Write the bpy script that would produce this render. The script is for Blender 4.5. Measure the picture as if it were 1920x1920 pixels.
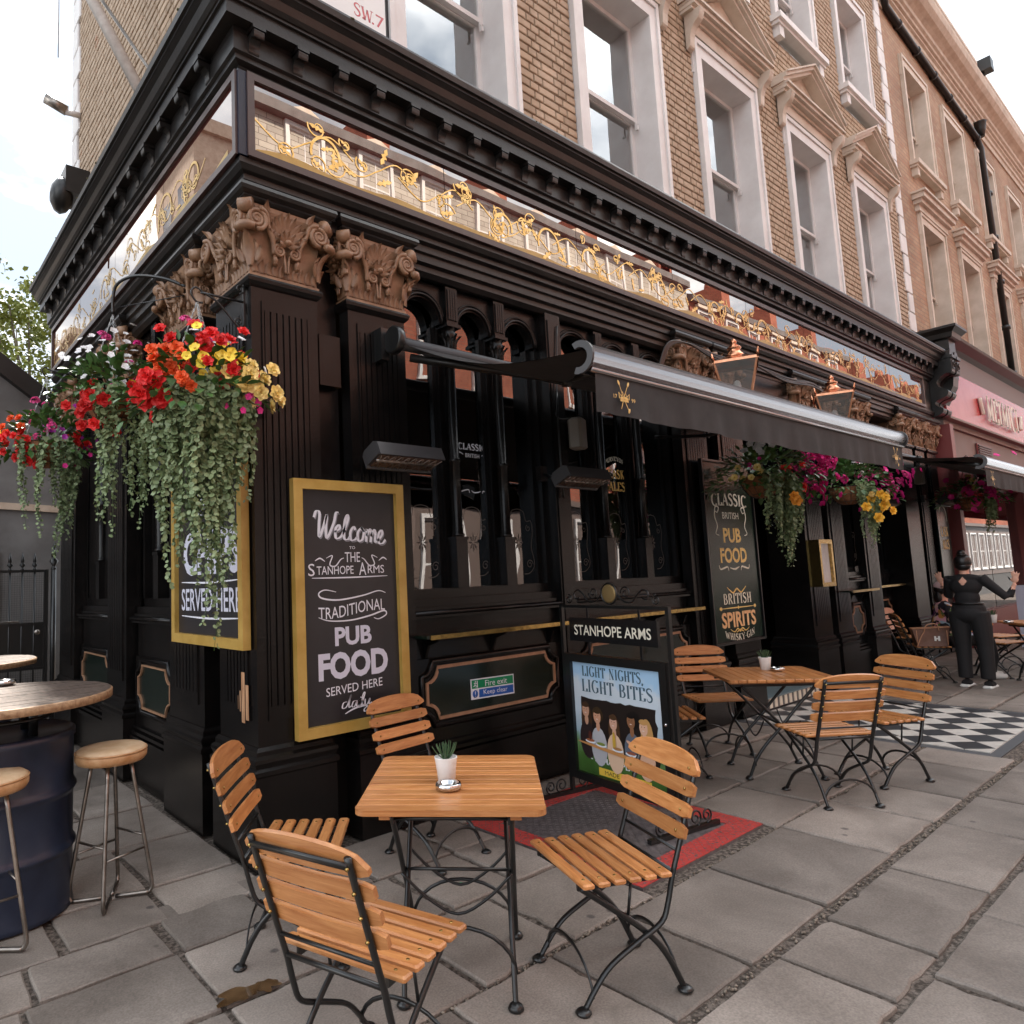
import bpy, math, random
from math import sin, cos, pi, radians
from mathutils import Vector, Matrix
V = Vector
RN = random.Random(11)
scene = bpy.context.scene
for o in list(bpy.data.objects): bpy.data.objects.remove(o)
COL = scene.collection

# ------------------------------------------------------------------ camera, sky, sun, exposure
CAM = V((-1.761, -3.672, 1.58))
yaw, pitch, roll = .6659, .1040, -.0395
fwd = V((sin(yaw)*cos(pitch), cos(yaw)*cos(pitch), sin(pitch)))
rt = V((cos(yaw), -sin(yaw), 0)); up = rt.cross(fwd)
r_ = cos(roll)*rt + sin(roll)*up; u_ = -sin(roll)*rt + cos(roll)*up
cam = bpy.data.cameras.new('camera'); co = bpy.data.objects.new('camera', cam); COL.objects.link(co)
co.matrix_world = Matrix(((r_.x, u_.x, -fwd.x, CAM.x), (r_.y, u_.y, -fwd.y, CAM.y), (r_.z, u_.z, -fwd.z, CAM.z), (0, 0, 0, 1)))
cam.sensor_width = 36; cam.lens = 1296.925/1920*36
cam.shift_x = (960-758.445)/1920; cam.shift_y = -(960-949.643)/1920
cam.clip_start = .05; cam.clip_end = 3000
scene.camera = co

SUN_EL, SUN_AZ = radians(50), radians(12)     # azimuth from +Y clockwise: the sun stands behind the pub and lights the terrace across the road
sun = bpy.data.lights.new('sun', 'SUN'); sun.energy = 3.6; sun.angle = radians(3); sun.color = (1, .93, .84)
so = bpy.data.objects.new('sun', sun); COL.objects.link(so)
sd = V((sin(SUN_AZ)*cos(SUN_EL), cos(SUN_AZ)*cos(SUN_EL), sin(SUN_EL)))
so.rotation_euler = sd.to_track_quat('Z', 'Y').to_euler(); so.location = sd*40

w = bpy.data.worlds.new("World"); scene.world = w; w.use_nodes = True
nt = w.node_tree; nt.nodes.clear()
def N(nt, t, **k):
    n = nt.nodes.new(t)
    for a, b in k.items():
        if a.startswith('i_'): n.inputs[a[2:].replace('_', ' ')].default_value = b
        elif a[0] == 'n' and a[1:].isdigit(): n.inputs[int(a[1:])].default_value = b
        else: setattr(n, a, b)
    return n
def L(nt, a, b): nt.links.new(a, b)
sky = N(nt, 'ShaderNodeTexSky', sky_type='NISHITA', sun_disc=False, sun_elevation=SUN_EL, sun_rotation=SUN_AZ, air_density=1.1, dust_density=2.0, ozone_density=1.2)
tc = N(nt, 'ShaderNodeTexCoord')
mp = N(nt, 'ShaderNodeMapping'); mp.inputs['Scale'].default_value = (1, 1, 2.1); mp.inputs['Location'].default_value = (7.7, 3.1, 2.2)
L(nt, tc.outputs['Generated'], mp.inputs[0])
no = N(nt, 'ShaderNodeTexNoise', i_Scale=2.3, i_Detail=8., i_Roughness=.55)
L(nt, mp.outputs[0], no.inputs['Vector'])
cr = N(nt, 'ShaderNodeValToRGB'); cr.color_ramp.elements[0].position = .43; cr.color_ramp.elements[1].position = .68
L(nt, no.outputs[0], cr.inputs[0])
no2 = N(nt, 'ShaderNodeTexNoise', i_Scale=1.4, i_Detail=5.); L(nt, mp.outputs[0], no2.inputs['Vector'])
cr2 = N(nt, 'ShaderNodeValToRGB'); cr2.color_ramp.elements[0].color = (2.6, 2.7, 2.85, 1); cr2.color_ramp.elements[1].color = (11.5, 11.5, 11.3, 1)
cr2.color_ramp.elements[0].position = .35; cr2.color_ramp.elements[1].position = .6
L(nt, no2.outputs[0], cr2.inputs[0])
pale = N(nt, 'ShaderNodeMix', data_type='RGBA'); pale.inputs[0].default_value = .97; pale.inputs[7].default_value = (1.55, 1.85, 2.25, 1)
L(nt, sky.outputs[0], pale.inputs[6])
mx = N(nt, 'ShaderNodeMix', data_type='RGBA')
L(nt, cr.outputs[0], mx.inputs[0]); L(nt, pale.outputs[2], mx.inputs[6]); L(nt, cr2.outputs[0], mx.inputs[7])
bg = N(nt, 'ShaderNodeBackground'); bg.inputs[1].default_value = .13
L(nt, mx.outputs[2], bg.inputs[0]); ow = N(nt, 'ShaderNodeOutputWorld'); L(nt, bg.outputs[0], ow.inputs[0])
vs = scene.view_settings; vs.view_transform = 'Standard'; vs.look = 'None'; vs.gamma = 1; vs.use_curve_mapping = False; vs.exposure = 2.0
scene.cycles.max_bounces = 8; scene.cycles.diffuse_bounces = 3; scene.cycles.glossy_bounces = 4; scene.cycles.transparent_max_bounces = 12
scene.cycles.sample_clamp_indirect = 6

# ------------------------------------------------------------------ helpers
def tag(o, label=None, cat=None, group=None, kind=None):
    if label: o['label'] = label
    if cat: o['category'] = cat
    if group: o['group'] = group
    if kind: o['kind'] = kind
    return o
def empty(name, loc=(0, 0, 0), rz=0, label=None, cat=None, group=None, kind=None, parent=None):
    o = bpy.data.objects.new(name, None); COL.objects.link(o); o.location = loc; o.rotation_euler = (0, 0, rz)
    if parent: o.parent = parent
    o.empty_display_size = .1
    return tag(o, label, cat, group, kind)
class MB:
    def __init__(s): s.v = []; s.f = []; s.m = []; s.i = 0; s.sm = []; s.smooth = False
    def add(s, vs, fs):
        b = len(s.v); s.v += [tuple(v) for v in vs]
        for f in fs: s.f.append(tuple(b+i for i in f)); s.m.append(s.i); s.sm.append(s.smooth)
    def box(s, x0, x1, y0, y1, z0, z1, T=None):
        vs = [V((x, y, z)) for z in (z0, z1) for x, y in ((x0, y0), (x1, y0), (x1, y1), (x0, y1))]
        if T: vs = [T @ v for v in vs]
        s.add(vs, [(3, 2, 1, 0), (4, 5, 6, 7), (0, 1, 5, 4), (1, 2, 6, 5), (2, 3, 7, 6), (3, 0, 4, 7)])
    def bbox(s, x0, x1, y0, y1, z0, z1, b, T=None):     # box with its upper and vertical edges chamfered
        T = T or Matrix()
        def ringp(e, z): return [T @ V(p) for p in ((x0+e+b, y0+e, z), (x1-e-b, y0+e, z), (x1-e, y0+e+b, z), (x1-e, y1-e-b, z), (x1-e-b, y1-e, z), (x0+e+b, y1-e, z), (x0+e, y1-e-b, z), (x0+e, y0+e+b, z))]
        vs = ringp(b*.6, z0)+ringp(0, z0+b*.6)+ringp(0, z1-b)+ringp(b, z1)
        fs = [tuple(range(7, -1, -1)), tuple(range(24, 32))]
        for k in range(3):
            for i in range(8): fs.append((k*8+i, k*8+(i+1) % 8, (k+1)*8+(i+1) % 8, (k+1)*8+i))
        s.add(vs, fs)
    def tube(s, pts, r, n=8, closed=False, cap=True, flat=None):
        pts = [V(p) for p in pts]; m = len(pts); rr = r if isinstance(r, (list, tuple)) else [r]*m
        rings = []; ref = None
        for i, p in enumerate(pts):
            a = pts[(i-1) % m] if (closed or i > 0) else p
            b = pts[(i+1) % m] if (closed or i < m-1) else p
            d = (b-a); d = d.normalized() if d.length > 1e-9 else V((0, 0, 1))
            if ref is None:
                ref = V((0, 0, 1)) if abs(d.z) < .9 else V((1, 0, 0))
                ref = (ref-d*ref.dot(d)).normalized()
            else:
                q = ref-d*ref.dot(d); ref = q.normalized() if q.length > 1e-6 else ref
            bi = d.cross(ref)
            fl = flat or (1, 1)
            rings.append([p+(ref*cos(2*pi*k/n+pi/n)*fl[0]+bi*sin(2*pi*k/n+pi/n)*fl[1])*rr[i] for k in range(n)])
        vs = [v for g in rings for v in g]; fs = []
        for i in range(m if closed else m-1):
            j = (i+1) % m
            for k in range(n): fs.append((i*n+k, i*n+(k+1) % n, j*n+(k+1) % n, j*n+k))
        if cap and not closed: fs += [tuple(range(n-1, -1, -1)), tuple((m-1)*n+k for k in range(n))]
        sm = s.smooth; s.smooth = n > 4; s.add(vs, fs); s.smooth = sm
    def lathe(s, prof, n=24, T=None, cap=True):
        T = T or Matrix(); vs = []; fs = []
        for r, z in prof: vs += [T @ V((r*cos(2*pi*k/n), r*sin(2*pi*k/n), z)) for k in range(n)]
        for i in range(len(prof)-1):
            for k in range(n): fs.append((i*n+k, i*n+(k+1) % n, (i+1)*n+(k+1) % n, (i+1)*n+k))
        sm = s.smooth; s.smooth = True; s.add(vs, fs); s.smooth = False
        if cap:
            b = len(s.v)-len(vs)
            s.f.append(tuple(b+k for k in range(n-1, -1, -1))); s.m.append(s.i); s.sm.append(False)
            s.f.append(tuple(b+(len(prof)-1)*n+k for k in range(n))); s.m.append(s.i); s.sm.append(False)
        s.smooth = sm
    def ell(s, c, r, T=None, n=8, m=5):
        vs = []; T = T or Matrix()
        for i in range(m+1):
            t = -pi/2+pi*i/m
            vs += [T @ V((c[0]+r[0]*cos(t)*cos(2*pi*k/n), c[1]+r[1]*cos(t)*sin(2*pi*k/n), c[2]+r[2]*sin(t))) for k in range(n)]
        fs = [(i*n+k, i*n+(k+1) % n, (i+1)*n+(k+1) % n, (i+1)*n+k) for i in range(m) for k in range(n)]
        sm = s.smooth; s.smooth = True; s.add(vs, fs); s.smooth = sm
    def prism(s, poly, d0, d1, T):      # polygon in local xy, extruded along local z from d0 to d1
        n = len(poly); vs = [T @ V((x, y, d0)) for x, y in poly]+[T @ V((x, y, d1)) for x, y in poly]
        s.add(vs, [tuple(range(n-1, -1, -1)), tuple(range(n, 2*n))]+[(i, (i+1) % n, n+(i+1) % n, n+i) for i in range(n)])
    def sweep(s, prof, path, closed=False):  # prof [(o,z)], path(o) -> list of (x,y)
        cols = [[V((x, y, z)) for x, y in path(o)] for o, z in prof]
        n = len(cols[0]); vs = [v for c in cols for v in c]; fs = []
        for i in range(len(prof)-1):
            for k in range(n if closed else n-1):
                j = (k+1) % n; fs.append((i*n+k, i*n+j, (i+1)*n+j, (i+1)*n+k))
        if not closed: fs += [tuple(i*n for i in range(len(prof))), tuple(i*n+n-1 for i in reversed(range(len(prof))))]
        s.add(vs, fs)
        if closed:
            b = len(s.v)-len(vs)
            s.f.append(tuple(b+k for k in reversed(range(n)))); s.m.append(s.i); s.sm.append(False)
            s.f.append(tuple(b+(len(prof)-1)*n+k for k in range(n))); s.m.append(s.i); s.sm.append(False)
    def ring(s, prof, x0, x1, y0, y1): s.sweep(prof, lambda o: [(x0-o, y0-o), (x1+o, y0-o), (x1+o, y1+o), (x0-o, y1+o)], True)
    def ribbon(s, pts, w, T, z=0., thick=None):      # flat stroke in local xy
        P = [V((p[0], p[1])) for p in pts]; n = len(P); vs = []
        for i, p in enumerate(P):
            d = P[min(i+1, n-1)]-P[max(i-1, 0)]; d = d.normalized() if d.length > 1e-9 else V((1, 0))
            ww = w(i/(n-1), d) if callable(w) else w
            q = V((-d.y, d.x))*ww/2
            vs += [T @ V((p.x+q.x, p.y+q.y, z)), T @ V((p.x-q.x, p.y-q.y, z))]
        s.add(vs, [(2*i, 2*i+1, 2*i+3, 2*i+2) for i in range(n-1)])
    def mesh(s, name, mats):
        me = bpy.data.meshes.new(name); me.from_pydata(s.v, [], s.f)
        for m in (mats if isinstance(mats, (list, tuple)) else [mats]): me.materials.append(m)
        me.polygons.foreach_set('material_index', s.m); me.polygons.foreach_set('use_smooth', s.sm); me.update()
        return me
    def build(s, name, mats, parent=None, **t): return mo(name, s.mesh(name, mats), parent, **t)
def mo(name, me, parent=None, mat4=None, label=None, cat=None, group=None, kind=None):
    o = bpy.data.objects.new(name, me); COL.objects.link(o)
    if parent: o.parent = parent
    if mat4 is not None: o.matrix_local = mat4
    return tag(o, label, cat, group, kind)
def copy_tree(o, parent=None):
    c = o.copy(); COL.objects.link(c); c.parent = parent
    for ch in [x for x in KIDS.get(o.name, [])]: copy_tree(ch, c)
    return c
KIDS = {}
def index_kids():
    KIDS.clear()
    for o in bpy.data.objects:
        if o.parent: KIDS.setdefault(o.parent.name, []).append(o)
def TR(x=0, y=0, z=0): return Matrix.Translation((x, y, z))
def ROT(a, ax): return Matrix.Rotation(a, 4, ax)
def frame(o, x, y):   # local x, y axes; z outward = x cross y
    x = V(x).normalized(); y = V(y).normalized(); z = x.cross(y)
    return Matrix(((x.x, y.x, z.x, o[0]), (x.y, y.y, z.y, o[1]), (x.z, y.z, z.z, o[2]), (0, 0, 0, 1)))
def FR(x, y, z): return frame((x, y, z), (1, 0, 0), (0, 0, 1))          # on the street front, outward -Y
def FL(x, y, z): return frame((x, y, z), (0, -1, 0), (0, 0, 1))         # on the side front, outward -X
def crom(pts, k=6):
    P = [V((*p, 0)) if len(p) == 2 else V(p) for p in pts]; out = []
    for i in range(len(P)-1):
        a, b, c, d = P[max(i-1, 0)], P[i], P[i+1], P[min(i+2, len(P)-1)]
        for j in range(k):
            t = j/k; out.append(.5*((2*b)+(c-a)*t+(2*a-5*b+4*c-d)*t*t+(3*b-a-3*c+d)*t**3))
    out.append(P[-1]); return out
def spiral(cx, cy, r0, r1, a0, turns, n=26): return [(cx+(r0+(r1-r0)*i/n)*cos(a0+turns*2*pi*i/n), cy+(r0+(r1-r0)*i/n)*sin(a0+turns*2*pi*i/n)) for i in range(n+1)]

# ------------------------------------------------------------------ materials
def mat(name, col, rough=.5, metal=0., col2=None, vs_=6., mixr=(.35, .65), bump=0., bs=40., rand=0., spec=.5, coat=0., wear=None, stretch=None, obj=False, emit=None, alpha=None, distort=0., wearscale=30, wearpos=.66, sheen=0, bumpd=.002):
    m = bpy.data.materials.new(name); m.use_nodes = True; t = m.node_tree; b = t.nodes['Principled BSDF']
    b.inputs['Roughness'].default_value = rough; b.inputs['Metallic'].default_value = metal; b.inputs['Specular IOR Level'].default_value = spec
    b.inputs['Coat Weight'].default_value = coat; b.inputs['Coat Roughness'].default_value = .12
    b.inputs['Base Color'].default_value = (*col, 1)
    if emit: b.inputs['Emission Color'].default_value = (*emit[0], 1); b.inputs['Emission Strength'].default_value = emit[1]
    if obj: vec = N(t, 'ShaderNodeTexCoord').outputs['Object']
    else: vec = N(t, 'ShaderNodeNewGeometry').outputs['Position']
    oi = N(t, 'ShaderNodeObjectInfo')
    if obj:
        ad = N(t, 'ShaderNodeVectorMath', operation='ADD'); sc = N(t, 'ShaderNodeVectorMath', operation='SCALE'); sc.inputs[3].default_value = 37.
        cmb = N(t, 'ShaderNodeCombineXYZ')
        for k in range(3): L(t, oi.outputs['Random'], cmb.inputs[k])
        L(t, cmb.outputs[0], sc.inputs[0]); L(t, vec, ad.inputs[0]); L(t, sc.outputs[0], ad.inputs[1]); vec = ad.outputs[0]
    if stretch:
        mpn = N(t, 'ShaderNodeMapping'); mpn.inputs['Scale'].default_value = stretch; L(t, vec, mpn.inputs[0]); vec = mpn.outputs[0]
    colout = None
    if col2:
        nz = N(t, 'ShaderNodeTexNoise', i_Scale=vs_, i_Detail=6., i_Roughness=.6, i_Distortion=distort); L(t, vec, nz.inputs['Vector'])
        rp = N(t, 'ShaderNodeValToRGB'); e = rp.color_ramp.elements
        e[0].position, e[1].position = mixr; e[0].color = (*col, 1); e[1].color = (*col2, 1)
        L(t, nz.outputs[0], rp.inputs[0]); colout = rp.outputs[0]
    if wear:
        nw = N(t, 'ShaderNodeTexNoise', i_Scale=wearscale, i_Detail=8., i_Roughness=.7); L(t, vec, nw.inputs['Vector'])
        rw = N(t, 'ShaderNodeValToRGB'); rw.color_ramp.elements[0].position = wearpos; rw.color_ramp.elements[1].position = wearpos+.04
        L(t, nw.outputs[0], rw.inputs[0])
        mw = N(t, 'ShaderNodeMix', data_type='RGBA'); mw.inputs[6].default_value = (*col, 1); mw.inputs[7].default_value = (*wear, 1)
        if colout: L(t, colout, mw.inputs[6])
        L(t, rw.outputs[0], mw.inputs[0]); colout = mw.outputs[2]
    if rand:
        hs = N(t, 'ShaderNodeHueSaturation'); mr = N(t, 'ShaderNodeMapRange', n3=1-rand, n4=1+rand); L(t, oi.outputs['Random'], mr.inputs[0])
        L(t, mr.outputs[0], hs.inputs['Value']); hs.inputs['Color'].default_value = (*col, 1)
        if colout: L(t, colout, hs.inputs['Color'])
        colout = hs.outputs[0]
    if colout: L(t, colout, b.inputs['Base Color'])
    if bump:
        nb = N(t, 'ShaderNodeTexNoise', i_Scale=bs, i_Detail=5., i_Roughness=.6); L(t, vec, nb.inputs['Vector'])
        bn = N(t, 'ShaderNodeBump', i_Strength=bump, i_Distance=bumpd); L(t, nb.outputs[0], bn.inputs['Height']); L(t, bn.outputs[0], b.inputs['Normal'])
    return m
BLACK = mat('black_gloss_paint', (.0032, .0028, .0027), .27, col2=(.0075, .006, .0055), vs_=5, bump=.35, bs=55, wear=(.16, .14, .12), wearscale=17, wearpos=.745, spec=.3, bumpd=.003)
BLACK2 = mat('black_paint_cornice', (.007, .006, .0056), .38, col2=(.018, .015, .0135), vs_=3, bump=.5, bs=35, wear=(.10, .09, .07), wearscale=22, wearpos=.71, spec=.45)
GREENB = mat('dark_green_gloss_paint', (.004, .010, .007), .2, col2=(.007, .013, .009), vs_=4, bump=.2, bs=60, wear=(.3, .27, .22), wearpos=.79, spec=.6)
BROWNP = mat('bronze_capital_paint', (.19, .098, .052), .42, col2=(.31, .175, .10), vs_=9, bump=.4, bs=120, spec=.5)
TRIM = mat('tan_trim_paint', (.27, .14, .075), .45, col2=(.36, .2, .12), vs_=20, wear=(.03, .02, .015), wearscale=60, wearpos=.68)
FRAMEB = mat('brown_sign_frame', (.07, .038, .032), .35, col2=(.045, .026, .024), vs_=4, spec=.6)
NAVY = mat('navy_corner_post', (.012, .016, .035), .25)
WHITEP = mat('white_stucco_paint', (.66, .62, .60), .55, col2=(.76, .73, .71), vs_=2.5, bump=.15, bs=90, wear=(.35, .3, .26), wearscale=26, wearpos=.74)
CREAM = mat('cream_stone', (.54, .44, .35), .7, col2=(.66, .56, .47), vs_=3, bump=.25, bs=70)
CREAM2 = mat('weathered_stone', (.42, .31, .23), .75, col2=(.56, .44, .34), vs_=5, bump=.3, bs=60)
BRICKM = mat('stock_brick', (.36, .25, .165), .85, col2=(.50, .375, .27), vs_=3.2, bump=.5, bs=95, rand=.16)
BRICKS = mat('stock_brick_course', (.45, .275, .15), .85, col2=(.62, .44, .28), vs_=6.5, mixr=(.3, .7), bump=.5, bs=95)
MORTAR = mat('mortar', (.20, .14, .095), .95, bump=.4, bs=80)
REDBR = mat('red_brick', (.36, .115, .055), .85, col2=(.46, .17, .09), vs_=8, bump=.3, bs=60)
GREYR = mat('grey_render', (.115, .105, .10), .85, col2=(.17, .16, .155), vs_=2.2, bump=.3, bs=30)
WOOD = mat('oiled_hardwood', (.38, .135, .038), .36, col2=(.60, .275, .10), vs_=1.2, mixr=(.3, .7), stretch=(5, 42, 42), obj=True, rand=.2, bump=.12, bs=3, distort=.6, spec=.45, coat=.15)
STEEL = mat('black_steel', (.008, .008, .008), .3, spec=.6)
BARE = mat('brushed_bare_steel', (.36, .32, .285), .33, 1., col2=(.22, .19, .165), vs_=14, bump=.1)
CHROME = mat('polished_steel', (.62, .61, .6), .12, 1.)
ALU = mat('awning_aluminium', (.34, .31, .31), .2, 1., col2=(.30, .28, .28), vs_=2)
BRASS = mat('brass', (.62, .43, .15), .25, 1., col2=(.3, .2, .07), vs_=30)
GOLD = mat('gold_leaf', (.62, .40, .12), .35, 1., col2=(.85, .6, .25), vs_=15)
GOLDP = mat('gold_paint', (.40, .24, .05), .36, col2=(.50, .32, .085), vs_=6, bump=.1, bs=50, wear=(.2, .11, .03), wearscale=50, wearpos=.76)
COPPER = mat('copper', (.72, .34, .20), .24, 1., col2=(.52, .22, .12), vs_=22)
LEATHER = mat('tan_leather', (.38, .175, .062), .48, col2=(.56, .35, .185), vs_=11, bump=.25, bs=60)
LEATHT = mat('worn_leather_top', (.50, .33, .185), .55, col2=(.60, .44, .28), vs_=14, bump=.3, bs=50)
BARREL = mat('navy_steel_drum', (.012, .017, .035), .3, col2=(.022, .03, .055), vs_=5, bump=.15, bs=20, wear=(.09, .06, .04), wearpos=.73)
OLDWOOD = mat('weathered_table_top', (.05, .035, .028), .38, col2=(.17, .125, .10), vs_=14, bump=.25, bs=60, stretch=(3, 1, 1))
EDGEW = mat('worn_wood_edge', (.22, .12, .06), .6, col2=(.42, .27, .15), vs_=40)
CANVAS = mat('black_awning_canvas', (.013, .012, .012), .75, col2=(.024, .021, .021), vs_=7, bump=.3, bs=150)
BOARD = mat('chalkboard_black', (.018, .017, .019), .35, col2=(.024, .022, .025), vs_=5)
CHALK = mat('white_lettering', (.74, .74, .80), .6)
CHALKB = mat('painted_letter_grey', (.60, .60, .70), .6)
CREAML = mat('cream_lettering', (.75, .70, .58), .5)
GILT = mat('gilt_lettering', (.80, .52, .16), .4)
PAPER = mat('paper', (.72, .72, .72), .7, col2=(.62, .62, .63), vs_=14)
PLASTICG = mat('grey_plastic', (.22, .19, .16), .45)
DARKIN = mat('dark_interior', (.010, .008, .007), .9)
POTW = mat('white_ceramic', (.80, .78, .76), .3)
TERRA = mat('coir_basket_liner', (.19, .075, .03), .9, col2=(.30, .13, .06), vs_=30, bump=.7, bs=60)
RED = mat('red_shop_paint', (.42, .035, .045), .25, col2=(.50, .07, .075), vs_=2)
GREYP = mat('grey_brown_paint', (.145, .105, .09), .5)
MAROON = mat('maroon_paint', (.17, .035, .032), .4)
SKIN = mat('skin', (.62, .33, .235), .5)
BLKCL = mat('black_clothing', (.006, .0055, .0065), .8, bump=.25, bs=30, bumpd=.004)
HAIR = mat('black_hair', (.006, .005, .005), .35, bump=.4, bs=80, stretch=(1, 1, .2))
LAMPE = mat('lit_bulb', (1, .6, .2), .4, emit=((1, .5, .14), 9))
HEATG = mat('heater_grille', (.40, .28, .22), .4, .8, col2=(.12, .06, .05), vs_=60)
def glassmat(name, tint=(1, 1, 1), ior=1.5, base=(.02, .02, .02), clear=.85, rough=0., wav=.0, boost=0.):
    m = bpy.data.materials.new(name); m.use_nodes = True; t = m.node_tree; t.nodes.clear()
    o = N(t, 'ShaderNodeOutputMaterial'); tr = N(t, 'ShaderNodeBsdfTransparent'); tr.inputs[0].default_value = (*[c*clear for c in tint], 1)
    gl = N(t, 'ShaderNodeBsdfGlossy', i_Roughness=rough); fr = N(t, 'ShaderNodeFresnel', i_IOR=ior)
    mr = N(t, 'ShaderNodeMapRange', n3=boost, n4=1.); L(t, fr.outputs[0], mr.inputs[0])
    mxs = N(t, 'ShaderNodeMixShader'); L(t, mr.outputs[0], mxs.inputs[0]); L(t, tr.outputs[0], mxs.inputs[1]); L(t, gl.outputs[0], mxs.inputs[2]); L(t, mxs.outputs[0], o.inputs[0])
    if wav:
        g = N(t, 'ShaderNodeNewGeometry'); nb = N(t, 'ShaderNodeTexNoise', i_Scale=1.7, i_Detail=1.); L(t, g.outputs['Position'], nb.inputs['Vector'])
        bn = N(t, 'ShaderNodeBump', i_Strength=wav, i_Distance=.01); L(t, nb.outputs[0], bn.inputs['Height'])
        L(t, bn.outputs[0], gl.inputs['Normal'])
    return m
PANE = glassmat('window_glass', ior=1.6, clear=.8, wav=.35, boost=.20)
UPANE = glassmat('sash_window_glass', tint=(.93, 1, .97), ior=1.55, clear=.9, wav=.3, boost=.42)
LGLASS = glassmat('lantern_glass', ior=1.45, clear=.9, boost=.08)
def mirror(name, base, fac, wav):
    m = bpy.data.materials.new(name); m.use_nodes = True; t = m.node_tree; t.nodes.clear()
    o = N(t, 'ShaderNodeOutputMaterial'); df = N(t, 'ShaderNodeBsdfDiffuse'); gl = N(t, 'ShaderNodeBsdfGlossy', i_Roughness=0.); gl.inputs[0].default_value = (.84, .78, .72, 1)
    g = N(t, 'ShaderNodeNewGeometry')
    nz = N(t, 'ShaderNodeTexNoise', i_Scale=3., i_Detail=3.); L(t, g.outputs['Position'], nz.inputs['Vector'])
    rp = N(t, 'ShaderNodeValToRGB'); e = rp.color_ramp.elements; e[0].color = (*base, 1); e[1].color = (*[c*1.5 for c in base], 1); L(t, nz.outputs[0], rp.inputs[0]); L(t, rp.outputs[0], df.inputs[0])
    fr = N(t, 'ShaderNodeFresnel', i_IOR=1.5); mr = N(t, 'ShaderNodeMapRange', n3=fac, n4=1.); L(t, fr.outputs[0], mr.inputs[0])
    nb = N(t, 'ShaderNodeTexNoise', i_Scale=.9, i_Detail=1.); L(t, g.outputs['Position'], nb.inputs['Vector'])
    bn = N(t, 'ShaderNodeBump', i_Strength=wav, i_Distance=.01); L(t, nb.outputs[0], bn.inputs['Height']); L(t, bn.outputs[0], gl.inputs['Normal'])
    mxs = N(t, 'ShaderNodeMixShader'); L(t, mr.outputs[0], mxs.inputs[0]); L(t, df.outputs[0], mxs.inputs[1]); L(t, gl.outputs[0], mxs.inputs[2]); L(t, mxs.outputs[0], o.inputs[0])
    return m
MIRR = mirror('gilded_glass_maroon', (.07, .014, .012), .42, .25)
DGREEN = mat('dark_green_sign_glass', (.002, .014, .008), .2, spec=.32, coat=.0)

# ------------------------------------------------------------------ lettering
def text(body, w_, h_, T, m, parent, shear=0., offset=0., ext=.0, arc=None, name='lettering', z=.0):
    """sans lettering fitted into w_ x h_ (metres), centred on the frame T, standing z proud of it"""
    c = bpy.data.curves.new('text', 'FONT'); c.body = body; c.size = 1; c.shear = shear; c.offset = offset; c.resolution_u = 3
    c.align_x = 'LEFT'
    o = bpy.data.objects.new('text', c); COL.objects.link(o)
    dg = bpy.context.evaluated_depsgraph_get(); me = bpy.data.meshes.new_from_object(o.evaluated_get(dg)); bpy.data.objects.remove(o); bpy.data.curves.remove(c)
    xs = [v.co.x for v in me.vertices]; ys = [v.co.y for v in me.vertices]
    if not xs: return None
    x0, x1, y0, y1 = min(xs), max(xs), min(ys), max(ys)
    for v in me.vertices:
        x = ((v.co.x-x0)/(x1-x0)-.5)*w_; y = ((v.co.y-y0)/(y1-y0)-.5)*h_
        if arc: y += arc(x/w_*2)
        v.co = T @ V((x, y, z))
    me.materials.clear(); me.materials.append(m); me.name = 'lettering'
    if ext:
        n = len(me.vertices); mb = MB(); vs = [v.co.copy() for v in me.vertices]; off = (T.to_3x3() @ V((0, 0, 1)))*ext
        mb.add(vs+[v+off for v in vs], [tuple(p.vertices) for p in me.polygons]+[tuple(i+n for i in p.vertices) for p in me.polygons])
        from collections import Counter
        cnt = Counter(tuple(sorted(e)) for p in me.polygons for e in p.edge_keys)
        b = mb
        for (i, j), k in cnt.items():
            if k == 1: b.f.append((i, j, j+n, i+n)); b.m.append(0); b.sm.append(False)
        me = mb.mesh('lettering', m)
    return mo(name, me, parent)
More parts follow.
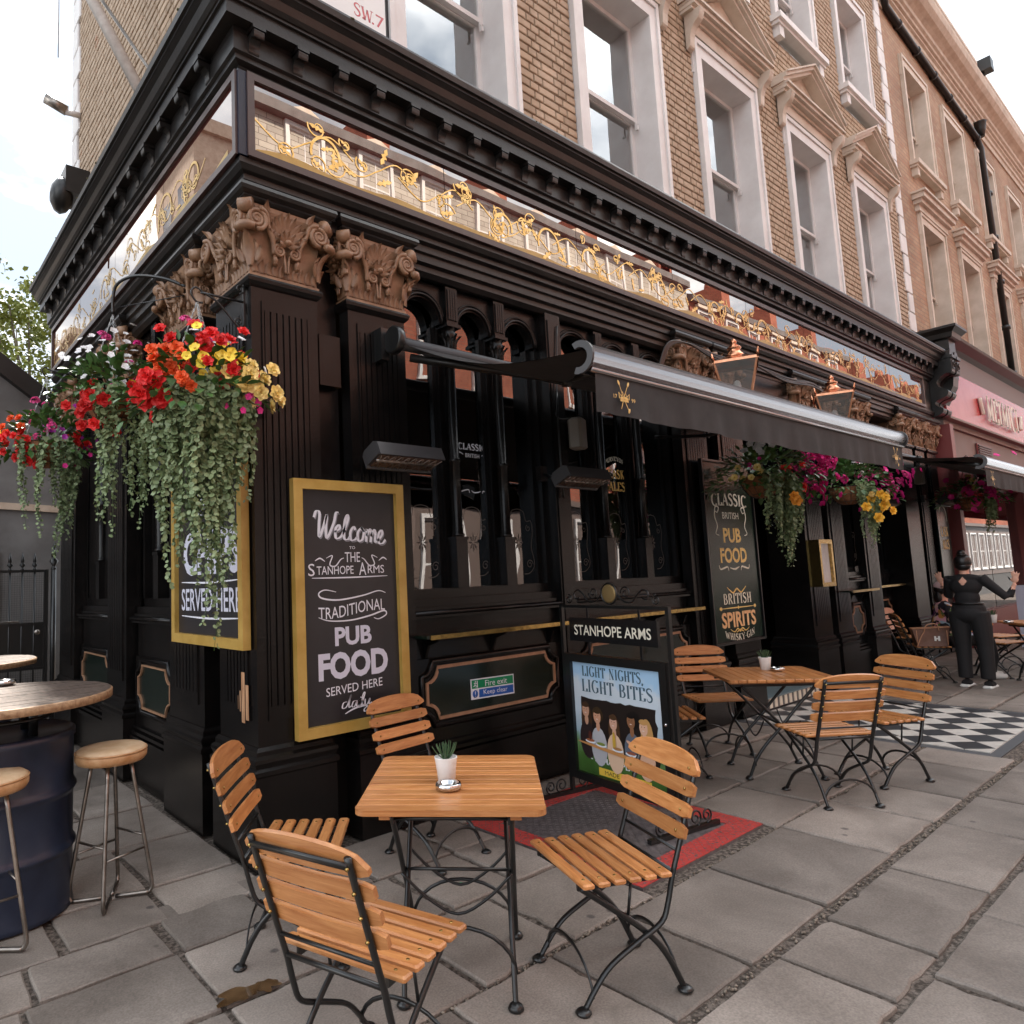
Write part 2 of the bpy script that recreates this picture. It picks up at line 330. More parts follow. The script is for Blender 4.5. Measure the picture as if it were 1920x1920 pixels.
# serif capitals: strokes in a unit box; l = line, a = elliptic arc in degrees, s = serif foot
GL = {
 'I': (.42, [('l', .21, 0, .21, 1), ('s', .21, 0), ('s', .21, 1)]),
 'L': (.68, [('l', .2, 0, .2, 1), ('s', .2, 0), ('s', .2, 1), ('l', .2, .02, .64, .02), ('l', .63, 0, .63, .25)]),
 'T': (.74, [('l', .37, 0, .37, 1), ('s', .37, 0), ('l', .05, .98, .69, .98), ('l', .06, .98, .06, .76), ('l', .68, .98, .68, .76)]),
 'H': (.86, [('l', .2, 0, .2, 1), ('l', .66, 0, .66, 1), ('l', .2, .5, .66, .5), ('s', .2, 0), ('s', .2, 1), ('s', .66, 0), ('s', .66, 1)]),
 'N': (.86, [('t', .18, 0, .18, 1), ('l', .18, 1, .68, 0), ('t', .68, 0, .68, 1), ('s', .18, 0), ('s', .68, 1)]),
 'M': (1.0, [('t', .16, 0, .16, 1), ('l', .16, 1, .5, .1), ('t', .5, .1, .82, 1), ('l', .82, 0, .82, 1), ('s', .16, 0), ('s', .82, 0)]),
 'W': (1.06, [('l', .08, 1, .32, 0), ('t', .32, 0, .54, .9), ('l', .54, .9, .76, 0), ('t', .76, 0, .98, 1), ('s', .08, 1), ('s', .98, 1)]),
 'A': (.84, [('t', .08, 0, .42, 1), ('l', .42, 1, .74, 0), ('l', .22, .36, .62, .36), ('s', .1, 0), ('s', .74, 0)]),
 'Y': (.8, [('l', .1, 1, .42, .48), ('t', .42, .48, .72, 1), ('l', .41, .5, .41, 0), ('s', .41, 0), ('s', .1, 1), ('s', .72, 1)]),
 'K': (.84, [('l', .2, 0, .2, 1), ('t', .2, .42, .66, 1), ('l', .34, .6, .72, 0), ('s', .2, 0), ('s', .2, 1), ('s', .7, 0), ('s', .66, 1)]),
 'E': (.72, [('l', .2, 0, .2, 1), ('l', .2, .02, .64, .02), ('l', .2, .98, .62, .98), ('l', .2, .52, .5, .52), ('l', .64, .02, .64, .24), ('l', .62, .98, .62, .76), ('s', .2, 0), ('s', .2, 1)]),
 'B': (.76, [('l', .2, 0, .2, 1), ('a', .34, .75, .26, .235, 90, -90), ('a', .36, .265, .30, .245, 90, -90), ('l', .2, .98, .36, .98), ('l', .2, .51, .36, .51), ('l', .2, .02, .38, .02)]),
 'P': (.72, [('l', .2, 0, .2, 1), ('a', .34, .73, .30, .25, 90, -90), ('l', .2, .98, .36, .98), ('l', .2, .48, .36, .48), ('s', .2, 0)]),
 'R': (.82, [('l', .2, 0, .2, 1), ('a', .34, .74, .28, .24, 90, -90), ('l', .2, .98, .36, .98), ('l', .2, .5, .36, .5), ('l', .42, .5, .72, 0), ('s', .2, 0), ('s', .72, 0)]),
 'C': (.8, [('a', .44, .5, .34, .5, 48, 312), ('l', .68, .84, .68, .98), ('l', .68, .16, .68, .02)]),
 'G': (.84, [('a', .44, .5, .34, .5, 48, 330), ('l', .7, .42, .7, .08), ('l', .52, .42, .78, .42), ('l', .68, .84, .68, .98)]),
 'O': (.86, [('a', .43, .5, .33, .5, 0, 360)]), 'D': (.84, [('l', .2, 0, .2, 1), ('a', .32, .5, .40, .48, 90, -90), ('l', .2, .98, .34, .98), ('l', .2, .02, .34, .02)]),
 'U': (.84, [('l', .2, .3, .2, 1), ('a', .43, .3, .23, .3, 180, 360), ('t', .66, .3, .66, 1), ('s', .2, 1), ('s', .66, 1)]),
 'V': (.8, [('l', .08, 1, .4, 0), ('t', .4, 0, .72, 1), ('s', .1, 1), ('s', .7, 1)]),
 'S': (.68, [('p', [(.58, .78), (.54, .93), (.34, .99), (.14, .9), (.12, .72), (.3, .56), (.5, .44), (.58, .26), (.5, .08), (.32, .01), (.14, .06), (.08, .24)])]),
 '-': (.4, [('l', .1, .45, .3, .45)]), ',': (.25, [('l', .14, .06, .06, -.16)]), '.': (.25, [('l', .1, 0, .1, .12)]), ' ': (.42, []),
}
def serif(body, w_, h_, T, m, parent, thick=.2, thin=.07, arc=None, z=.0, name='lettering'):
    mb = MB(); x = 0; items = []
    for ch in body:
        wd, st = GL[ch]; items.append((x, st)); x += wd+.06
    tot = x-.06; sx = w_/tot; sy = h_
    def put(pts, wf):
        P = []
        for px, py in pts:
            X = px*sx-w_/2; Y = py*sy-h_/2
            if arc: Y += arc(X/w_*2)
            P.append((X, Y))
        mb.ribbon(P, wf, T, z)
    for ox, st in items:
        for s in st:
            if s[0] in 'lt':
                k = thin if s[0] == 't' else None
                wf = (lambda t, d, k=k: (k or (thin+(thick-thin)*abs(d.y)))*h_*.9)
                put([(ox+s[1]+(s[3]-s[1])*i/3, s[2]+(s[4]-s[2])*i/3) for i in range(4)], wf)
            elif s[0] == 's': put([(ox+s[1]-.15, s[2]+(.02 if s[2] < .5 else -.02)), (ox+s[1]+.15, s[2]+(.02 if s[2] < .5 else -.02))], thin*h_*.8)
            elif s[0] == 'a': put([(ox+s[1]+s[3]*cos(radians(s[5]+(s[6]-s[5])*i/14)), s[2]+s[4]*sin(radians(s[5]+(s[6]-s[5])*i/14))) for i in range(15)], lambda t, d: (thin+(thick-thin)*abs(d.y)**1.5)*h_*.9)
            elif s[0] == 'p': put([(ox+p.x, p.y) for p in crom(s[1], 4)], lambda t, d: (thin+(thick-thin)*(1-abs(2*t-1)))*h_*.9)
    return mb.build(name, m, parent)
WELCOME = [[(0, .72), (.06, .95), (.2, .92), (.22, .5), (.27, .03), (.42, .5), (.5, .88), (.5, .4), (.58, .03), (.8, .6), (.86, .98), (.97, 1.02)],
 [(.86, .28), (1.06, .42), (1.02, .56), (.9, .4), (.93, .08), (1.1, .1), (1.24, .34), (1.38, .8), (1.34, .97), (1.25, .7), (1.27, .12), (1.42, .06), (1.5, .16)],
 [(1.72, .45), (1.64, .56), (1.52, .35), (1.56, .07), (1.72, .08), (1.82, .2)],
 [(1.97, .56), (1.83, .35), (1.89, .06), (2.05, .13), (2.08, .43), (1.97, .56), (2.08, .44), (2.2, .52)],
 [(2.2, .54), (2.22, .05)], [(2.22, .28), (2.34, .54), (2.41, .4), (2.41, .05)], [(2.41, .28), (2.53, .54), (2.6, .4), (2.6, .1), (2.72, .14), (2.9, .40), (2.86, .56), (2.74, .4), (2.78, .07), (2.95, .07), (3.06, .22)]]
DAILY = [[(.3, .5), (.1, .46), (.05, .12), (.25, .12), (.4, .5), (.5, 1.0), (.42, .4), (.44, .08), (.58, .2)], [(.85, .48), (.66, .45), (.6, .12), (.75, .1), (.88, .48), (.86, .1), (.98, .14), (1.02, .46), (1.0, .1), (1.12, .12), (1.3, .85), (1.26, .99), (1.18, .7), (1.2, .1), (1.33, .14)],
 [(1.35, .5), (1.36, .14), (1.5, .13), (1.63, .5), (1.53, -.2), (1.38, -.4), (1.34, -.2), (1.75, .2)], [(1.08, .62), (1.1, .7)]]
def script(strokes, w_, h_, T, m, parent, thick, z=.0, name='lettering', slope=0.):
    xs = [p[0] for s in strokes for p in s]; x0, x1 = min(xs), max(xs); mb = MB()
    for s in strokes:
        P = [((p.x-x0)/(x1-x0)*w_-w_/2+p.y*.12*h_, p.y*h_-h_*.5+slope*((p.x-x0)/(x1-x0)-.5)) for p in crom(s, 5)]
        mb.ribbon(P, lambda t, d: thick*(.38+.75*abs(d.y)), T, z)
    return mb.build(name, m, parent)
def swirl(lists, T, m, parent, wd, z=.0, name='flourish'):
    mb = MB()
    for s in lists: mb.ribbon([(p.x, p.y) for p in crom(s, 6)], lambda t, d: wd*(.45+.8*sin(pi*t)), T, z)
    return mb.build(name, m, parent)
# ================================================================== PUB GROUND FLOOR
PUB = empty('pub_building', label='black Victorian corner pub with bronze capitals, mirrored fascia and pale brick storeys above', cat='pub')
YL, XR = 5.15, 12.95
def corner(YLe, XRi): return lambda o: [(-o, YLe), (-o, -o), (XRi, -o)]
def mould(name, prof, m, yl=YL, xr=XR, parent=PUB):
    mb = MB(); mb.sweep(prof, corner(yl, xr)); return mb.build(name, m, parent)
# entablature
mould('architrave', [(-.3, 3.80), (-.08, 3.80), (-.05, 3.83), (-.05, 3.87), (-.02, 3.885), (-.02, 3.94), (.0, 3.95), (.0, 4.0), (.03, 4.015), (.03, 4.05), (.055, 4.06), (.075, 4.09), (.075, 4.125), (-.3, 4.125)], BLACK2)
# mirrored fascia sign
def sign_face(F, length, nseg, scr, lab):
    fr = MB(); h0, h1, t = 4.13, 4.67, .045
    fs = mo('fascia_sign', (lambda mb: mb.mesh('fascia_sign', FRAMEB))((lambda mb: (mb.box(0, length, h0, h0+t, -.06, .0, F), mb.box(0, length, h1-t, h1, -.06, .0, F), mb.box(0, t, h0+t, h1-t, -.06, .0, F), mb.box(length-t, length, h0+t, h1-t, -.06, .0, F), mb)[-1])(fr)), PUB, label=lab)
    for i in range(nseg):
        a = t+(length-2*t)*i/nseg; b = t+(length-2*t)*(i+1)/nseg-.006
        g = MB(); g.box(a, b, h0+t, h1-t, -.028, -.02, F); g.build('mirror_glass', MIRR, fs)
    # gilded scrollwork standing just proud of the glass
    rn = random.Random(scr); mb = MB(); z = -.0165
    x = .25
    while x < length-.5:
        ph = rn.choice((-1, 1)); y0 = h0+.24
        mb.ribbon([(p.x, p.y) for p in crom([(x-.2, y0-ph*.02), (x, y0+ph*.09), (x+.17, y0), (x+.34, y0-ph*.10), (x+.52, y0)], 6)], .009, F, z)
        for q in range(7):
            cx = x+rn.uniform(-.15, .5); cy = y0+rn.uniform(-.16, .16); a = rn.uniform(0, 6.28); s_ = rn.uniform(.035, .075)
            pts = [(cx+s_*(u*cos(a)-v*sin(a)), cy+s_*(u*sin(a)+v*cos(a))) for u, v in ((-1, 0), (-.5, .28), (-.2, .12), (.1, .42), (.25, .15), (.6, .3), (1.1, 0), (.6, -.22), (.2, -.1), (0, -.36), (-.3, -.12), (-.6, -.22))]
            b = len(mb.v); mb.v += [tuple(F @ V((p[0], p[1], z-.001*q/7))) for p in pts]
            n = len(pts)
            for k in range(n//2-1): mb.f.append((b+k, b+k+1, b+n-2-k, b+n-1-k)); mb.m.append(0); mb.sm.append(False)
            if rn.random() < .6: mb.ribbon(spiral(cx, cy, s_*1.3, s_*.2, a, 1.1, 16), lambda t, d: .011*(1-.5*t), F, z)
        if rn.random() < .55:
            cx = x+.3; R0 = rn.uniform(.09, .14)
            mb.ribbon([(cx+R0*cos(u*.2), y0-.04+R0*1.1*sin(u*.2)) for u in range(-1, 18)], .018, F, z+.001)
        x += .55
    mb.build('gilded_scroll', GOLD, fs)
    low = MB(); n = int(length/.09); z = -.018   # scalloped gilt band along the foot of the glass
    for k in range(n-1):
        a = .06+k*(length-.12)/n; c_ = (length-.12)/n; hh = .02+.018*sin(k*.7)+.03*abs(sin(k*.31))
        hh2 = .02+.018*sin((k+1)*.7)+.03*abs(sin((k+1)*.31))
        low.add([F @ V((a, h0+t+.012, z)), F @ V((a+c_, h0+t+.012, z)), F @ V((a+c_, h0+t+hh2, z)), F @ V((a, h0+t+hh, z))], [(0, 1, 2, 3)])
    low.build('gilded_band', GOLDP, fs)
    return fs
sign_face(frame((-.03, -.1, 0), (1, 0, 0), (0, 0, 1)), 12.45, 8, 3, 'long gilded mirror glass sign facing the tables')
sign_face(frame((-.1, 5.05, 0), (0, -1, 0), (0, 0, 1)), 5.12, 4, 5, 'shorter gilded mirror glass sign on the side street')
mb = MB(); mb.box(-.085, -.02, -.085, -.02, 4.13, 4.67); mb.build('corner_post', NAVY, PUB)
mb = MB(); mb.sweep([(-.3, 4.127), (.04, 4.127), (.04, 4.668), (-.3, 4.668)], corner(YL-.02, XR-.02)); mb.build('fascia_backing', BLACK2, PUB)
mould('bed_mould', [(-.3, 4.672), (.055, 4.672), (.075, 4.70), (.11, 4.715), (.11, 4.745), (.13, 4.755), (.13, 4.87), (-.3, 4.87)], BLACK2)
COR = mould('cornice', [(-.3, 4.872), (.13, 4.872), (.13, 4.90), (.205, 4.90), (.205, 4.985), (.222, 4.988), (.222, 5.005), (.232, 5.008), (.25, 5.03), (.268, 5.075), (.292, 5.095), (.30, 5.10), (.30, 5.118), (.318, 5.122), (.325, 5.16), (.315, 5.185), (.15, 5.22), (-.16, 5.26), (-.3, 5.26)], BLACK2, YL+.02, XR+.02)
def modillion():
    mb = MB(); mb.box(-.042, .042, -.045, .0, -.0, .028)
    P = [(p.y, p.z) for p in crom([(0, 0, -.115), (0, -.012, -.10), (0, -.018, -.06), (0, -.045, -.035), (0, -.075, -.05), (0, -.085, -.025), (0, -.078, 0), (0, 0, 0)], 4)]
    mb.prism([(-y, z) for y, z in P][::-1], -.034, .034, frame((0, 0, 0), (0, -1, 0), (0, 0, 1)))
    mb.box(-.042, .042, -.09, .0, .0, .026)
    return mb.mesh('modillion', BLACK2)
MOD = modillion(); k = 0
x = -.0
while x < XR-.2:
    mo('modillion', MOD, COR, TR(x, -.125, 4.872)); x += .30
y = .25
while y < YL-.1:
    mo('modillion', MOD, COR, TR(-.125, y, 4.872) @ ROT(-pi/2, 'Z')); y += .355
mb = MB()   # weeds and moss on the cornice top
for i in range(260):
    if RN.random() < .8: p = V((RN.uniform(.3, 9), -.31+RN.uniform(-.01, .04), 5.17))
    else: p = V((-.31+RN.uniform(-.01, .04), RN.uniform(0, 4), 5.17))
    s_ = RN.uniform(.004, .013); mb.ell(p, (s_*1.8, s_, s_*.8), n=5, m=3)
MOSS = mat('moss', (.045, .05, .018), .95, col2=(.10, .085, .04), vs_=60); mb.build('moss', MOSS, COR, kind='stuff')

# ---- capital: built for a face of width w, facing -Y, and for returns
def volute(mb, T, r=.075, th=.05, n=30, turns=2.1, flip=1):
    pts = [(flip*x, y) for x, y in spiral(0, 0, r, .012, -pi/2, turns, n)]
    mb.tube([T @ V((x, y, 0)) for x, y in pts], [.016*(1-.45*i/n) for i in range(n+1)], 6)
    mb.lathe([(r*.86, -th), (r*.86, -.004), (r*.5, .003), (.012, .004)], 14, T, cap=True)
def petal(mb, T, L_, W_, D=.014, curl=.35, n=5, ribs=True):
    """leaf rooted at the origin of T, pointing +y, bulging +z, tip curling forward"""
    vs = []; fs = []
    for i in range(n+1):
        t = i/n; ww = W_*(sin(pi*min(1, t*.86+.12))**.8)/2; yy = L_*(t-.10*t*t); zz = D+curl*L_*t**3
        vs += [T @ V((-ww, yy, zz-.012)), T @ V((-ww*.45, yy, zz+.006)), T @ V((0, yy, zz-.003)), T @ V((ww*.45, yy, zz+.006)), T @ V((ww, yy, zz-.012))]
    for i in range(n):
        for k in range(4): fs.append((i*5+k, i*5+k+1, i*5+5+k+1, i*5+5+k))
    b = len(vs); vs += [T @ V((0, L_*.95, D*.2)), T @ V((0, 0, 0))]
    fs += [(n*5+k+1, n*5+k, b) for k in range(4)]
    s = mb.smooth; mb.smooth = True; mb.add(vs, fs); mb.smooth = s
def acanthus(mb, T, L_, W_, curl=.5):
    for k in (-2, -1, 1, 2): petal(mb, T @ TR(k*W_*.13, L_*(.12+.1*(2-abs(k))), 0) @ ROT(-k*.2, 'Z'), L_*(.62-.08*abs(k)), W_*.34, .012, curl*.5)
    petal(mb, T, L_, W_*.5, .02, curl, 7)
    mb.tube([T @ V((-.03, L_*.93, .02+curl*L_*.85)), T @ V((.03, L_*.93, .02+curl*L_*.85))], .017, 7)
def capital_mesh(w, d, left=True, right=True, H=.45):
    mb = MB()
    mb.ring([(0, 0), (0, .1), (.004, .2), (.018, .32), (.045, .42), (.045, H)], -w/2, w/2, 0, d)
    mb.ring([(0, -.0), (.014, .003), (.014, .02), (.003, .026)], -w/2, w/2, 0, d)
    def face(T, fw):
        n = max(6, int(fw/.042))
        for i in range(n):    # palmette row
            petal(mb, T @ TR(-fw/2+(i+.5)*fw/n, .03, .0) @ ROT(-.10, 'X'), .082, fw/n*.98, .010, .36, 4)
        for i in range(n-1): mb.ell((0, 0, 0), (.006, .006, .006), T @ TR(-fw/2+(i+1)*fw/n, .035, .004), 6, 3)
        # shell
        for i in range(9):
            a = (i-4)*.33; petal(mb, T @ TR(0, .265, .018) @ ROT(-a, 'Z'), .185*(1-.05*abs(i-4)), .062, .02, .24, 5)
        for i in range(7):
            a = (i-3)*.55; petal(mb, T @ TR(0, .235, .035) @ ROT(-a, 'Z'), .085, .04, .02, .4, 4)
        mb.ell((0, 0, 0), (.028, .02, .02), T @ TR(0, .245, .06), 8, 5)
        for sd_ in (-1, 1):
            mb.tube([T @ V((sd_*p.x, p.y, .035+.012*p.z)) for p in crom([(.008, .05, 0), (.012, .12, 0), (.02, .17, 0)], 4)], .008, 6)
            pts = spiral(sd_*.052, .185, .04, .008, pi/2, -sd_*1.8, 22)
            mb.tube([T @ V((x, y, .045)) for x, y in pts], [.011-.004*i/22 for i in range(23)], 6)
            mb.ell((0, 0, 0), (.038, .038, .02), T @ TR(sd_*.052, .185, .028), 10, 4)
            s0 = sd_*(fw/2-.135)
            if fw > .3:
                mb.tube([T @ V((s0-sd_*.02, .09, .02)), T @ V((s0-sd_*.02, .13, .028)), T @ V((s0-sd_*.015, .16, .03))], [.015, .019, .01], 7)
                for q in range(3): mb.ell((0, 0, 0), (.02-.003*q, .008, .02-.003*q), T @ TR(s0-sd_*.018, .10+.03*q, .026), 8, 4)
            cvx = sd_*(fw/2-.045)
            mb.tube([T @ V((p.x, p.y, .03+p.z)) for p in crom([(s0-sd_*.01, .16, .0), (s0+sd_*.0, .24, .01), (s0+sd_*.035, .31, .022), (cvx-sd_*.03, .385, .04), (cvx+sd_*.02, .40, .055)], 5)], .017, 7)
            for q in range(5): petal(mb, T @ TR(s0+sd_*(.0+.014*q), .19+.036*q, .03) @ ROT(sd_*(1.0-.1*q), 'Z'), .055, .03, .01, .5, 3)
            volute(mb, T @ TR(cvx+sd_*.035, .335, .075), .068, .05, flip=-sd_)
            petal(mb, T @ TR(cvx-sd_*.05, .395, .06) @ ROT(-sd_*.5, 'Z'), .07, .05, .02, .5, 3)
    face(frame((0, 0, 0), (1, 0, 0), (0, 0, 1)), w)
    if left: face(frame((-w/2, d/2, 0), (0, -1, 0), (0, 0, 1)), d)
    if right: face(frame((w/2, d/2, 0), (0, 1, 0), (0, 0, 1)), d)
    for sx in ((-1,) if left else ())+((1,) if right else ()):   # corner acanthus leaves carrying the volutes
        T = frame((sx*w/2, 0, .05), (1, -sx*1., 0) if sx < 0 else (1, 1, 0), (0, 0, 1))
        T = frame((sx*w/2, 0, .06), (.7071, sx*.7071, 0), (0, 0, 1))
        acanthus(mb, T, .22, .15, .42)
        mb.tube([T @ V((-.06, .205, .085)), T @ V((-.02, .215, .10)), T @ V((.02, .215, .10)), T @ V((.06, .205, .085))], [.022, .03, .03, .022], 8)
        mb.tube([T @ V((-.042, .355, .065)), T @ V((.042, .355, .065))], .045, 12)
    return mb
CAPM = {}
SHAFT = [(.0, 0), (.0, .5), (-.0, .53)]
def pilaster(x0, x1, dep=.14, y0=0.0, label=None, left=True, right=True, flute=True, cap=True, side=None, zt=3.40):
    """plinth at y0, shaft set back .035; a closed block dep deep (x along the street)"""
    w = x1-x0; root = empty('pilaster', (x0+w/2, y0, 0), parent=PUB)
    if side: root.rotation_euler = (0, 0, side[0]); root.location = (*side[1:], 0)
    hw = w/2-.0; mb = MB()
    prof = [(.0, 0), (.0, .50), (.012, .512), (.012, .535), (-.004, .55), (.0, .565), (.008, .58), (.006, .60), (-.014, .615), (-.014, .64), (-.03, .66)]
    mb.ring(prof, -hw, hw, 0, dep+.05); mb.build('plinth', BLACK, root)
    a, b = -hw+.035, hw-.035
    mb = MB(); mb.ring([(0, .655), (0, zt-.02), (.012, zt-.01), (.028, zt+.01), (.032, zt+.03), (.024, zt+.045)], a, b, .035, dep)
    sh = mb.build('shaft', BLACK, root)
    if flute:
        mb = MB(); fw = (b-a)*.66; n = 7 if fw > .25 else 5; sw = fw/n
        mb.box(-fw/2-.012, fw/2+.012, .026, .036, .80, .88); mb.box(-fw/2-.012, fw/2+.012, .026, .036, 3.24, 3.30)
        for i in range(n):
            xx = -fw/2+i*sw; mb.box(xx+.006, xx+sw-.006, .024, .036, .88, 3.24)
        mb.box(-fw/2-.012, -fw/2-.0, .024, .036, .88, 3.24); mb.box(fw/2, fw/2+.012, .024, .036, .88, 3.24)
        mb.build('fluting', BLACK, root)
    if cap:
        key = (round(w, 2), round(dep, 2), left, right)
        if key not in CAPM: CAPM[key] = capital_mesh(w-.07, dep-.035, left, right).mesh('capital', BROWNP)
        mo('capital', CAPM[key], root, TR(0, .035, 3.445))
    if label: root['label'] = label
    return root
# front pilasters (x0, x1, depth)
P1 = pilaster(0, .53, .56, label='corner pilaster with weathered bronze capital')
mb = MB()    # fluting on its side-street face
T = FL(.0, 0, 0)
fw = .33; sw = fw/7; yc = .30
mb.box(.024, .036, yc-fw/2-.012, yc+fw/2+.012, .80, .88); mb.box(.024, .036, yc-fw/2-.012, yc+fw/2+.012, 3.24, 3.3)
for i in range(7): mb.box(.024, .036, yc-fw/2+i*sw+.006, yc-fw/2+(i+1)*sw-.006, .88, 3.24)
so_ = mb.build('fluting', BLACK, P1); so_.matrix_local = TR(-.265, 0, 0)
WORN = mat('bare_worn_wood', (.35, .17, .08), .8, col2=(.55, .32, .18), vs_=40, stretch=(1, 1, .15))
mb = MB()
for a, b, z0, z1 in ((.13, .18, .80, 1.0), (.18, .235, .78, 1.07), (.235, .26, .84, .96), (.27, .285, .85, .93)):
    mb.box(.0225, .0235, a, b-.012, z0, z1)
ob = mb.build('bare_wood_patch', WORN, P1); ob.matrix_local = TR(-.265, 0, 0)
for a, b in ((.70, 1.245), (4.74, 5.30), (5.47, 6.03)): pilaster(a, b, .14)
pilaster(7.43, 8.05, .5); pilaster(8.17, 8.72, .14); pilaster(9.33, 9.90, .14); pilaster(11.25, 11.93, .5, cap=True, flute=False); pilaster(12.02, 12.53, .14); pilaster(12.62, 13.18, .14)
# side-street pilasters: local x runs along -Y
for i, (a, b) in enumerate(((.78, 1.50), (2.50, 3.15), (4.35, 5.1))):
    pilaster(0, b-a, .16, side=(-pi/2, 0, (a+b)/2))
# abacus rolls over the capitals
def roll(x0, x1, y0, y1, T=None):
    mb = MB(); mb.ring([(-.02, 3.888), (.0, 3.888), (.02, 3.90), (.035, 3.915), (.03, 3.93), (.055, 3.945), (.065, 3.965), (.06, 3.988), (.04, 4.0), (-.02, 4.0)], x0, x1, y0, y1)
    mb.build('abacus', BLACK2, PUB)
roll(-.0, .55, .0, .6); roll(.7, 1.24, 0, .15); roll(4.72, 5.32, 0, .15); roll(5.47, 6.05, 0, .15); roll(7.4, 8.08, .0, .4); roll(8.18, 8.72, 0, .15); roll(9.33, 9.9, 0, .15); roll(11.2, 11.95, 0, .4); roll(12.0, 12.55, 0, .15); roll(12.6, 13.2, 0, .15)
roll(0, .15, .78, 1.5); roll(0, .15, 2.5, 3.15); roll(0, .15, 4.35, 5.1)
# backing walls behind the pilasters
mb = MB()
for a, b in ((.5, .72), (5.3, 5.47), (8.03, 8.2), (11.93, 12.02), (12.5, 12.65)): mb.box(a, b, .16, .3, 0, 3.85)
mb.box(.16, .3, .5, .8, 0, 3.85); mb.box(.16, .3, 3.15, 4.4, 0, 3.85)
mb.box(1.2, 13.0, .095, .3, 3.802, 3.84)
mb.build('wall_backing', BLACK, PUB)
mb = MB(); mb.box(.53, .69, .075, .158, 2.85, 3.19); mb.build('cabinet', BLACK, PUB, label='black service box between the two nearest front pilasters')

# ---- window bays
def arc_panel(mb, x0, x1, z0, z1, r, T, d0, d1, n=14):
    """spandrel panel with a round-headed opening; T local (x, z)"""
    cx = (x0+x1)/2; top = [(cx+r*cos(pi-pi*i/n), z0+r*sin(pi*i/n)) for i in range(n+1)]
    def outer(i):
        t = i/n
        if t < .25: return (x0, z0+(z1-z0)*t*4)
        if t > .75: return (x1, z0+(z1-z0)*(1-t)*4)
        return (x0+(x1-x0)*(t-.25)*2, z1)
    out = [outer(i) for i in range(n+1)]
    for d in (d0, d1):
        vs = [T @ V((p[0], p[1], d)) for p in top]+[T @ V((p[0], p[1], d)) for p in out]
        mb.add(vs, [(i, i+1, n+2+i, n+1+i) for i in range(n)])
    vs = [T @ V((p[0], p[1], d0)) for p in top]+[T @ V((p[0], p[1], d1)) for p in top]
    mb.add(vs, [(i, i+1, n+2+i, n+1+i) for i in range(n)])
    for rr, dd, tt in ((r+.022, d1+.006, .013), (r+.05, d1+.002, .009)):
        mb.tube([T @ V((cx+rr*cos(pi-pi*i/n), z0+rr*sin(pi*i/n), dd)) for i in range(n+1)], tt, 6)
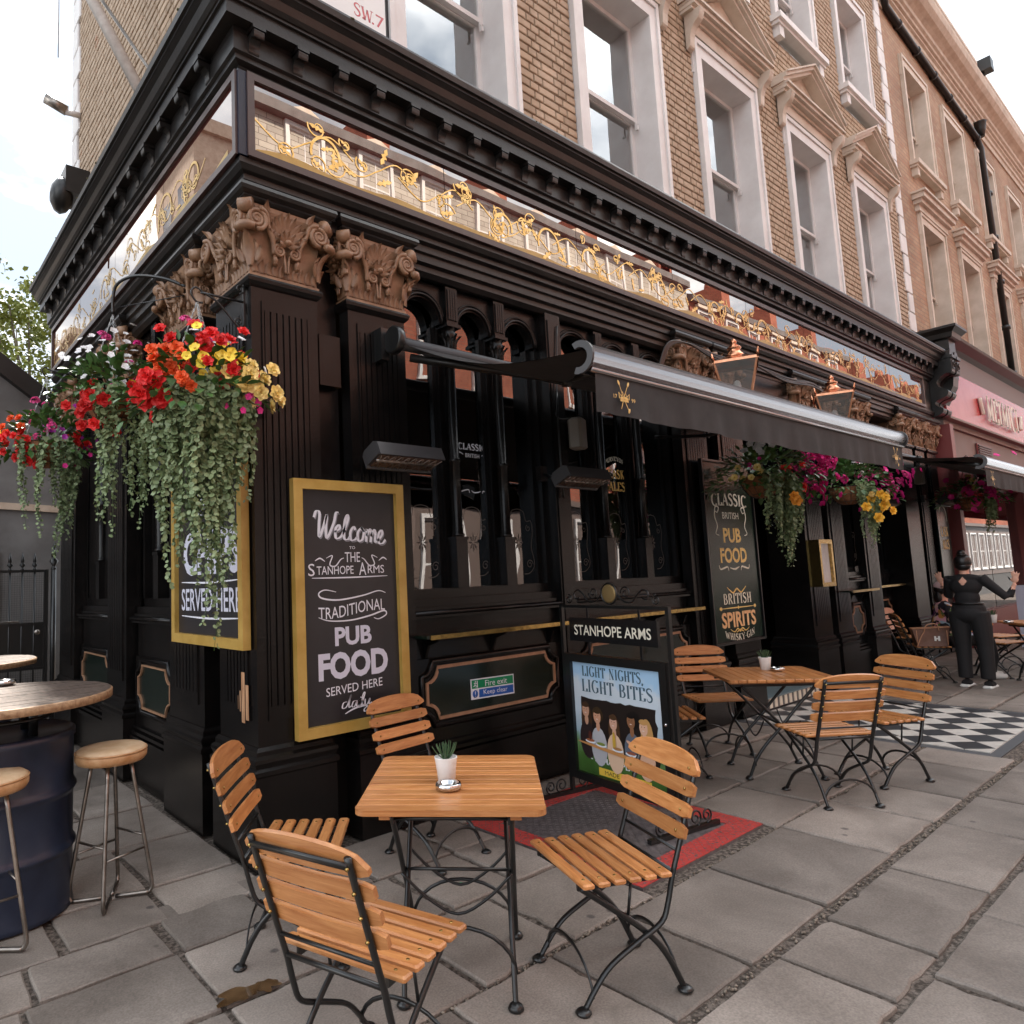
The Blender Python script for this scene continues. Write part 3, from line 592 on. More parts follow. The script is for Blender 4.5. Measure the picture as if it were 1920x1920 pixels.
def bay(x0, x1, nl, T, base=True, shelf=True, deep=.30, gold=True, etch=True, sx=(0, 0), label=None):
    """T maps local (x, z, out) with out = 0 on the building line"""
    root = mo('window_bay', (lambda: (lambda mb: (mb.box(x0, x1, 0, .34, -.3, -.06, T), mb.box(x0, x1, .36, 1.02, -.3, -.10, T), mb.mesh('window_bay', BLACK))[-1])(MB()))(), PUB, label=label)
    mb = MB()
    mb.box(x0, x1, .34, .375, -.1, -.045, T); mb.box(x0, x1, .385, .41, -.1, -.06, T); mb.box(x0, x1, .43, .45, -.1, -.075, T)
    mb.build('skirting_mould', BLACK, root)
    # panel with gilt octagonal trim
    a, b, z0, z1, c = x0+.10, x1-.10, .60, .965, .10
    def octo(e):
        def sc(cx, cz, s0): return [(cx+(c-e*0)*.95*cos(radians(s0-90*i/5))*1, cz+c*.95*sin(radians(s0-90*i/5))) for i in range(6)]
        A, B, Z0, Z1 = a+e, b-e, z0+e, z1-e
        pts = []
        for cx, cz, s0 in ((A, Z0, 90), (B, Z0, 180), (B, Z1, 270), (A, Z1, 360)): pts += [(cx+c*cos(radians(s0-90*i/5)), cz+c*sin(radians(s0-90*i/5))) for i in range(6)]
        return pts
    mb = MB(); O = octo(0); mb.prism(O, -.101, -.094, T); mb.build('panel', GREENB, root)
    mb = MB(); O = octo(.01); mb.tube([T @ V((p[0], p[1], -.09)) for p in O], .016, 4, closed=True, flat=(1, .55)); mb.build('panel_trim', TRIM, root)
    mb = MB(); O = octo(-.035); mb.tube([T @ V((p[0], p[1], -.095)) for p in O], .022, 6, closed=True); mb.build('panel_mould', BLACK, root)
    # sill
    mb = MB(); mb.box(x0, x1, 1.02, 1.30, -.3, -.12, T); mb.box(x0, x1, 1.30, 1.335, -.3, -.06, T); mb.box(x0, x1, 1.345, 1.375, -.3, -.085, T); mb.box(x0, x1, 1.375, 1.43, -.3, -.11, T)
    mb.tube([T @ V((x0, 1.335, -.06)), T @ V((x1, 1.335, -.06))], .018, 8)
    mb.build('sill', BLACK, root)
    if shelf:
        mb = MB(); mb.box(x0-sx[0], x1+sx[1], 1.175, 1.195, -.12, .10, T); sh = mb.build('drinks_shelf', GREENB, root, label='narrow green drinks ledge')
        mb = MB(); mb.box(x0-sx[0]+.03, x1+sx[1], 1.168, 1.198, .1, .106, T); mb.build('brass_edge', BRASS, root)
        mb = MB()
        k = max(2, int((x1-x0)/.42))
        for i in range(k):
            xx = x0+.12+(x1-x0-.24)*i/(k-1)
            mb = MB(); mb.prism([(0, 0), (.18, 0), (.15, -.03), (.06, -.06), (.02, -.15), (0, -.17)][::-1], -.011, .011, T @ frame((xx, 1.175, -.12), (0, 0, 1), (0, 1, 0))); mb.build('shelf_bracket', BLACK, root)
    # frame, columns, arches
    fr = MB(); fr.box(x0, x1, 1.43, 1.50, -.3, -.17, T); fr.box(x0, x1, 3.80, 3.85, -.3, -.12, T); fr.box(x0, x0+.04, 1.5, 3.8, -.3, -.16, T); fr.box(x1-.04, x1, 1.5, 3.8, -.3, -.16, T)
    lw = (x1-x0)/nl
    for i in range(1, nl):
        xx = x0+lw*i; fr.box(xx-.075, xx+.075, 1.50, 3.80, -.29, -.2, T)
        fr.box(xx-.11, xx-.09, 1.5, 3.5, -.29, -.235, T); fr.box(xx+.09, xx+.11, 1.5, 3.5, -.29, -.235, T)
    fr.build('window_frame', BLACK, root)
    for i in range(1, nl):
        xx = x0+lw*i; cb = MB()
        cb.box(xx-.055, xx+.055, 1.50, 1.85, -.2, -.105, T); cb.box(xx-.062, xx+.062, 1.85, 1.875, -.2, -.098, T)
        A = T @ TR(xx, 0, -.15) @ ROT(-pi/2, 'X')
        A = T @ TR(xx, 1.875, -.15) @ ROT(-pi/2, 'X')
        cb.lathe([(.05, 0), (.052, .02), (.042, .03), (.044, .06), (.041, .065), (.043, .35), (.043, .56), (.05, .565), (.05, .585), (.040, .59), (.037, 1.40), (.045, 1.41), (.045, 1.43)], 18, A)
        cb.lathe([(.040, 1.43), (.045, 1.47), (.055, 1.52), (.068, 1.56), (.05, 1.575), (.07, 1.60)], 8, A)
        for q in range(8): petal(cb, A @ ROT(q*pi/4, 'Z') @ TR(0, -.045, 1.44) @ ROT(pi/2, 'X'), .11, .045, .008, .4, 3)
        cb.box(xx-.072, xx+.072, 3.475, 3.50, -.2, -.08, T); cb.box(xx-.058, xx+.058, 3.50, 3.79, -.2, -.095, T)
        for q in range(4): cb.box(xx-.045+q*.024, xx-.027+q*.024, 3.53, 3.77, -.1, -.086, T)
        cb.build('colonnette', BLACK, root)
    ab = MB()
    for i in range(nl):
        a = x0+lw*i+(.058 if i else .04); b = x0+lw*(i+1)-(.058 if i < nl-1 else .04); r = min((b-a)/2-.035, .25)
        arc_panel(ab, a, b, 3.50, 3.80, r, T, -.22, -.14)
        for e in (a, b-((b-a)/2-r)): ab.box(e, e+(b-a)/2-r, 1.5, 3.5, -.27, -.225, T)
    ab.build('arch_panel', BLACK, root)
    for i in range(nl):
        gm = MB(); gm.box(x0+lw*i+.03, x0+lw*(i+1)-.03, 1.49, 3.795, -.262, -.256, T); gm.build('window_pane', PANE, root)
        if etch:
            cx = x0+lw*(i+.5); em = MB(); TT = T @ TR(cx, 1.50, -.2555)
            for sd_ in (-1, 1):
                for S in ([(.0, .62), (.07, .60), (.1, .52), (.16, .52), (.17, .42), (.15, .3), (.18, .16), (.12, .09), (.05, .08)],):
                    em.ribbon([(sd_*p.x, p.y) for p in crom(S, 5)], .006, TT)
                em.ribbon(spiral(sd_*.12, .16, .04, .008, 0, sd_*1.4, 18), .006, TT); em.ribbon(spiral(sd_*.12, .46, .03, .008, 2, sd_*1.2, 14), .005, TT)
            for q in range(8):
                a = q*pi/4
                em.ribbon([(.012*cos(a), .34+.012*sin(a)), (.035*cos(a), .34+.045*sin(a)), (.05*cos(a), .34+.075*sin(a))], lambda t, d: .018*sin(pi*min(.95, t+.1)), TT)
            em.build('etched_ornament', ETCH, root)
    return root
ETCH = mat('etched_glass', (.10, .085, .075), .8)
F0 = frame((0, 0, 0), (1, 0, 0), (0, 0, 1))
bay(1.22, 2.77, 3, F0, sx=(.03, .2), label='nearest window bay with fire exit sticker below it')
mb = MB(); mb.box(2.77, 2.96, .05, .3, 0, 3.80); mb.box(2.79, 2.94, .04, .05, .5, 3.74); mb.build('post', BLACK, PUB)
bay(2.96, 4.76, 3, F0, sx=(.0, -.05))
bay(8.72, 9.33, 1, F0, sx=(.35, .0)); bay(9.90, 11.25, 2, frame((0, .25, 0), (1, 0, 0), (0, 0, 1)))
F1 = frame((0, 0, 0), (0, -1, 0), (0, 0, 1))
bay(-2.48, -1.50, 2, F1, shelf=False); bay(-4.35, -3.15, 2, F1, shelf=False)
# sealed dark room behind the glass, with warm lamps
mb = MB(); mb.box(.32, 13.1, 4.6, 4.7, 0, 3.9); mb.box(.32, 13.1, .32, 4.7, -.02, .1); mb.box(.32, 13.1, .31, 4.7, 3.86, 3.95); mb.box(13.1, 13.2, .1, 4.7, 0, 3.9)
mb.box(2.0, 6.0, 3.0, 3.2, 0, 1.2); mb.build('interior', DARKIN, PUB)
for (x, y, z, r) in ((2.42, 1.1, 2.17, .035), (2.75, 1.5, 2.2, .03), (1.42, .95, 2.05, .035), (1.44, .8, 1.86, .03), (3.6, 1.3, 2.15, .035)):
    t_ = empty('wall_lamp', (x, y, z), label='small glowing amber globe lamp inside the pub, %s' % {2.42: 'behind the centre pane', 2.75: 'behind the third pane', 1.42: 'upper one beside the chalkboard', 1.44: 'lower one beside the chalkboard', 3.6: 'in the second bay'}[x], cat='lamp', group='amber lamps inside the pub')
    mb = MB(); mb.ell((0, 0, 0), (r, r, r), n=12, m=8); mb.build('bulb', LAMPE, t_)
    mb = MB(); mb.tube([(0, 0, r), (0, 0, r+.05), (0, .1, r+.09)], .008, 6); mb.build('lamp_arm', BRASS, t_)
# paper notices inside the panes
for (x, z, ww, hh, lb) in ((1.44, 1.70, .17, .26, 'white menu sheet taped inside the first pane beside the chalkboard'), (2.63, 1.73, .10, .24, 'narrow white notice inside the third pane of the nearest bay'), (2.52, 2.12, .2, .12, 'landscape white notice higher inside the third pane of the nearest bay'), (3.12, 2.06, .08, .08, 'small square white sticker behind the first pane after the post')):
    mb = MB(); mb.box(x-ww/2, x+ww/2, .268, .27, z-hh/2, z+hh/2); mb.build('notice', PAPER, None, label=lb, cat='notice', group='paper notices in the pub windows')
# glass lettering
TT = FR(2.03, .2545, 2.60); r_o = empty('window_lettering', parent=PUB)
serif('CLASSIC', .30, .05, TT, CHALK, r_o, .26, .09); text('BRITISH', .15, .032, TT @ TR(0, -.07, 0), CHALK, r_o)
swirl([[(sd*.1, -.065), (sd*.14, -.05), (sd*.165, -.075), (sd*.15, -.13), (sd*.145, -.19), (sd*.17, -.21), (sd*.175, -.18)] for sd in (-1, 1)], TT, CHALK, r_o, .008)
swirl([[(-.16, -.32), (-.15, -.36), (-.1, -.35), (-.06, -.345), (-.05, -.37)], [(-.03, -.35), (0, -.365), (.05, -.36), (.07, -.35)], [(.16, -.32), (.15, -.36), (.1, -.35), (.09, -.37)]], TT, CHALK, r_o, .007)
TT = FR(3.93, .2545, 2.5); r_o = empty('window_lettering', parent=PUB)
serif('CASK', .26, .085, TT, GILT, r_o, .24, .08); serif('ALES', .26, .085, TT @ TR(.0, -.12, 0), GILT, r_o, .24, .08); serif('PURVEYORS', .34, .04, TT @ TR(0, .15, 0), CREAML, r_o, .2, .08, arc=lambda t: -.05*t*t)
swirl([[(sd*.16, .08), (sd*.2, .07), (sd*.21, -.02), (sd*.17, -.12), (sd*.19, -.18)] for sd in (-1, 1)], TT, CREAML, r_o, .008)
# door recess between the pier and the green board
mb = MB(); mb.box(6.03, 6.2, .1, .9, 0, 3.85); mb.box(6.03, 7.46, .85, .95, .1, 3.85); mb.box(6.2, 7.43, .05, .85, 3.3, 3.84)
mb.box(6.35, 6.75, .80, .85, .25, 3.0); mb.box(6.8, 7.3, .80, .85, .25, 3.0); mb.box(6.0, 6.12, .06, .12, 0, 3.8); mb.build('door_recess', BLACK, PUB)
mb = MB(); mb.box(6.04, 7.42, .02, .84, .004, .12); mb.build('doorstep', GREYR, PUB)
mb = MB(); mb.box(6.04, 7.42, .0, .84, .12, .135); mb.build('step_tread', mat('blue_grey_tile', (.17, .23, .25), .4), PUB)
for i in range(11):
    mb = MB(); a = 6.1+i*.12; mb.box(a, a+.06, .012, .02, .015, .115); mb.build('tile', CREAML, PUB)
# far dark door wall on the side street beyond L3
mb = MB(); mb.box(.25, .3, 2.4, 4.6, 0, 3.85); mb.build('side_wall', BLACK, PUB)
# end console group
CON = empty('end_console', (12.92, 0, 0), parent=PUB)
for k, xx in enumerate((0.02, .30)):
    mb = MB(); T = frame((xx, 0, 0), (0, -1, 0), (0, 0, 1))
    S = [(0, 4.05), (.10, 4.04), (.18, 4.08), (.2, 4.16), (.13, 4.2), (.09, 4.27), (.16, 4.33), (.26, 4.36), (.3, 4.44), (.25, 4.5), (.17, 4.55), (.15, 4.64), (.22, 4.72), (.3, 4.76), (.38, 4.78), (.38, 5.02), (.36, 5.02), (0, 5.02)]
    mb.prism([(p.x, p.y) for p in crom(S, 3)], 0, .2, T)
    mb.box(-.0+xx-.02, xx-.2-.0+.0+.22-.0, -.40, .02, 5.02, 5.06) if False else mb.box(xx-.215, xx+.015, -.41, .02, 5.02, 5.07)
    mb.lathe([(.11, -.2), (.11, 0)], 16, frame((xx-.1, -.29, 5.07), (0, 1, 0), (0, 0, 1)) @ ROT(0, 'Z')) if False else None
    arch = [(xx-.1+.11*cos(pi*i/10), 5.07+.11*sin(pi*i/10)) for i in range(11)]
    mb.prism(arch, 0, .38, frame((0, 0, 0), (1, 0, 0), (0, 0, 1)))
    mb.build('console', BLACK2, CON)
    mb = MB(); mb.box(xx-.16, xx-.04, -.395, -.38, 4.83, 4.98); mb.tube([V((xx-.1+a_*.03, -.398, 4.86+.02*i)) for i, a_ in enumerate((0, 1, 0, -1, 0, 0))], .012, 6); mb.build('rosette_panel', BLACK2, CON)
for o in CON.children: o.location.x = .22
mb = MB(); mb.box(.42, .80, -.30, .1, 4.75, 5.45); mb.ring([(0, 5.45), (.03, 5.47), (.05, 5.55), (.12, 5.62), (.12, 5.66), (0, 5.70)], .38, .84, -.34, .1); mb.prism([(0, 4.2), (.12, 4.3), (.28, 4.6), (.3, 4.76), (0, 4.76)], -.76, -.46, frame((0, 0, 0), (0, -1, 0), (0, 0, 1)) if False else frame((0, 0, 0), (0, -1, 0), (0, 0, 1)) @ ROT(0, 'Z'))
mb.build('console_block', BLACK2, CON)
# ================================================================== UPPER STOREYS
def unit_brick():
    mb = MB(); mb.bbox(0, 1, 0, 1, 0, 1, .0) if False else None
    b = .045
    vs = [(0, 1, 0), (1, 1, 0), (1, 1, 1), (0, 1, 1), (b*.4, .12, .08), (1-b*.4, .12, .08), (1-b*.4, .12, .92), (b*.4, .12, .92), (b, 0, .16), (1-b, 0, .16), (1-b, 0, .84), (b, 0, .84)]
    fs = [(8, 9, 10, 11)]+[(4+i, 4+(i+1) % 4, 8+(i+1) % 4, 8+i) for i in range(4)]+[(i, (i+1) % 4, 4+(i+1) % 4, 4+i) for i in range(4)]
    mb.add(vs, fs); return mb
UB = unit_brick(); UBM = UB.mesh('brick', BRICKM)
ALLB = []
def bricks(T, u0, u1, v0, v1, holes):
    """T maps local x along the wall, y into the wall, z up; bricks stand 12 mm proud of the joint face"""
    course, r, v = .084, 0, v0
    rn = random.Random(5)
    while v < v1-.02:
        u = u0-(.0 if r % 2 else .17); k = r % 2
        while u < u1:
            ln = .215 if k % 2 == 0 else .105; a, b = max(u, u0), min(u+ln, u1)
            segs = [(a, b)]
            for h in holes:
                if h[2] < v+.06 and h[3] > v+.015:
                    ns = []
                    for s in segs:
                        if h[1] <= s[0] or h[0] >= s[1]: ns.append(s)
                        else:
                            if s[0] < h[0]: ns.append((s[0], h[0]))
                            if s[1] > h[1]: ns.append((h[1], s[1]))
                    segs = ns
            for a, b in segs:
                if b-a > .02: ALLB.append(T @ TR(a, -.012+rn.uniform(-.003, .002), v+rn.uniform(-.002, .002)) @ Matrix.Diagonal((b-a, .02, .073, 1)))
            u += ln+.011; k += 1
        v += course; r += 1
WX = [1.97, 4.33, 6.68, 9.10, 11.55]
HOLES = []
for i, x in enumerate(WX):
    hw = .80 if i else .75
    HOLES += [(x-hw, x+hw, 5.2, 8.02), (x-.78, x+.78, 9.12, 11.5)]
HOLES.append((.72, 1.2, 5.3, 6.3)); HOLES.append((13.0, 13.4, 5, 13))
WY = .15
bricks(TR(0, WY, 0), .15, 13.0, 5.22, 12.3, HOLES)
bricks(frame((.15, 0, 0), (0, -1, 0), (-1, 0, 0)) @ Matrix(((1, 0, 0, 0), (0, 0, -1, 0), (0, 1, 0, 0), (0, 0, 0, 1))) if False else Matrix(((0, -1, 0, .15), (-1, 0, 0, 0), (0, 0, 1, 0), (0, 0, 0, 1))) @ Matrix.Diagonal((1, -1, 1, 1)), -4.86, -.15, 5.22, 9.6, [])
# wall cores
mb = MB()
def wall_with_holes(mb, x0, x1, z0, z1, y0, y1, holes):
    zs = sorted(set([z0, z1]+[h[2] for h in holes]+[h[3] for h in holes])); zs = [z for z in zs if z0 <= z <= z1]
    for a, b in zip(zs, zs[1:]):
        hs = sorted([(h[0], h[1]) for h in holes if h[2] <= a+1e-6 and h[3] >= b-1e-6]); x = x0
        for h0, h1 in hs:
            if h0 > x: mb.box(x, h0, y0, y1, a, b)
            x = max(x, h1)
        if x < x1: mb.box(x, x1, y0, y1, a, b)
OPEN = [h for h in HOLES if h[0] < 12.9 and h[1]-h[0] > 1]
wall_with_holes(mb, .15, 13.2, 4.9, 12.6, WY, .5, OPEN); mb.box(.15, .5, .5, YL, 4.9, 12.6)
UW = mb.build('upper_wall', MORTAR, PUB, label='pale stock brick upper storeys')
def dist_key(m):
    c = m @ V((.5, 0, .5)); d = (c-CAM).length; q = c-CAM
    u = q.dot(r_)/q.dot(fwd); v = q.dot(u_)/q.dot(fwd)
    inside = q.dot(fwd) > 0 and -.6 < u < .92 and v < .75
    return d+(0 if inside else 100)
ALLB.sort(key=dist_key)
for m in ALLB[:296]: mo('brick', UBM, UW, m)
mb = MB(); mb.sm = []
cv = [V(v) for v in UB.v]
uvn = []
rb = random.Random(3)
for m in ALLB[296:]: mb.add([m @ v for v in cv], UB.f[:9] if False else UB.f)
BR2 = mat('stock_brick_field', (.34, .235, .155), .85, col2=(.51, .385, .28), vs_=7, mixr=(.3, .7), bump=.5, bs=95, wear=(.40, .21, .13), wearscale=5.5, wearpos=.63)
mb.build('brickwork', BR2, UW, kind='stuff')
# stucco quoins
def quoins(T, u, z0, z1, par, depth=.03):
    z = z0; k = 0
    while z < z1:
        w_ = .34 if k % 2 else .24; mb = MB(); mb.bbox(0, w_, -depth, .02, 0, .355, .012, T @ TR(u, 0, z)); mb.build('quoin', WHITEP, par); z += .37; k += 1
quoins(TR(0, WY, 0) @ TR(13.3, 0, 0) @ Matrix.Diagonal((-1, 1, 1, 1)), 0, 5.3, 12.2, UW)
LT = Matrix(((0, 1, 0, .15), (1, 0, 0, 0), (0, 0, 1, 0), (0, 0, 0, 1)))
quoins(LT @ TR(YL, 0, 0) @ Matrix.Diagonal((-1, 1, 1, 1)), 0, 5.3, 12, UW)
# sash windows
def sash(par, cx, z0, z1, ow, y=WY, m_s=WHITEP, hood=None, jw=.17, rec=.20, nm='sash_window', sill=False, blind=.55, meet=.53, pm=UPANE, T=Matrix(), detail=True):
    x0, x1 = cx-ow/2, cx+ow/2; mb = MB()
    mb.box(x0, x0+jw, y-.045, y+.3, z0, z1+.18, T); mb.box(x1-jw, x1, y-.045, y+.3, z0, z1+.18, T); mb.box(x0+jw, x1-jw, y-.045, y+.3, z1, z1+.18, T)
    if detail:
        for a, b in ((x0, x0+.05), (x1-.05, x1)): mb.box(a, b, y-.065, y-.045, z0, z1+.2, T)
        mb.box(x0+.05, x1-.05, y-.065, y-.045, z1+.14, z1+.2, T); mb.box(x0-.02, x0, y-.03, y, z1-.25, z1+.2, T); mb.box(x1, x1+.02, y-.03, y, z1-.25, z1+.2, T)
    if sill:
        mb.box(x0-.08, x1+.08, y-.16, y+.1, z0-.09, z0, T); mb.box(x0-.05, x1+.05, y-.12, y, z0-.14, z0-.09, T)
        for a in (x0, x1-.14): mb.box(a, a+.14, y-.10, y, z0-.3, z0-.14, T)
    root = mb.build(nm, m_s, par)
    fr = MB(); a, b = x0+jw, x1-jw; zm = z0+(z1-z0)*meet; yo = y+rec
    for zz0, zz1, yy in ((z0, zm+.02, yo+.05), (zm-.02, z1, yo)):
        fr.box(a, a+.055, yy, yy+.045, zz0, zz1, T); fr.box(b-.055, b, yy, yy+.045, zz0, zz1, T); fr.box(a+.055, b-.055, yy, yy+.045, zz0, zz0+(.07 if zz0 == z0 else .045), T); fr.box(a+.055, b-.055, yy, yy+.045, zz1-.05, zz1, T)
    if detail: fr.prism([(0, 0), (.03, 0), (.03, .05), (.012, .07), (.012, .1), (0, .1)], 0, .03, T @ frame((b-.03, yo, zm-.12), (0, -1, 0), (0, 0, 1)))
    fr.build('sash_frame', WHITEP if m_s is WHITEP else m_s, root)
    gm = MB(); gm.box(a+.05, b-.05, yo+.07, yo+.076, z0+.05, zm, T); gm.box(a+.05, b-.05, yo+.018, yo+.024, zm, z1-.04, T); gm.build('window_pane', pm, root)
    bl = MB(); zb = z1-(z1-z0)*blind
    bl.box(a+.02, b-.02, yo+.14, yo+.15, zb, z1, T) if blind > 0 else None
    n = 9
    for sgn, xa in ((1, a), (-1, b)):
        bl.add([T @ V((xa+sgn*(b-a)*.26*i/n, yo+.2+.025*(i % 2), z)) for z in (z0, z1) for i in range(n+1)], [(i, i+1, n+2+i, n+1+i) for i in range(n)])
    bl.build('curtain', CURT, root)
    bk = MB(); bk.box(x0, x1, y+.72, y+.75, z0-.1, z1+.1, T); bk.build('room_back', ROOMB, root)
    return root
CURT = mat('pale_curtain', (.62, .64, .62), .8, col2=(.5, .52, .5), vs_=3)
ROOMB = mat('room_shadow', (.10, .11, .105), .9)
def pediment(par, cx, z, w_, y=WY, m_=CREAM):
    mb = MB(); h = w_/2
    mb.box(cx-h+.12, cx+h-.12, y-.07, y+.1, z-.20, z-.02); mb.box(cx-h+.1, cx+h-.1, y-.10, y-.0, z-.06, z-.02)
    for o, a, b in ((.16, -.02, .02), (.20, .02, .07), (.23, .07, .10)): mb.box(cx-h-o*.2+.02, cx+h+o*.2-.02, y-o, y+.05, z+a, z+b)
    rise = .55; n_ = 2
    for sgn in (-1, 1):
        for o, t0, t1 in ((.18, 0, .05), (.22, .05, .10), (.25, .10, .125)):
            L0 = [(sgn*(h+.05), t0), (0, rise+t0), (0, rise+t1), (sgn*(h+.05), t1)]
            pl = [(cx+p[0], z+.10+p[1]) for p in L0]
            if sgn > 0: pl = pl[::-1]
            mb.prism(pl[::-1] if sgn > 0 else pl[::-1], -.05, o, frame((0, y, 0), (1, 0, 0), (0, 0, 1)))
    mb.prism([(cx-h, z+.1), (cx+h, z+.1), (cx, z+.1+rise)], 0, .04, frame((0, y, 0), (1, 0, 0), (0, 0, 1)))
    mb.build('pediment', m_, par)
    for sgn in (-1, 1):
        mb = MB(); xx = cx+sgn*(h-.09)
        P = [(p.x, p.y) for p in crom([(0, -.45), (.05, -.42), (.06, -.3), (.1, -.2), (.17, -.14), (.2, -.06), (.19, -.02), (0, -.02)], 3)]
        mb.prism(P, -.05, .05, frame((xx, y-.03, z), (0, -1, 0), (0, 0, 1))); mb.build('bracket', m_, par)
for i, x in enumerate(WX):
    r0 = sash(PUB, x, 5.25, 7.72, 1.58 if i else 1.46, blind=(.0, .97, .97, .5, .97)[i], meet=.54)
    pediment(r0, x, 8.14, 1.95)
    sash(PUB, x, 9.42, 11.3, 1.52, m_s=CREAM if False else WHITEP, sill=True)
# roof cornice and parapet over both houses
def xmould(name, prof, x0, x1, y, m_, par):
    mb = MB(); vs = []
    for o, z in prof: vs += [(x0, y-o, z), (x1, y-o, z)]
    n = len(prof); mb.add(vs, [(2*i, 2*i+1, 2*i+3, 2*i+2) for i in range(n-1)]+[tuple(2*i for i in range(n)), tuple(2*i+1 for i in reversed(range(n)))]); return mb.build(name, m_, par)
RC = [(-.2, 12.25), (.03, 12.25), (.03, 12.4), (.06, 12.42), (.06, 12.52), (.1, 12.55), (.1, 12.6), (.14, 12.62), (.15, 12.67), (.19, 12.7), (.19, 12.8), (.25, 12.85), (.33, 12.9), (.40, 13.0), (.42, 13.12), (.42, 13.2), (-.2, 13.25)]
RC2 = [(-.4, 13.2), (.05, 13.25), (.05, 13.45), (.09, 13.47), (.09, 13.55), (.05, 13.58), (.05, 13.9), (.12, 13.95), (.2, 14.02), (.2, 14.1), (-.4, 14.15)]
xmould('roof_cornice', RC, .1, 13.38, WY, CREAM2, PUB); xmould('parapet', RC2, .1, 13.38, WY, CREAM, PUB)
# ---- the neighbouring house
HS = empty('terraced_house', label='red brown brick house with cream window surrounds, black drainpipe and crimson cafe fascia', cat='house')
def brickmat(name, c1, c2, mo_, sc):
    m = mat(name, c1, .9); t = m.node_tree; b = t.nodes['Principled BSDF']
    g = N(t, 'ShaderNodeNewGeometry'); mp_ = N(t, 'ShaderNodeMapping'); mp_.inputs['Rotation'].default_value = (pi/2, 0, 0)
    sp = N(t, 'ShaderNodeSeparateXYZ'); cb = N(t, 'ShaderNodeCombineXYZ'); ad = N(t, 'ShaderNodeMath', operation='ADD')
    L(t, g.outputs['Position'], sp.inputs[0]); L(t, sp.outputs[0], ad.inputs[0]); L(t, sp.outputs[1], ad.inputs[1]); L(t, ad.outputs[0], cb.inputs[0]); L(t, sp.outputs[2], cb.inputs[1])
    bt = N(t, 'ShaderNodeTexBrick', offset=.5); bt.inputs['Color1'].default_value = (*c1, 1); bt.inputs['Color2'].default_value = (*c2, 1); bt.inputs['Mortar'].default_value = (*mo_, 1)
    bt.inputs['Scale'].default_value = 1; bt.inputs['Mortar Size'].default_value = .009; bt.inputs['Brick Width'].default_value = .235*sc; bt.inputs['Row Height'].default_value = .084*sc; bt.inputs['Bias'].default_value = -.1
    L(t, cb.outputs[0], bt.inputs[0]); nz = N(t, 'ShaderNodeTexNoise', i_Scale=.8, i_Detail=5.); L(t, g.outputs['Position'], nz.inputs['Vector'])
    hs = N(t, 'ShaderNodeHueSaturation'); mr = N(t, 'ShaderNodeMapRange', n1=.3, n2=.7, n3=.75, n4=1.25); L(t, nz.outputs[0], mr.inputs[0]); L(t, mr.outputs[0], hs.inputs['Value']); L(t, bt.outputs[0], hs.inputs['Color']); L(t, hs.outputs[0], b.inputs['Base Color'])
    bn = N(t, 'ShaderNodeBump', i_Strength=.6, i_Distance=.006); L(t, bt.outputs[1], bn.inputs['Height']); bn.invert = True; L(t, bn.outputs[0], b.inputs['Normal'])
    return m
RB2 = brickmat('terrace_brick', (.36, .20, .125), (.42, .285, .185), (.27, .19, .14), 1.)
RBO = brickmat('opposite_red_brick', (.30, .075, .04), (.35, .11, .06), (.2, .1, .07), 1.)
WBO = brickmat('opposite_white_brick', (.40, .36, .31), (.52, .47, .40), (.14, .11, .09), 2.2)
mb = MB(); hx = [15.07, 17.72, 20.5, 23.4, 26.2, 29.0]; hh = []
for x in hx: hh += [(x-.8, x+.8, 9.3, 11.6), (x-.8, x+.8, 5.6, 8.15)]
wall_with_holes(mb, 13.36, 31, 5.2, 12.3, WY, .5, hh); mb.build('wall', RB2, HS)
for x in hx:
    sash(HS, x, 9.35, 11.45, 1.62, m_s=CREAM, sill=True); r0 = sash(HS, x, 5.6, 8.1, 1.62, m_s=CREAM)
    mb = MB()
    for o, a, b in ((.08, 8.3, 8.42), (.14, 8.42, 8.5), (.2, 8.5, 8.6), (.24, 8.6, 8.64)): mb.box(x-.82-o, x+.82+o, WY-o, WY+.1, a, b)
    mb.build('window_hood', CREAM, r0)
xmould('roof_cornice', RC, 13.4, 31, WY, CREAM2, HS); xmould('parapet', RC2, 13.4, 31, WY, CREAM, HS)
mb = MB()
for k in range(5):
    a = 14.4+k*3.1; mb.bbox(a, a+2.1, WY-.13, WY-.05, 13.62, 13.86, .03)
mb.build('parapet_panel', CREAM, HS)
mb = MB()
mb.tube([(13.35, .02, 12.75), (13.4, .04, 12.45), (13.55, .08, 12.28), (19.75, .08, 11.93), (19.95, .06, 11.7), (20.1, .06, 5.6)], .065, 10)
for t in range(6): mb.tube([(14.2+t*1.1, .085, 12.24-.062*t), (14.26+t*1.1, .085, 12.237-.062*t)], .09, 10)
for t in range(5): mb.tube([(20.08, .06, 10.6-t*1.15), (20.08, .06, 10.5-t*1.15)], .09, 10)
mb.lathe([(.07, 0), (.11, .15), (.14, .35), (.16, .4)], 8, TR(13.34, .0, 12.75)); mb.lathe([(.07, 0), (.11, .2), (.13, .35), (.15, .38)], 8, TR(19.95, .02, 12.0))
mb.build('drainpipe', BLACK2, HS)
mb = MB(); mb.box(19.55, 19.85, -.4, -.15, 13.45, 13.75); mb.tube([(19.7, -.2, 13.5), (19.7, -.1, 13.05)], .05, 6); mb.build('floodlight', BLACK2, HS)
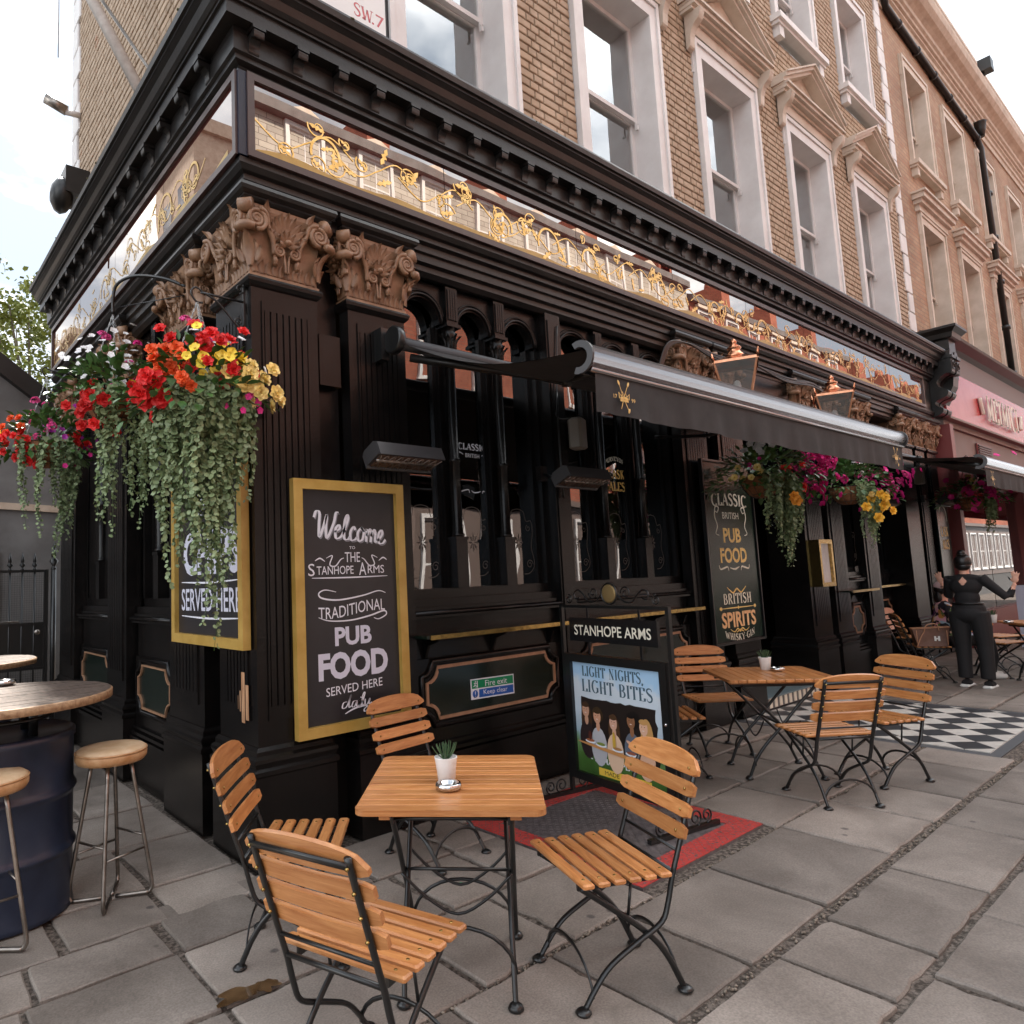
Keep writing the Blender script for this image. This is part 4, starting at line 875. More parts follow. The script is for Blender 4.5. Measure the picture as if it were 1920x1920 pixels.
# cafe shopfront
mb = MB(); mb.box(13.5, 31, -.0, .5, 3.15, 3.95); mb.build('shop_lintel', GREYP, HS)
mb = MB(); mb.box(13.5, 31, -.05, .4, 3.955, 4.06); mb.box(13.5, 31, -.16, .4, 4.06, 4.1); mb.box(13.5, 31, -.02, .4, 5.0, 5.5)
mb.build('shop_frieze', GREYP, HS)
xmould('shop_cornice', [(-.3, 5.5), (.05, 5.5), (.1, 5.55), (.16, 5.6), (.3, 5.68), (.32, 5.72), (-.3, 5.8)], 13.5, 31, .1, BLACK2, HS)
fs = (lambda mb: (mb.box(13.5, 31, -.12, .3, 4.1, 5.0), mb.build('shop_sign', RED, HS))[-1])(MB())
TT = FR(17.35, -.125, 4.55)
serif('METTMUCI' if False else 'MEIMICI', 2.6, .52, TT, CREAML, fs, .28, .1, z=.05)
mb = MB()
for sg in (-1, 1): mb.tube([TT @ V((sg*1.62+sg*.06*cos(i*.5), .16-.055*i, .03)) for i in range(7)], .035, 6)
mb.build('sign_flourish', CREAML, fs)
mb = MB(); mb.box(15.65, 16.7, -.035, -.01, 3.5, 3.82)
fr = mb.build('vent', MAROON, HS)
for i in range(6): mb = MB(); mb.box(15.68, 16.67, -.055, -.035, 3.53+i*.047, 3.555+i*.047); mb.build('louvre', BLACK2, fr)
mb = MB(); mb.box(13.42, 13.62, -.15, .3, 0, 3.95); mb.box(18.6, 18.8, -.1, .3, 0, 3.2); mb.box(13.6, 31, -.05, .25, 0, .55); mb.box(13.6, 31, -.02, .2, 2.95, 3.15); mb.box(22.9, 23.1, -.1, .3, 0, 3.2)
mb.build('shopfront', MAROON, HS)
SHOPG = glassmat('shop_window_glass', ior=1.5, clear=.7, boost=.42)
for a, b in ((13.62, 16.0), (16.04, 18.6), (18.8, 22.9)):
    mb = MB(); mb.box(a, b, .06, .07, .55, 2.95); mb.build('window_pane', SHOPG, HS)
mb = MB(); mb.box(13.6, 31, 2.6, 2.7, 0, 3.2); mb.build('shop_interior', mat('cafe_interior', (.28, .2, .15), .8, col2=(.1, .06, .05), vs_=2), HS)
mb = MB(); mb.box(13.6, 31, .3, 4, 3.14, 3.2); mb.box(30.9, 31.1, .5, 4, 0, 14); mb.box(13.5, 31, 4, 4.2, 3.2, 13); mb.build('rear_wall', GREYR, HS)
mb = MB(); mb.tube([(13.2, -.2, 3.22), (31, -.2, 3.22)], .05, 8); mb.add([(13.1, -.22, 3.25), (31, -.22, 3.25), (31, -1.4, 2.75), (13.1, -1.4, 2.75)], [(0, 1, 2, 3)]); mb.box(13.1, 31, -1.42, -1.4, 2.6, 2.76)
tag(mb.build('crimson_awning', mat('crimson_canvas', (.45, .03, .05), .8)), 'crimson cafe awning beyond the black pub awnings', 'awning')
# street name plate
SG = empty('street_sign', (.97, WY-.03, 5.95), label='white street name plate with S.W.7 in red on the brick corner', cat='sign')
mb = MB(); mb.box(-.62, .24, -.02, .0, -.38, .45); mb.box(-.66, .28, -.015, .015, -.42, .49); 
mb2 = MB(); mb2.box(-.66, .27, -.012, .015, -.39, .46); mb2.build('plate_frame', BLACK2, SG)
mb3 = MB(); mb3.box(-.63, .235, -.018, -.0125, -.355, .43); mb3.build('plate', mat('enamel_white', (.75, .74, .72), .4), SG)
text('TER', .36, .17, FR(.01, -.0185, .18), mat('sign_black', (.04, .04, .045), .5), SG); text('RD.', .30, .17, FR(-.42, -.0185, -.04), bpy.data.materials['sign_black'], SG)
serif('SW', .17, .10, FR(.03, -.0185, -.23), RED, SG, .2, .07); text('. .7', .2, .10, FR(.12, -.0185, -.23), RED, SG)
# flagpole, speaker, camera on the side street wall
FP = empty('flagpole', (0, 0, 0), label='cream angled flagpole braced to the side street brick wall', cat='flagpole')
d0, d1 = V((.12, 1.75, 5.3)), V((-1.05, 2.6, 8.3))
mb = MB(); mb.tube([d0, d1], [.05, .045], 14); mb.build('pole', mat('cream_pole_paint', (.45, .40, .36), .5, col2=(.6, .56, .52), vs_=12), FP)
cl = d0.lerp(d1, .62)
mb = MB(); dv = (d1-d0).normalized(); mb.tube([cl-dv*.1, cl+dv*.1], .075, 12); mb.tube([cl, V((.13, 1.05, 6.55))], .014, 8); mb.tube([cl, V((.13, 2.0, 6.0)), V((.13, 1.5, 5.5))], .014, 8); mb.tube([cl, cl+V((-.5, .4, 1.4))], .01, 6)
for p in (V((.13, 1.05, 6.55)), V((.13, 1.5, 5.5))): mb.box(p.x-.03, p.x+.005, p.y-.05, p.y+.05, p.z-.14, p.z+.14); mb.box(p.x-.12, p.x-.03, p.y-.03, p.y+.03, p.z-.05, p.z+.05)
mb.tube([cl+V((0, 0, -.1)), cl+V((0, 0, -1.1))], .004, 5); mb.build('stay_bracket', BARE, FP)
mb = MB(); T = TR(.0, 4.1, 6.1); mb.prism([(-.2, .0), (.2, .0), (.2, .3), (-.2, .3)], 0, .25, FL(.1, 4.35, 5.95)); mb.ell((0, 0, 0), (.2, .2, .12), FL(-.15, 4.35, 5.98), 12, 6)
tag(mb.build('speaker', BLACK2), 'black bulkhead loudspeaker on the side street brick wall', 'speaker')
CC = empty('security_camera', (.08, 4.78, 7.3), label='small white security camera with a grey hood on the quoins', cat='camera')
mb = MB(); mb.tube([(0.05, 0, 0), (-.12, .0, -.02)], .035, 10); mb.build('camera_body', WHITEP, CC); mb = MB(); mb.tube([(-.1, 0, -.0), (-.32, .05, .1)], .06, 10); mb.build('hood', BARE, CC)
# ================================================================== GROUND
GR = mat('asphalt', (.05, .048, .046), .95, bump=.4, bs=60)
mb = MB(); mb.box(-400, 400, -400, 400, -.25, -.15); tag(mb.build('ground', GR), kind='structure')
mb = MB(); mb.box(-14, 70, -9.8, -4.4, -.14, -.12); tag(mb.build('road', GR), kind='structure')
DIRT = mat('joint_grit', (.045, .034, .026), .95, col2=(.19, .155, .13), vs_=45, mixr=(.42, .62), bump=1., bs=90, bumpd=.006)
mb = MB(); n = 0
mb.box(-6, 60, -4.35, 9, -.145, -.018)
PV = mb.build('pavement', DIRT); tag(PV, kind='structure')
def slabmat():
    m = mat('york_stone', (.13, .108, .092), .62, col2=(.29, .25, .218), vs_=1.9, mixr=(.28, .72), obj=True, rand=.22, bump=.55, bs=16, bumpd=.006, wear=(.34, .31, .285), wearscale=13, wearpos=.70, distort=.4, spec=.35)
    t = m.node_tree; b = t.nodes['Principled BSDF']; g = N(t, 'ShaderNodeNewGeometry')
    nz = N(t, 'ShaderNodeTexNoise', i_Scale=.55, i_Detail=3.); L(t, g.outputs['Position'], nz.inputs['Vector'])
    sp = N(t, 'ShaderNodeTexNoise', i_Scale=120., i_Detail=2.); L(t, g.outputs['Position'], sp.inputs['Vector'])
    gum = N(t, 'ShaderNodeTexVoronoi', i_Scale=3.1); L(t, g.outputs['Position'], gum.inputs['Vector'])
    gr = N(t, 'ShaderNodeValToRGB'); gr.color_ramp.elements[0].position = .05; gr.color_ramp.elements[1].position = .075; gr.color_ramp.elements[0].color = (.45, .45, .48, 1); L(t, gum.outputs['Distance'], gr.inputs[0])
    src = b.inputs['Base Color'].links[0].from_socket
    m1 = N(t, 'ShaderNodeMix', data_type='RGBA', blend_type='MULTIPLY'); m1.inputs[0].default_value = 1; L(t, src, m1.inputs[6]); L(t, gr.outputs[0], m1.inputs[7])
    m2 = N(t, 'ShaderNodeMix', data_type='RGBA', blend_type='MULTIPLY'); m2.inputs[0].default_value = 1; mr = N(t, 'ShaderNodeMapRange', n1=.3, n2=.7, n3=.82, n4=1.2); L(t, sp.outputs[0], mr.inputs[0]); L(t, m1.outputs[2], m2.inputs[6]); L(t, mr.outputs[0], m2.inputs[7])
    rr = N(t, 'ShaderNodeMapRange', n1=.35, n2=.65, n3=.42, n4=.8); L(t, nz.outputs[0], rr.inputs[0]); L(t, rr.outputs[0], b.inputs['Roughness'])
    L(t, m2.outputs[2], b.inputs['Base Color']); return m
YORK = slabmat()
rs = random.Random(21)
def slab(x0, x1, y0, y1, g0=.005):
    g = [g0*rs.uniform(.5, 1.3) for _ in range(4)]; x0 += g[0]; x1 -= g[1]; y0 += g[2]; y1 -= g[3]
    cx, cy = (x0+x1)/2, (y0+y1)/2; P = []
    c = [(x0+rs.uniform(0, .02), y0+rs.uniform(0, .015)), (x1-rs.uniform(0, .02), y0+rs.uniform(0, .015)), (x1-rs.uniform(0, .02), y1-rs.uniform(0, .015)), (x0+rs.uniform(0, .02), y1-rs.uniform(0, .015))]
    for k in range(4):
        a, b = V((*c[k], 0)), V((*c[(k+1) % 4], 0)); d = b-a; nrm = V((-d.y, d.x, 0)).normalized(); m = max(4, int(d.length/.055))
        for i in range(m):
            t = i/m; off = (rs.uniform(0, .006) if i else rs.uniform(.004, .018))+(rs.uniform(.01, .03) if rs.random() < .05 else 0)
            P.append(a+d*t+nrm*off*.55)
    n = len(P); mb = MB(); z = rs.uniform(-.004, .004); tx, ty = rs.uniform(-.003, .003), rs.uniform(-.003, .003)
    def Z(p): return z+tx*(p.x-cx)+ty*(p.y-cy)
    ctr = V((cx, cy, 0)); R1 = [p+(ctr-p).normalized()*.008 for p in P]; R2 = [p+(ctr-p).normalized()*.05 for p in P]
    vs = [(p.x-cx, p.y-cy, -.04) for p in P]+[(p.x-cx, p.y-cy, Z(p)-.007-rs.uniform(0, .004)) for p in P]+[(p.x-cx, p.y-cy, Z(p)-.001) for p in R1]+[(p.x-cx, p.y-cy, Z(p)+.0005) for p in R2]
    fs = [(k*n+i, k*n+(i+1) % n, (k+1)*n+(i+1) % n, (k+1)*n+i) for k in range(3) for i in range(n)]+[tuple(3*n+i for i in range(n))]
    mb.add(vs, fs); mb.build('paving_slab', YORK, PV).location = (cx, cy, 0)
rows = [(-1.58, -2.18, [-2.2, -1.35, -.5, .0, .55, 1.085, 1.82, 2.67, 3.38, 4.0, 4.83, 5.6, 6.3, 7.1, 7.9, 8.8, 9.6, 10.5, 11.6, 12.6, 14, 15.5, 17, 19]),
        (-2.205, -2.64, [-1.5, -.8, -.2, .5, 1.22, 1.69, 2.48, 3.4, 4.12, 4.95, 5.8, 6.5, 7.4, 8.3, 9.3, 10.4, 11.5, 13, 15, 17]),
        (-2.64, -3.3, [-1.2, -.5, .2, .9, 1.5, 2.2, 2.97, 3.8, 4.7, 5.5, 6.4, 7.5, 8.6, 10, 12, 14]),
        (-3.3, -4.0, [-.6, .4, 1.3, 2.2, 3.1, 4.2, 5.3, 6.6, 8, 10]),
        (-1.02, -1.58, [-2.6, -1.8, -1.23, -.62, .2, .72, 1.35]), (-1.02, -1.58, [2.66, 3.28, 3.92, 4.6, 5.38]),
        (-.5, -1.02, [-2.8, -1.9, -1.23, -.62, -.1, .52, .98, 1.35]), (-.5, -1.02, [2.66, 3.4, 4.1, 4.75, 5.38]),
        (.02, -.5, [-.6, -.14, .45, 1.0, 1.35]), (.02, -.5, [2.66, 3.1, 3.7, 4.4, 5.0, 5.38]), (.02, -.2, [1.35, 2.0, 2.66]),
        (-.17, -.5, [-2.7, -1.9, -1.17, -.62]), (.25, -.17, [-2.9, -2.1, -1.5, -1.0, -.52, 0.0]), (.95, .25, [-2.9, -2.2, -1.6, -1.0, -.5, 0.0]), (1.7, .95, [-3, -2.2, -1.4, -.7, .0]), (2.5, 1.7, [-3, -2, -1.2, -.5, 0]), (3.4, 2.5, [-3, -2, -1, 0]), (4.4, 3.4, [-3, -2, -1, 0]), (5.4, 4.4, [-3, -2, -1, 0]),
        (.0, -.6, [7.5, 8.2, 9.0, 9.8, 10.8, 12, 13.5]), (-.6, -1.1, [7.5, 8.1, 8.9, 9.9, 11, 12.3, 13.5]), (-1.1, -1.58, [7.5, 8.4, 9.2, 10.2, 11.4, 12.8, 14])]
for y1, y0, xs in rows:
    for a, b in zip(xs, xs[1:]):
        if y1 > -2.1 and b > 5.36 and a < 7.5:
            if a < 5.3: b = 5.35
            elif b > 7.6: a = 7.51
            else: continue
        slab(a, b, y0, y1)
mb = MB(); rg = random.Random(4)     # loose grit in the wide joint and the cracks
for i in range(1500):
    if i < 520: p = (rg.uniform(.3, 9), rg.uniform(-2.208, -2.176), -.010)
    elif i < 1200: p = (rg.uniform(-1.2, 6), -1.58+rg.gauss(0, .006), -.01)
    else: continue
    s_ = rg.uniform(.003, .009); mb.ell(p, (s_*rg.uniform(.8, 1.5), s_, s_*.7), n=5, m=3)
mb.build('grit', mat('grit_stones', (.11, .085, .065), .9, col2=(.30, .25, .2), vs_=90), PV, kind='stuff')
# spill stain with a wet film
mb = MB()
WET = mat('wet_brown_spill', (.05, .025, .01), .06, col2=(.13, .075, .035), vs_=12, spec=.8, coat=1)
def blob(mb, cx, cy, rx, ry, z, rot, seed, n=30):
    r3 = random.Random(seed); k = [r3.uniform(-.16, .16) for _ in range(6)]
    mb.add([(cx+cos(rot)*rx*q*cos(a)-sin(rot)*ry*q*sin(a), cy+sin(rot)*rx*q*cos(a)+cos(rot)*ry*q*sin(a), z) for a in [2*pi*i/n for i in range(n)] for q in [1+sum(k[j]*sin((j+2)*a+j) for j in range(6))]], [tuple(range(n))])
blob(mb, -.555, -.98, .085, .052, .0052, -.3, 2); blob(mb, -.45, -1.0, .05, .04, .0068, -.3, 5); tag(mb.build('spill', WET, PV))
# chequered doorstep: tiles laid on the diagonal with a grey border
mb = MB(); mb.box(5.36, 7.5, -2.08, .02, -.05, -.006); CK = mb.build('tiled_doorstep', mat('grey_border_tile', (.075, .078, .085), .5), PV)
TW = mat('white_tile', (.62, .59, .54), .45, rand=.06, col2=(.5, .47, .43), vs_=9); TB = mat('black_tile', (.045, .047, .052), .4, rand=.2)
def clip(poly, a, b, c):
    out = []
    for i in range(len(poly)):
        p, q = poly[i], poly[(i+1) % len(poly)]; dp, dq = a*p[0]+b*p[1]-c, a*q[0]+b*q[1]-c
        if dp <= 0: out.append(p)
        if dp*dq < 0: t = dp/(dp-dq); out.append((p[0]+(q[0]-p[0])*t, p[1]+(q[1]-p[1])*t))
    return out
D = .17
for i in range(-2, 16):
    for j in range(-2, 16):
        cx, cy = 5.46+i*D, -2.0+j*D
        if (i+j) % 2: continue
        pl = [(cx-D+.003, cy), (cx, cy-D+.003), (cx+D-.003, cy), (cx, cy+D-.003)]
        for a, b, c in ((1, 0, 7.4), (-1, 0, -5.46), (0, 1, -.02), (0, -1, 2.0)):
            if pl: pl = clip(pl, a, b, c)
        if len(pl) > 2:
            mb = MB(); mb.prism(pl, -.006, .002+RN.uniform(-.0005, .0005), Matrix()); mb.build('tile', TW if (i % 2 == 0) else TB, CK)
# red bordered steel cellar plate
mb = MB(); mb.box(1.36, 2.64, -1.5, -.22, -.05, -.001); STP = mat('worn_steel_plate', (.10, .085, .085), .5, .3, col2=(.19, .165, .165), vs_=20, bump=.2)
REDP = mat('worn_red_paint', (.42, .03, .025), .6, col2=(.5, .055, .045), vs_=8, wear=(.10, .07, .065), wearscale=45, wearpos=.55)
MT = mb.build('cellar_plate', STP); tag(MT, 'steel cellar plate with worn red border under the poster stand', 'floor hatch')
mb = MB(); b = .15
for r in ((1.36, 2.64, -1.5, -1.5+b), (1.36, 2.64, -.22-b, -.22), (1.36, 1.36+b, -1.5+b, -.22-b), (2.64-b, 2.64, -1.5+b, -.22-b)): mb.box(*r, -.001, .003)
mb.build('red_border', REDP, MT)
mb = MB()
for i in range(42):
    for j in range(42):
        x, y = 1.38+i*.03, -1.48+j*.03; s_ = .009; sg = 1 if (i+j) % 2 else -1
        mb.add([(x-s_, y-s_*sg*.9, .003), (x-s_+.004, y-s_*sg*.9-.003, .0045), (x+s_, y+s_*sg*.9, .003), (x+s_-.004, y+s_*sg*.9+.003, .0045)], [(0, 1, 2, 3)])
mb.build('tread_pattern', STP, MT, kind='stuff')
# ================================================================== LEFT: gate, outbuilding, tree
OB = empty('grey_outbuilding', label='grey rendered outbuilding with a dark sloping roof edge behind the iron gate', cat='outbuilding')
mb = MB(); mb.prism([(-9, -.1), (.6, -.1), (.6, 3.55), (-9, 10.5)], -.3, 0, frame((0, 6.0, 0), (1, 0, 0), (0, 0, 1))); mb.build('wall', GREYR, OB)
mb = MB(); mb.prism([(-9, 10.55), (.75, 3.38), (.75, 3.62), (-9, 10.95)], -.5, .12, frame((0, 6.0, 0), (1, 0, 0), (0, 0, 1))); mb.build('roof_edge', BLACK2, OB)
mb = MB(); mb.prism([(-9, 2.95), (.55, 2.58), (.55, 2.66), (-9, 3.05)], 0, .05, frame((0, 6.0, 0), (1, 0, 0), (0, 0, 1))); mb.build('string_course', CREAM2, OB)
mb = MB(); mb.box(-3, -.45, 5.97, 6.0, 0, 2.1); mb.build('render_patch', GREYR, OB)
GT = empty('iron_gate', (0, 5.25, 0), label='black iron gate with spear finials and wire mesh beside the pub', cat='gate')
mb = MB()
for x in (-.08,): mb.box(x-.022, x+.022, -.02, .02, 0, 1.85)
for z in (.25, .72, 1.22, 1.82): mb.box(-1.6, -.08, -.015, .015, z, z+.03)
mb.box(-1.6, -.1, -.008, .008, .75, 1.22); mb.build('gate_frame', STEEL, GT)
def spear(x, z, r=.012, big=1.):
    mb = MB(); mb.tube([(x, 0, 0), (x, 0, z-.18*big)], r, 8)
    mb.lathe([(r, 0), (.022*big, .012), (.012*big, .03), (.012*big, .04), (.034*big, .065*big), (.012*big, .09*big), (.020*big, .10*big), (.016*big, .15*big), (.002, .21*big)], 10, TR(x, 0, z-.2*big)); return mb
for i in range(9): spear(-.20-.125*i, 2.04).build('gate_bar', STEEL, GT)
spear(-.0, 2.15, .03, 1.5).build('gate_post', STEEL, GT)
mb = MB()
for z0, z1 in ((1.25, 1.82), (.3, .72)):
    for i in range(60): mb.box(-1.55+i*.025, -1.5475+i*.025, .01, .0115, z0, z1)
    for i in range(int((z1-z0)/.025)): mb.box(-1.55, -.09, .0116, .013, z0+i*.025, z0+i*.025+.0025)
mb.build('wire_mesh', STEEL, GT, kind='stuff')
mb = MB(); mb.tube([(-.17, -.02, 1.14), (-.17, -.04, 1.14)], .03, 12); mb.tube([(-.75, -.03, 1.27), (-.36, -.03, 1.27)], .012, 6); mb.build('lock', BARE, GT)
# plane tree
TREE = empty('plane_tree', (3.4, 27, 0), label='yellow green plane tree beyond the grey outbuilding', cat='tree')
mb = MB(); mb.tube([(0, 0, 0), (.1, 0, 4), (-.1, .1, 8)], [.35, .28, .18], 10)
rt_ = random.Random(9); limbs = []
for i in range(26):
    a = rt_.uniform(0, 6.28); h = rt_.uniform(4, 8); e = V((rt_.uniform(-1, 1)*4.2, rt_.uniform(-1, 1)*3.8, rt_.uniform(6.5, 12.6))); e = V((e.x*(1-abs(e.z-9)/8), e.y*(1-abs(e.z-9)/8), e.z)); limbs.append(e)
    mb.tube([(0, 0, h), V((0, 0, h)).lerp(e, .5)+V((0, 0, .3)), e], [.12, .07, .02], 6)
mb.build('trunk', mat('bark', (.10, .075, .055), .9, col2=(.2, .16, .12), vs_=8), TREE)
LEAFT = mat('plane_leaves', (.115, .145, .02), .55, col2=(.25, .26, .045), vs_=1.3, mixr=(.35, .65))
mb = MB()
for e in limbs:
    for c in range(13):
        cc = e+V((rt_.gauss(0, .7), rt_.gauss(0, .7), rt_.gauss(0, .55)))
        for q in range(42):
            p = cc+V((rt_.gauss(0, .26), rt_.gauss(0, .26), rt_.gauss(0, .2))); s_ = rt_.uniform(.06, .13)
            a = V((rt_.gauss(0, 1), rt_.gauss(0, 1), rt_.gauss(0, .6))).normalized(); b = a.cross(V((rt_.gauss(0, 1), rt_.gauss(0, 1), rt_.gauss(0, 1)))).normalized()
            mb.add([p-a*s_, p+b*s_*.7, p+a*s_, p-b*s_*.7], [(0, 1, 2, 3)])
mb.build('crown', LEAFT, TREE)
# ================================================================== BUILDINGS BEHIND THE CAMERA (seen in the glass)
def flipT(y): return Matrix(((-1, 0, 0, 0), (0, -1, 0, y), (0, 0, 1, 0), (0, 0, 0, 1)))
SW = {}
def oppwin(par, x, z, w_, h, y, m_):
    key = (w_, h)
    if key not in SW:
        mb = MB(); j = .13
        for a in ((-w_/2-j, -w_/2, 0, h+j), (w_/2, w_/2+j, 0, h+j), (-w_/2, w_/2, h, h+j), (-w_/2-j*1.3, w_/2+j*1.3, -.12, 0)): mb.box(a[0], a[1], -.06, .12, a[2], a[3])
        for a in ((-w_/2, -w_/2+.06, 0, h), (w_/2-.06, w_/2, 0, h), (-.02, .02, 0, h), (-w_/2+.06, w_/2-.06, h*.5-.03, h*.5+.03), (-w_/2+.06, w_/2-.06, 0, .08), (-w_/2+.06, w_/2-.06, h-.08, h)): mb.box(a[0], a[1], .03, .08, a[2], a[3])
        m1 = mb.mesh('window', WHITEP); mb = MB(); mb.box(-w_/2, w_/2, .085, .09, 0, h); SW[key] = (m1, mb.mesh('window_pane', OPPG))
    T = Matrix(((-1, 0, 0, x), (0, -1, 0, y), (0, 0, 1, z), (0, 0, 0, 1)))
    o = mo('window', SW[key][0], par, T); mo('window_pane', SW[key][1], o)
OPPG = mat('opposite_glass', (.10, .12, .14), .08, col2=(.45, .48, .5), vs_=.9, spec=.8)
def opposite(x0, x1, y, mwall, h0, h1, lab, dorm=True, seed=1, gnd=GREYP, attic=None):
    B = empty('opposite_house', label=lab, cat='house')
    mb = MB(); mb.box(x0, x1, y-6, y, 4.4, h0); mb.build('wall', mwall, B)
    mb = MB(); mb.box(x0, x1, y-6, y+.1, -.1, 4.2); mb.box(x0, x1, y-6, y+.4, 4.2, 4.45); mb.box(x0, x1, y-6, y+.35, h0, h0+.3); mb.build('stucco', gnd, B)
    n = int((x1-x0)/2.6)
    for r in range(int((h0-5)/3.1)):
        for i in range(n): oppwin(B, x0+1.4+i*2.6, 5.3+r*3.1, 1.05, 1.9, y+.04, None)
    for i in range(n): oppwin(B, x0+1.4+i*2.6, .5, 1.6, 3.0, y+.14, None)
    if dorm:
        mb = MB(); mb.box(x0, x1, y-6, y-.1, h0+.3, h1); mb.build('attic_wall', attic or WBO, B); mb = MB(); mb.box(x0, x1, y-6, y+.15, h1, h1+.3); mb.prism([(.1, h1+.3), (-1.3, h1+.9), (-5, h1+.9), (-5, h1+.3)], x0, x1, Matrix(((0, 0, 1, 0), (1, 0, 0, y), (0, 1, 0, 0), (0, 0, 0, 1)))); mb.build('roof', GREYR, B)
        for i in range(n):
            x = x0+1.4+i*2.6; mb = MB(); mb.box(x-.8, x+.8, y-.2, y+.12, h0+3.0, h0+3.15); mb.prism([(x-.8, h0+3.15), (x+.8, h0+3.15), (x, h0+3.5)], 0, .2, FR(0, y-.1, 0) @ Matrix.Diagonal((1, 1, -1, 1))); mb.build('window_hood', CREAM, B); oppwin(B, x, h0+.8, 1.15, 2.0, y-.06, None)
        for i in range(int((x1-x0)/6)+1):
            mb = MB(); xx = x0+i*6; mb.box(xx-.5, xx+.5, y-3.0, y-1.2, h1+.3, h1+2.6)
            for q in range(3): mb.lathe([(.12, 0), (.15, .1), (.11, .5)], 8, TR(xx-.3+.3*q, y-2.0, h1+2.6))
            mb.build('chimney', RBO, B)
    return B
opposite(-6, 30, -13.5, RBO, 12.4, 15.35, 'red brick terrace across the road with white sash windows, nearest stretch')
opposite(30.2, 50, -13.5, RBO, 11.6, 14.8, 'red brick terrace with a pale upper storey across the road', attic=RBO)
opposite(50.2, 120, -13.5, RBO, 10.4, 13.6, 'red brick terrace far along the opposite side')
SB = opposite(-4, 14, 0, CREAM, 14.2, 17, gnd=CREAM, lab='pale stucco house on the far side of the side street', dorm=False)
SB.matrix_world = Matrix(((0, 1, 0, -6.4), (-1, 0, 0, 46), (0, 0, 1, 0), (0, 0, 0, 1)))
B2 = empty('tan_mansion_block', label='tall tan mansion block on the side street', cat='house')
mb = MB(); mb.box(-14, -8.6, 22.5, 27.0, 0, 20.5); mb.box(-14, -8.4, 22.3, 27.2, 20.5, 21.1); mb.build('wall', CREAM2, B2)
for i in range(2):
    for r in range(5):
        mb = MB(); mb.box(-8.62, -8.55, 23.2+i*2, 24.2+i*2, 3+r*3.4, 5+r*3.4); mb.build('window', OPPG, B2)
mb = MB(); x, y = -7.5, 31
mb.tube([(x, y, 17.5), (x, y, 21)], .04, 5)
for z in (19.5, 20.3, 20.8): mb.tube([(x-.9, y, z), (x+.9, y, z+.1)], .025, 4)
tag(mb.build('roof_aerial', STEEL), 'thin television aerial on the pale side street roof', 'aerial')
# ================================================================== CHAIRS AND TABLES
SM = {}
def slat_mesh(key, fn):
    if key not in SM: SM[key] = fn()
    return SM[key]
def seat_slat():
    mb = MB(); mb.bbox(-.237, .237, -.0235, .0235, 0, .019, .006); return mb.mesh('seat_slat', WOOD)
def back_slat(arch):
    mb = MB(); n = 14; w2 = .236; vs = []; hh = .029
    for i in range(n+1):
        t = -1+2*i/n; x = w2*t; y = -.009*(1-t*t); a = arch*(1-t**2)**.75*.036 if arch else 0; c = .010 if abs(t) > .99 else 0
        top = hh+(a-(.018*abs(t)**6 if arch else 0))
        for (dy, dz) in ((-.008, -hh+c), (-.0045, -hh+c-.002 if False else -hh+c), (.0085, -hh+c+.002), (.0085, top-c-.003), (.004, top-c), (-.008, top-c-.002)): vs.append((x, y+dy, dz))
    k = 6; fs = [(i*k+j, i*k+(j+1) % k, (i+1)*k+(j+1) % k, (i+1)*k+j) for i in range(n) for j in range(k)]+[tuple(reversed(range(k))), tuple(n*k+j for j in range(k))]
    mb.add(vs, fs); return mb.mesh('back_slat', WOOD)
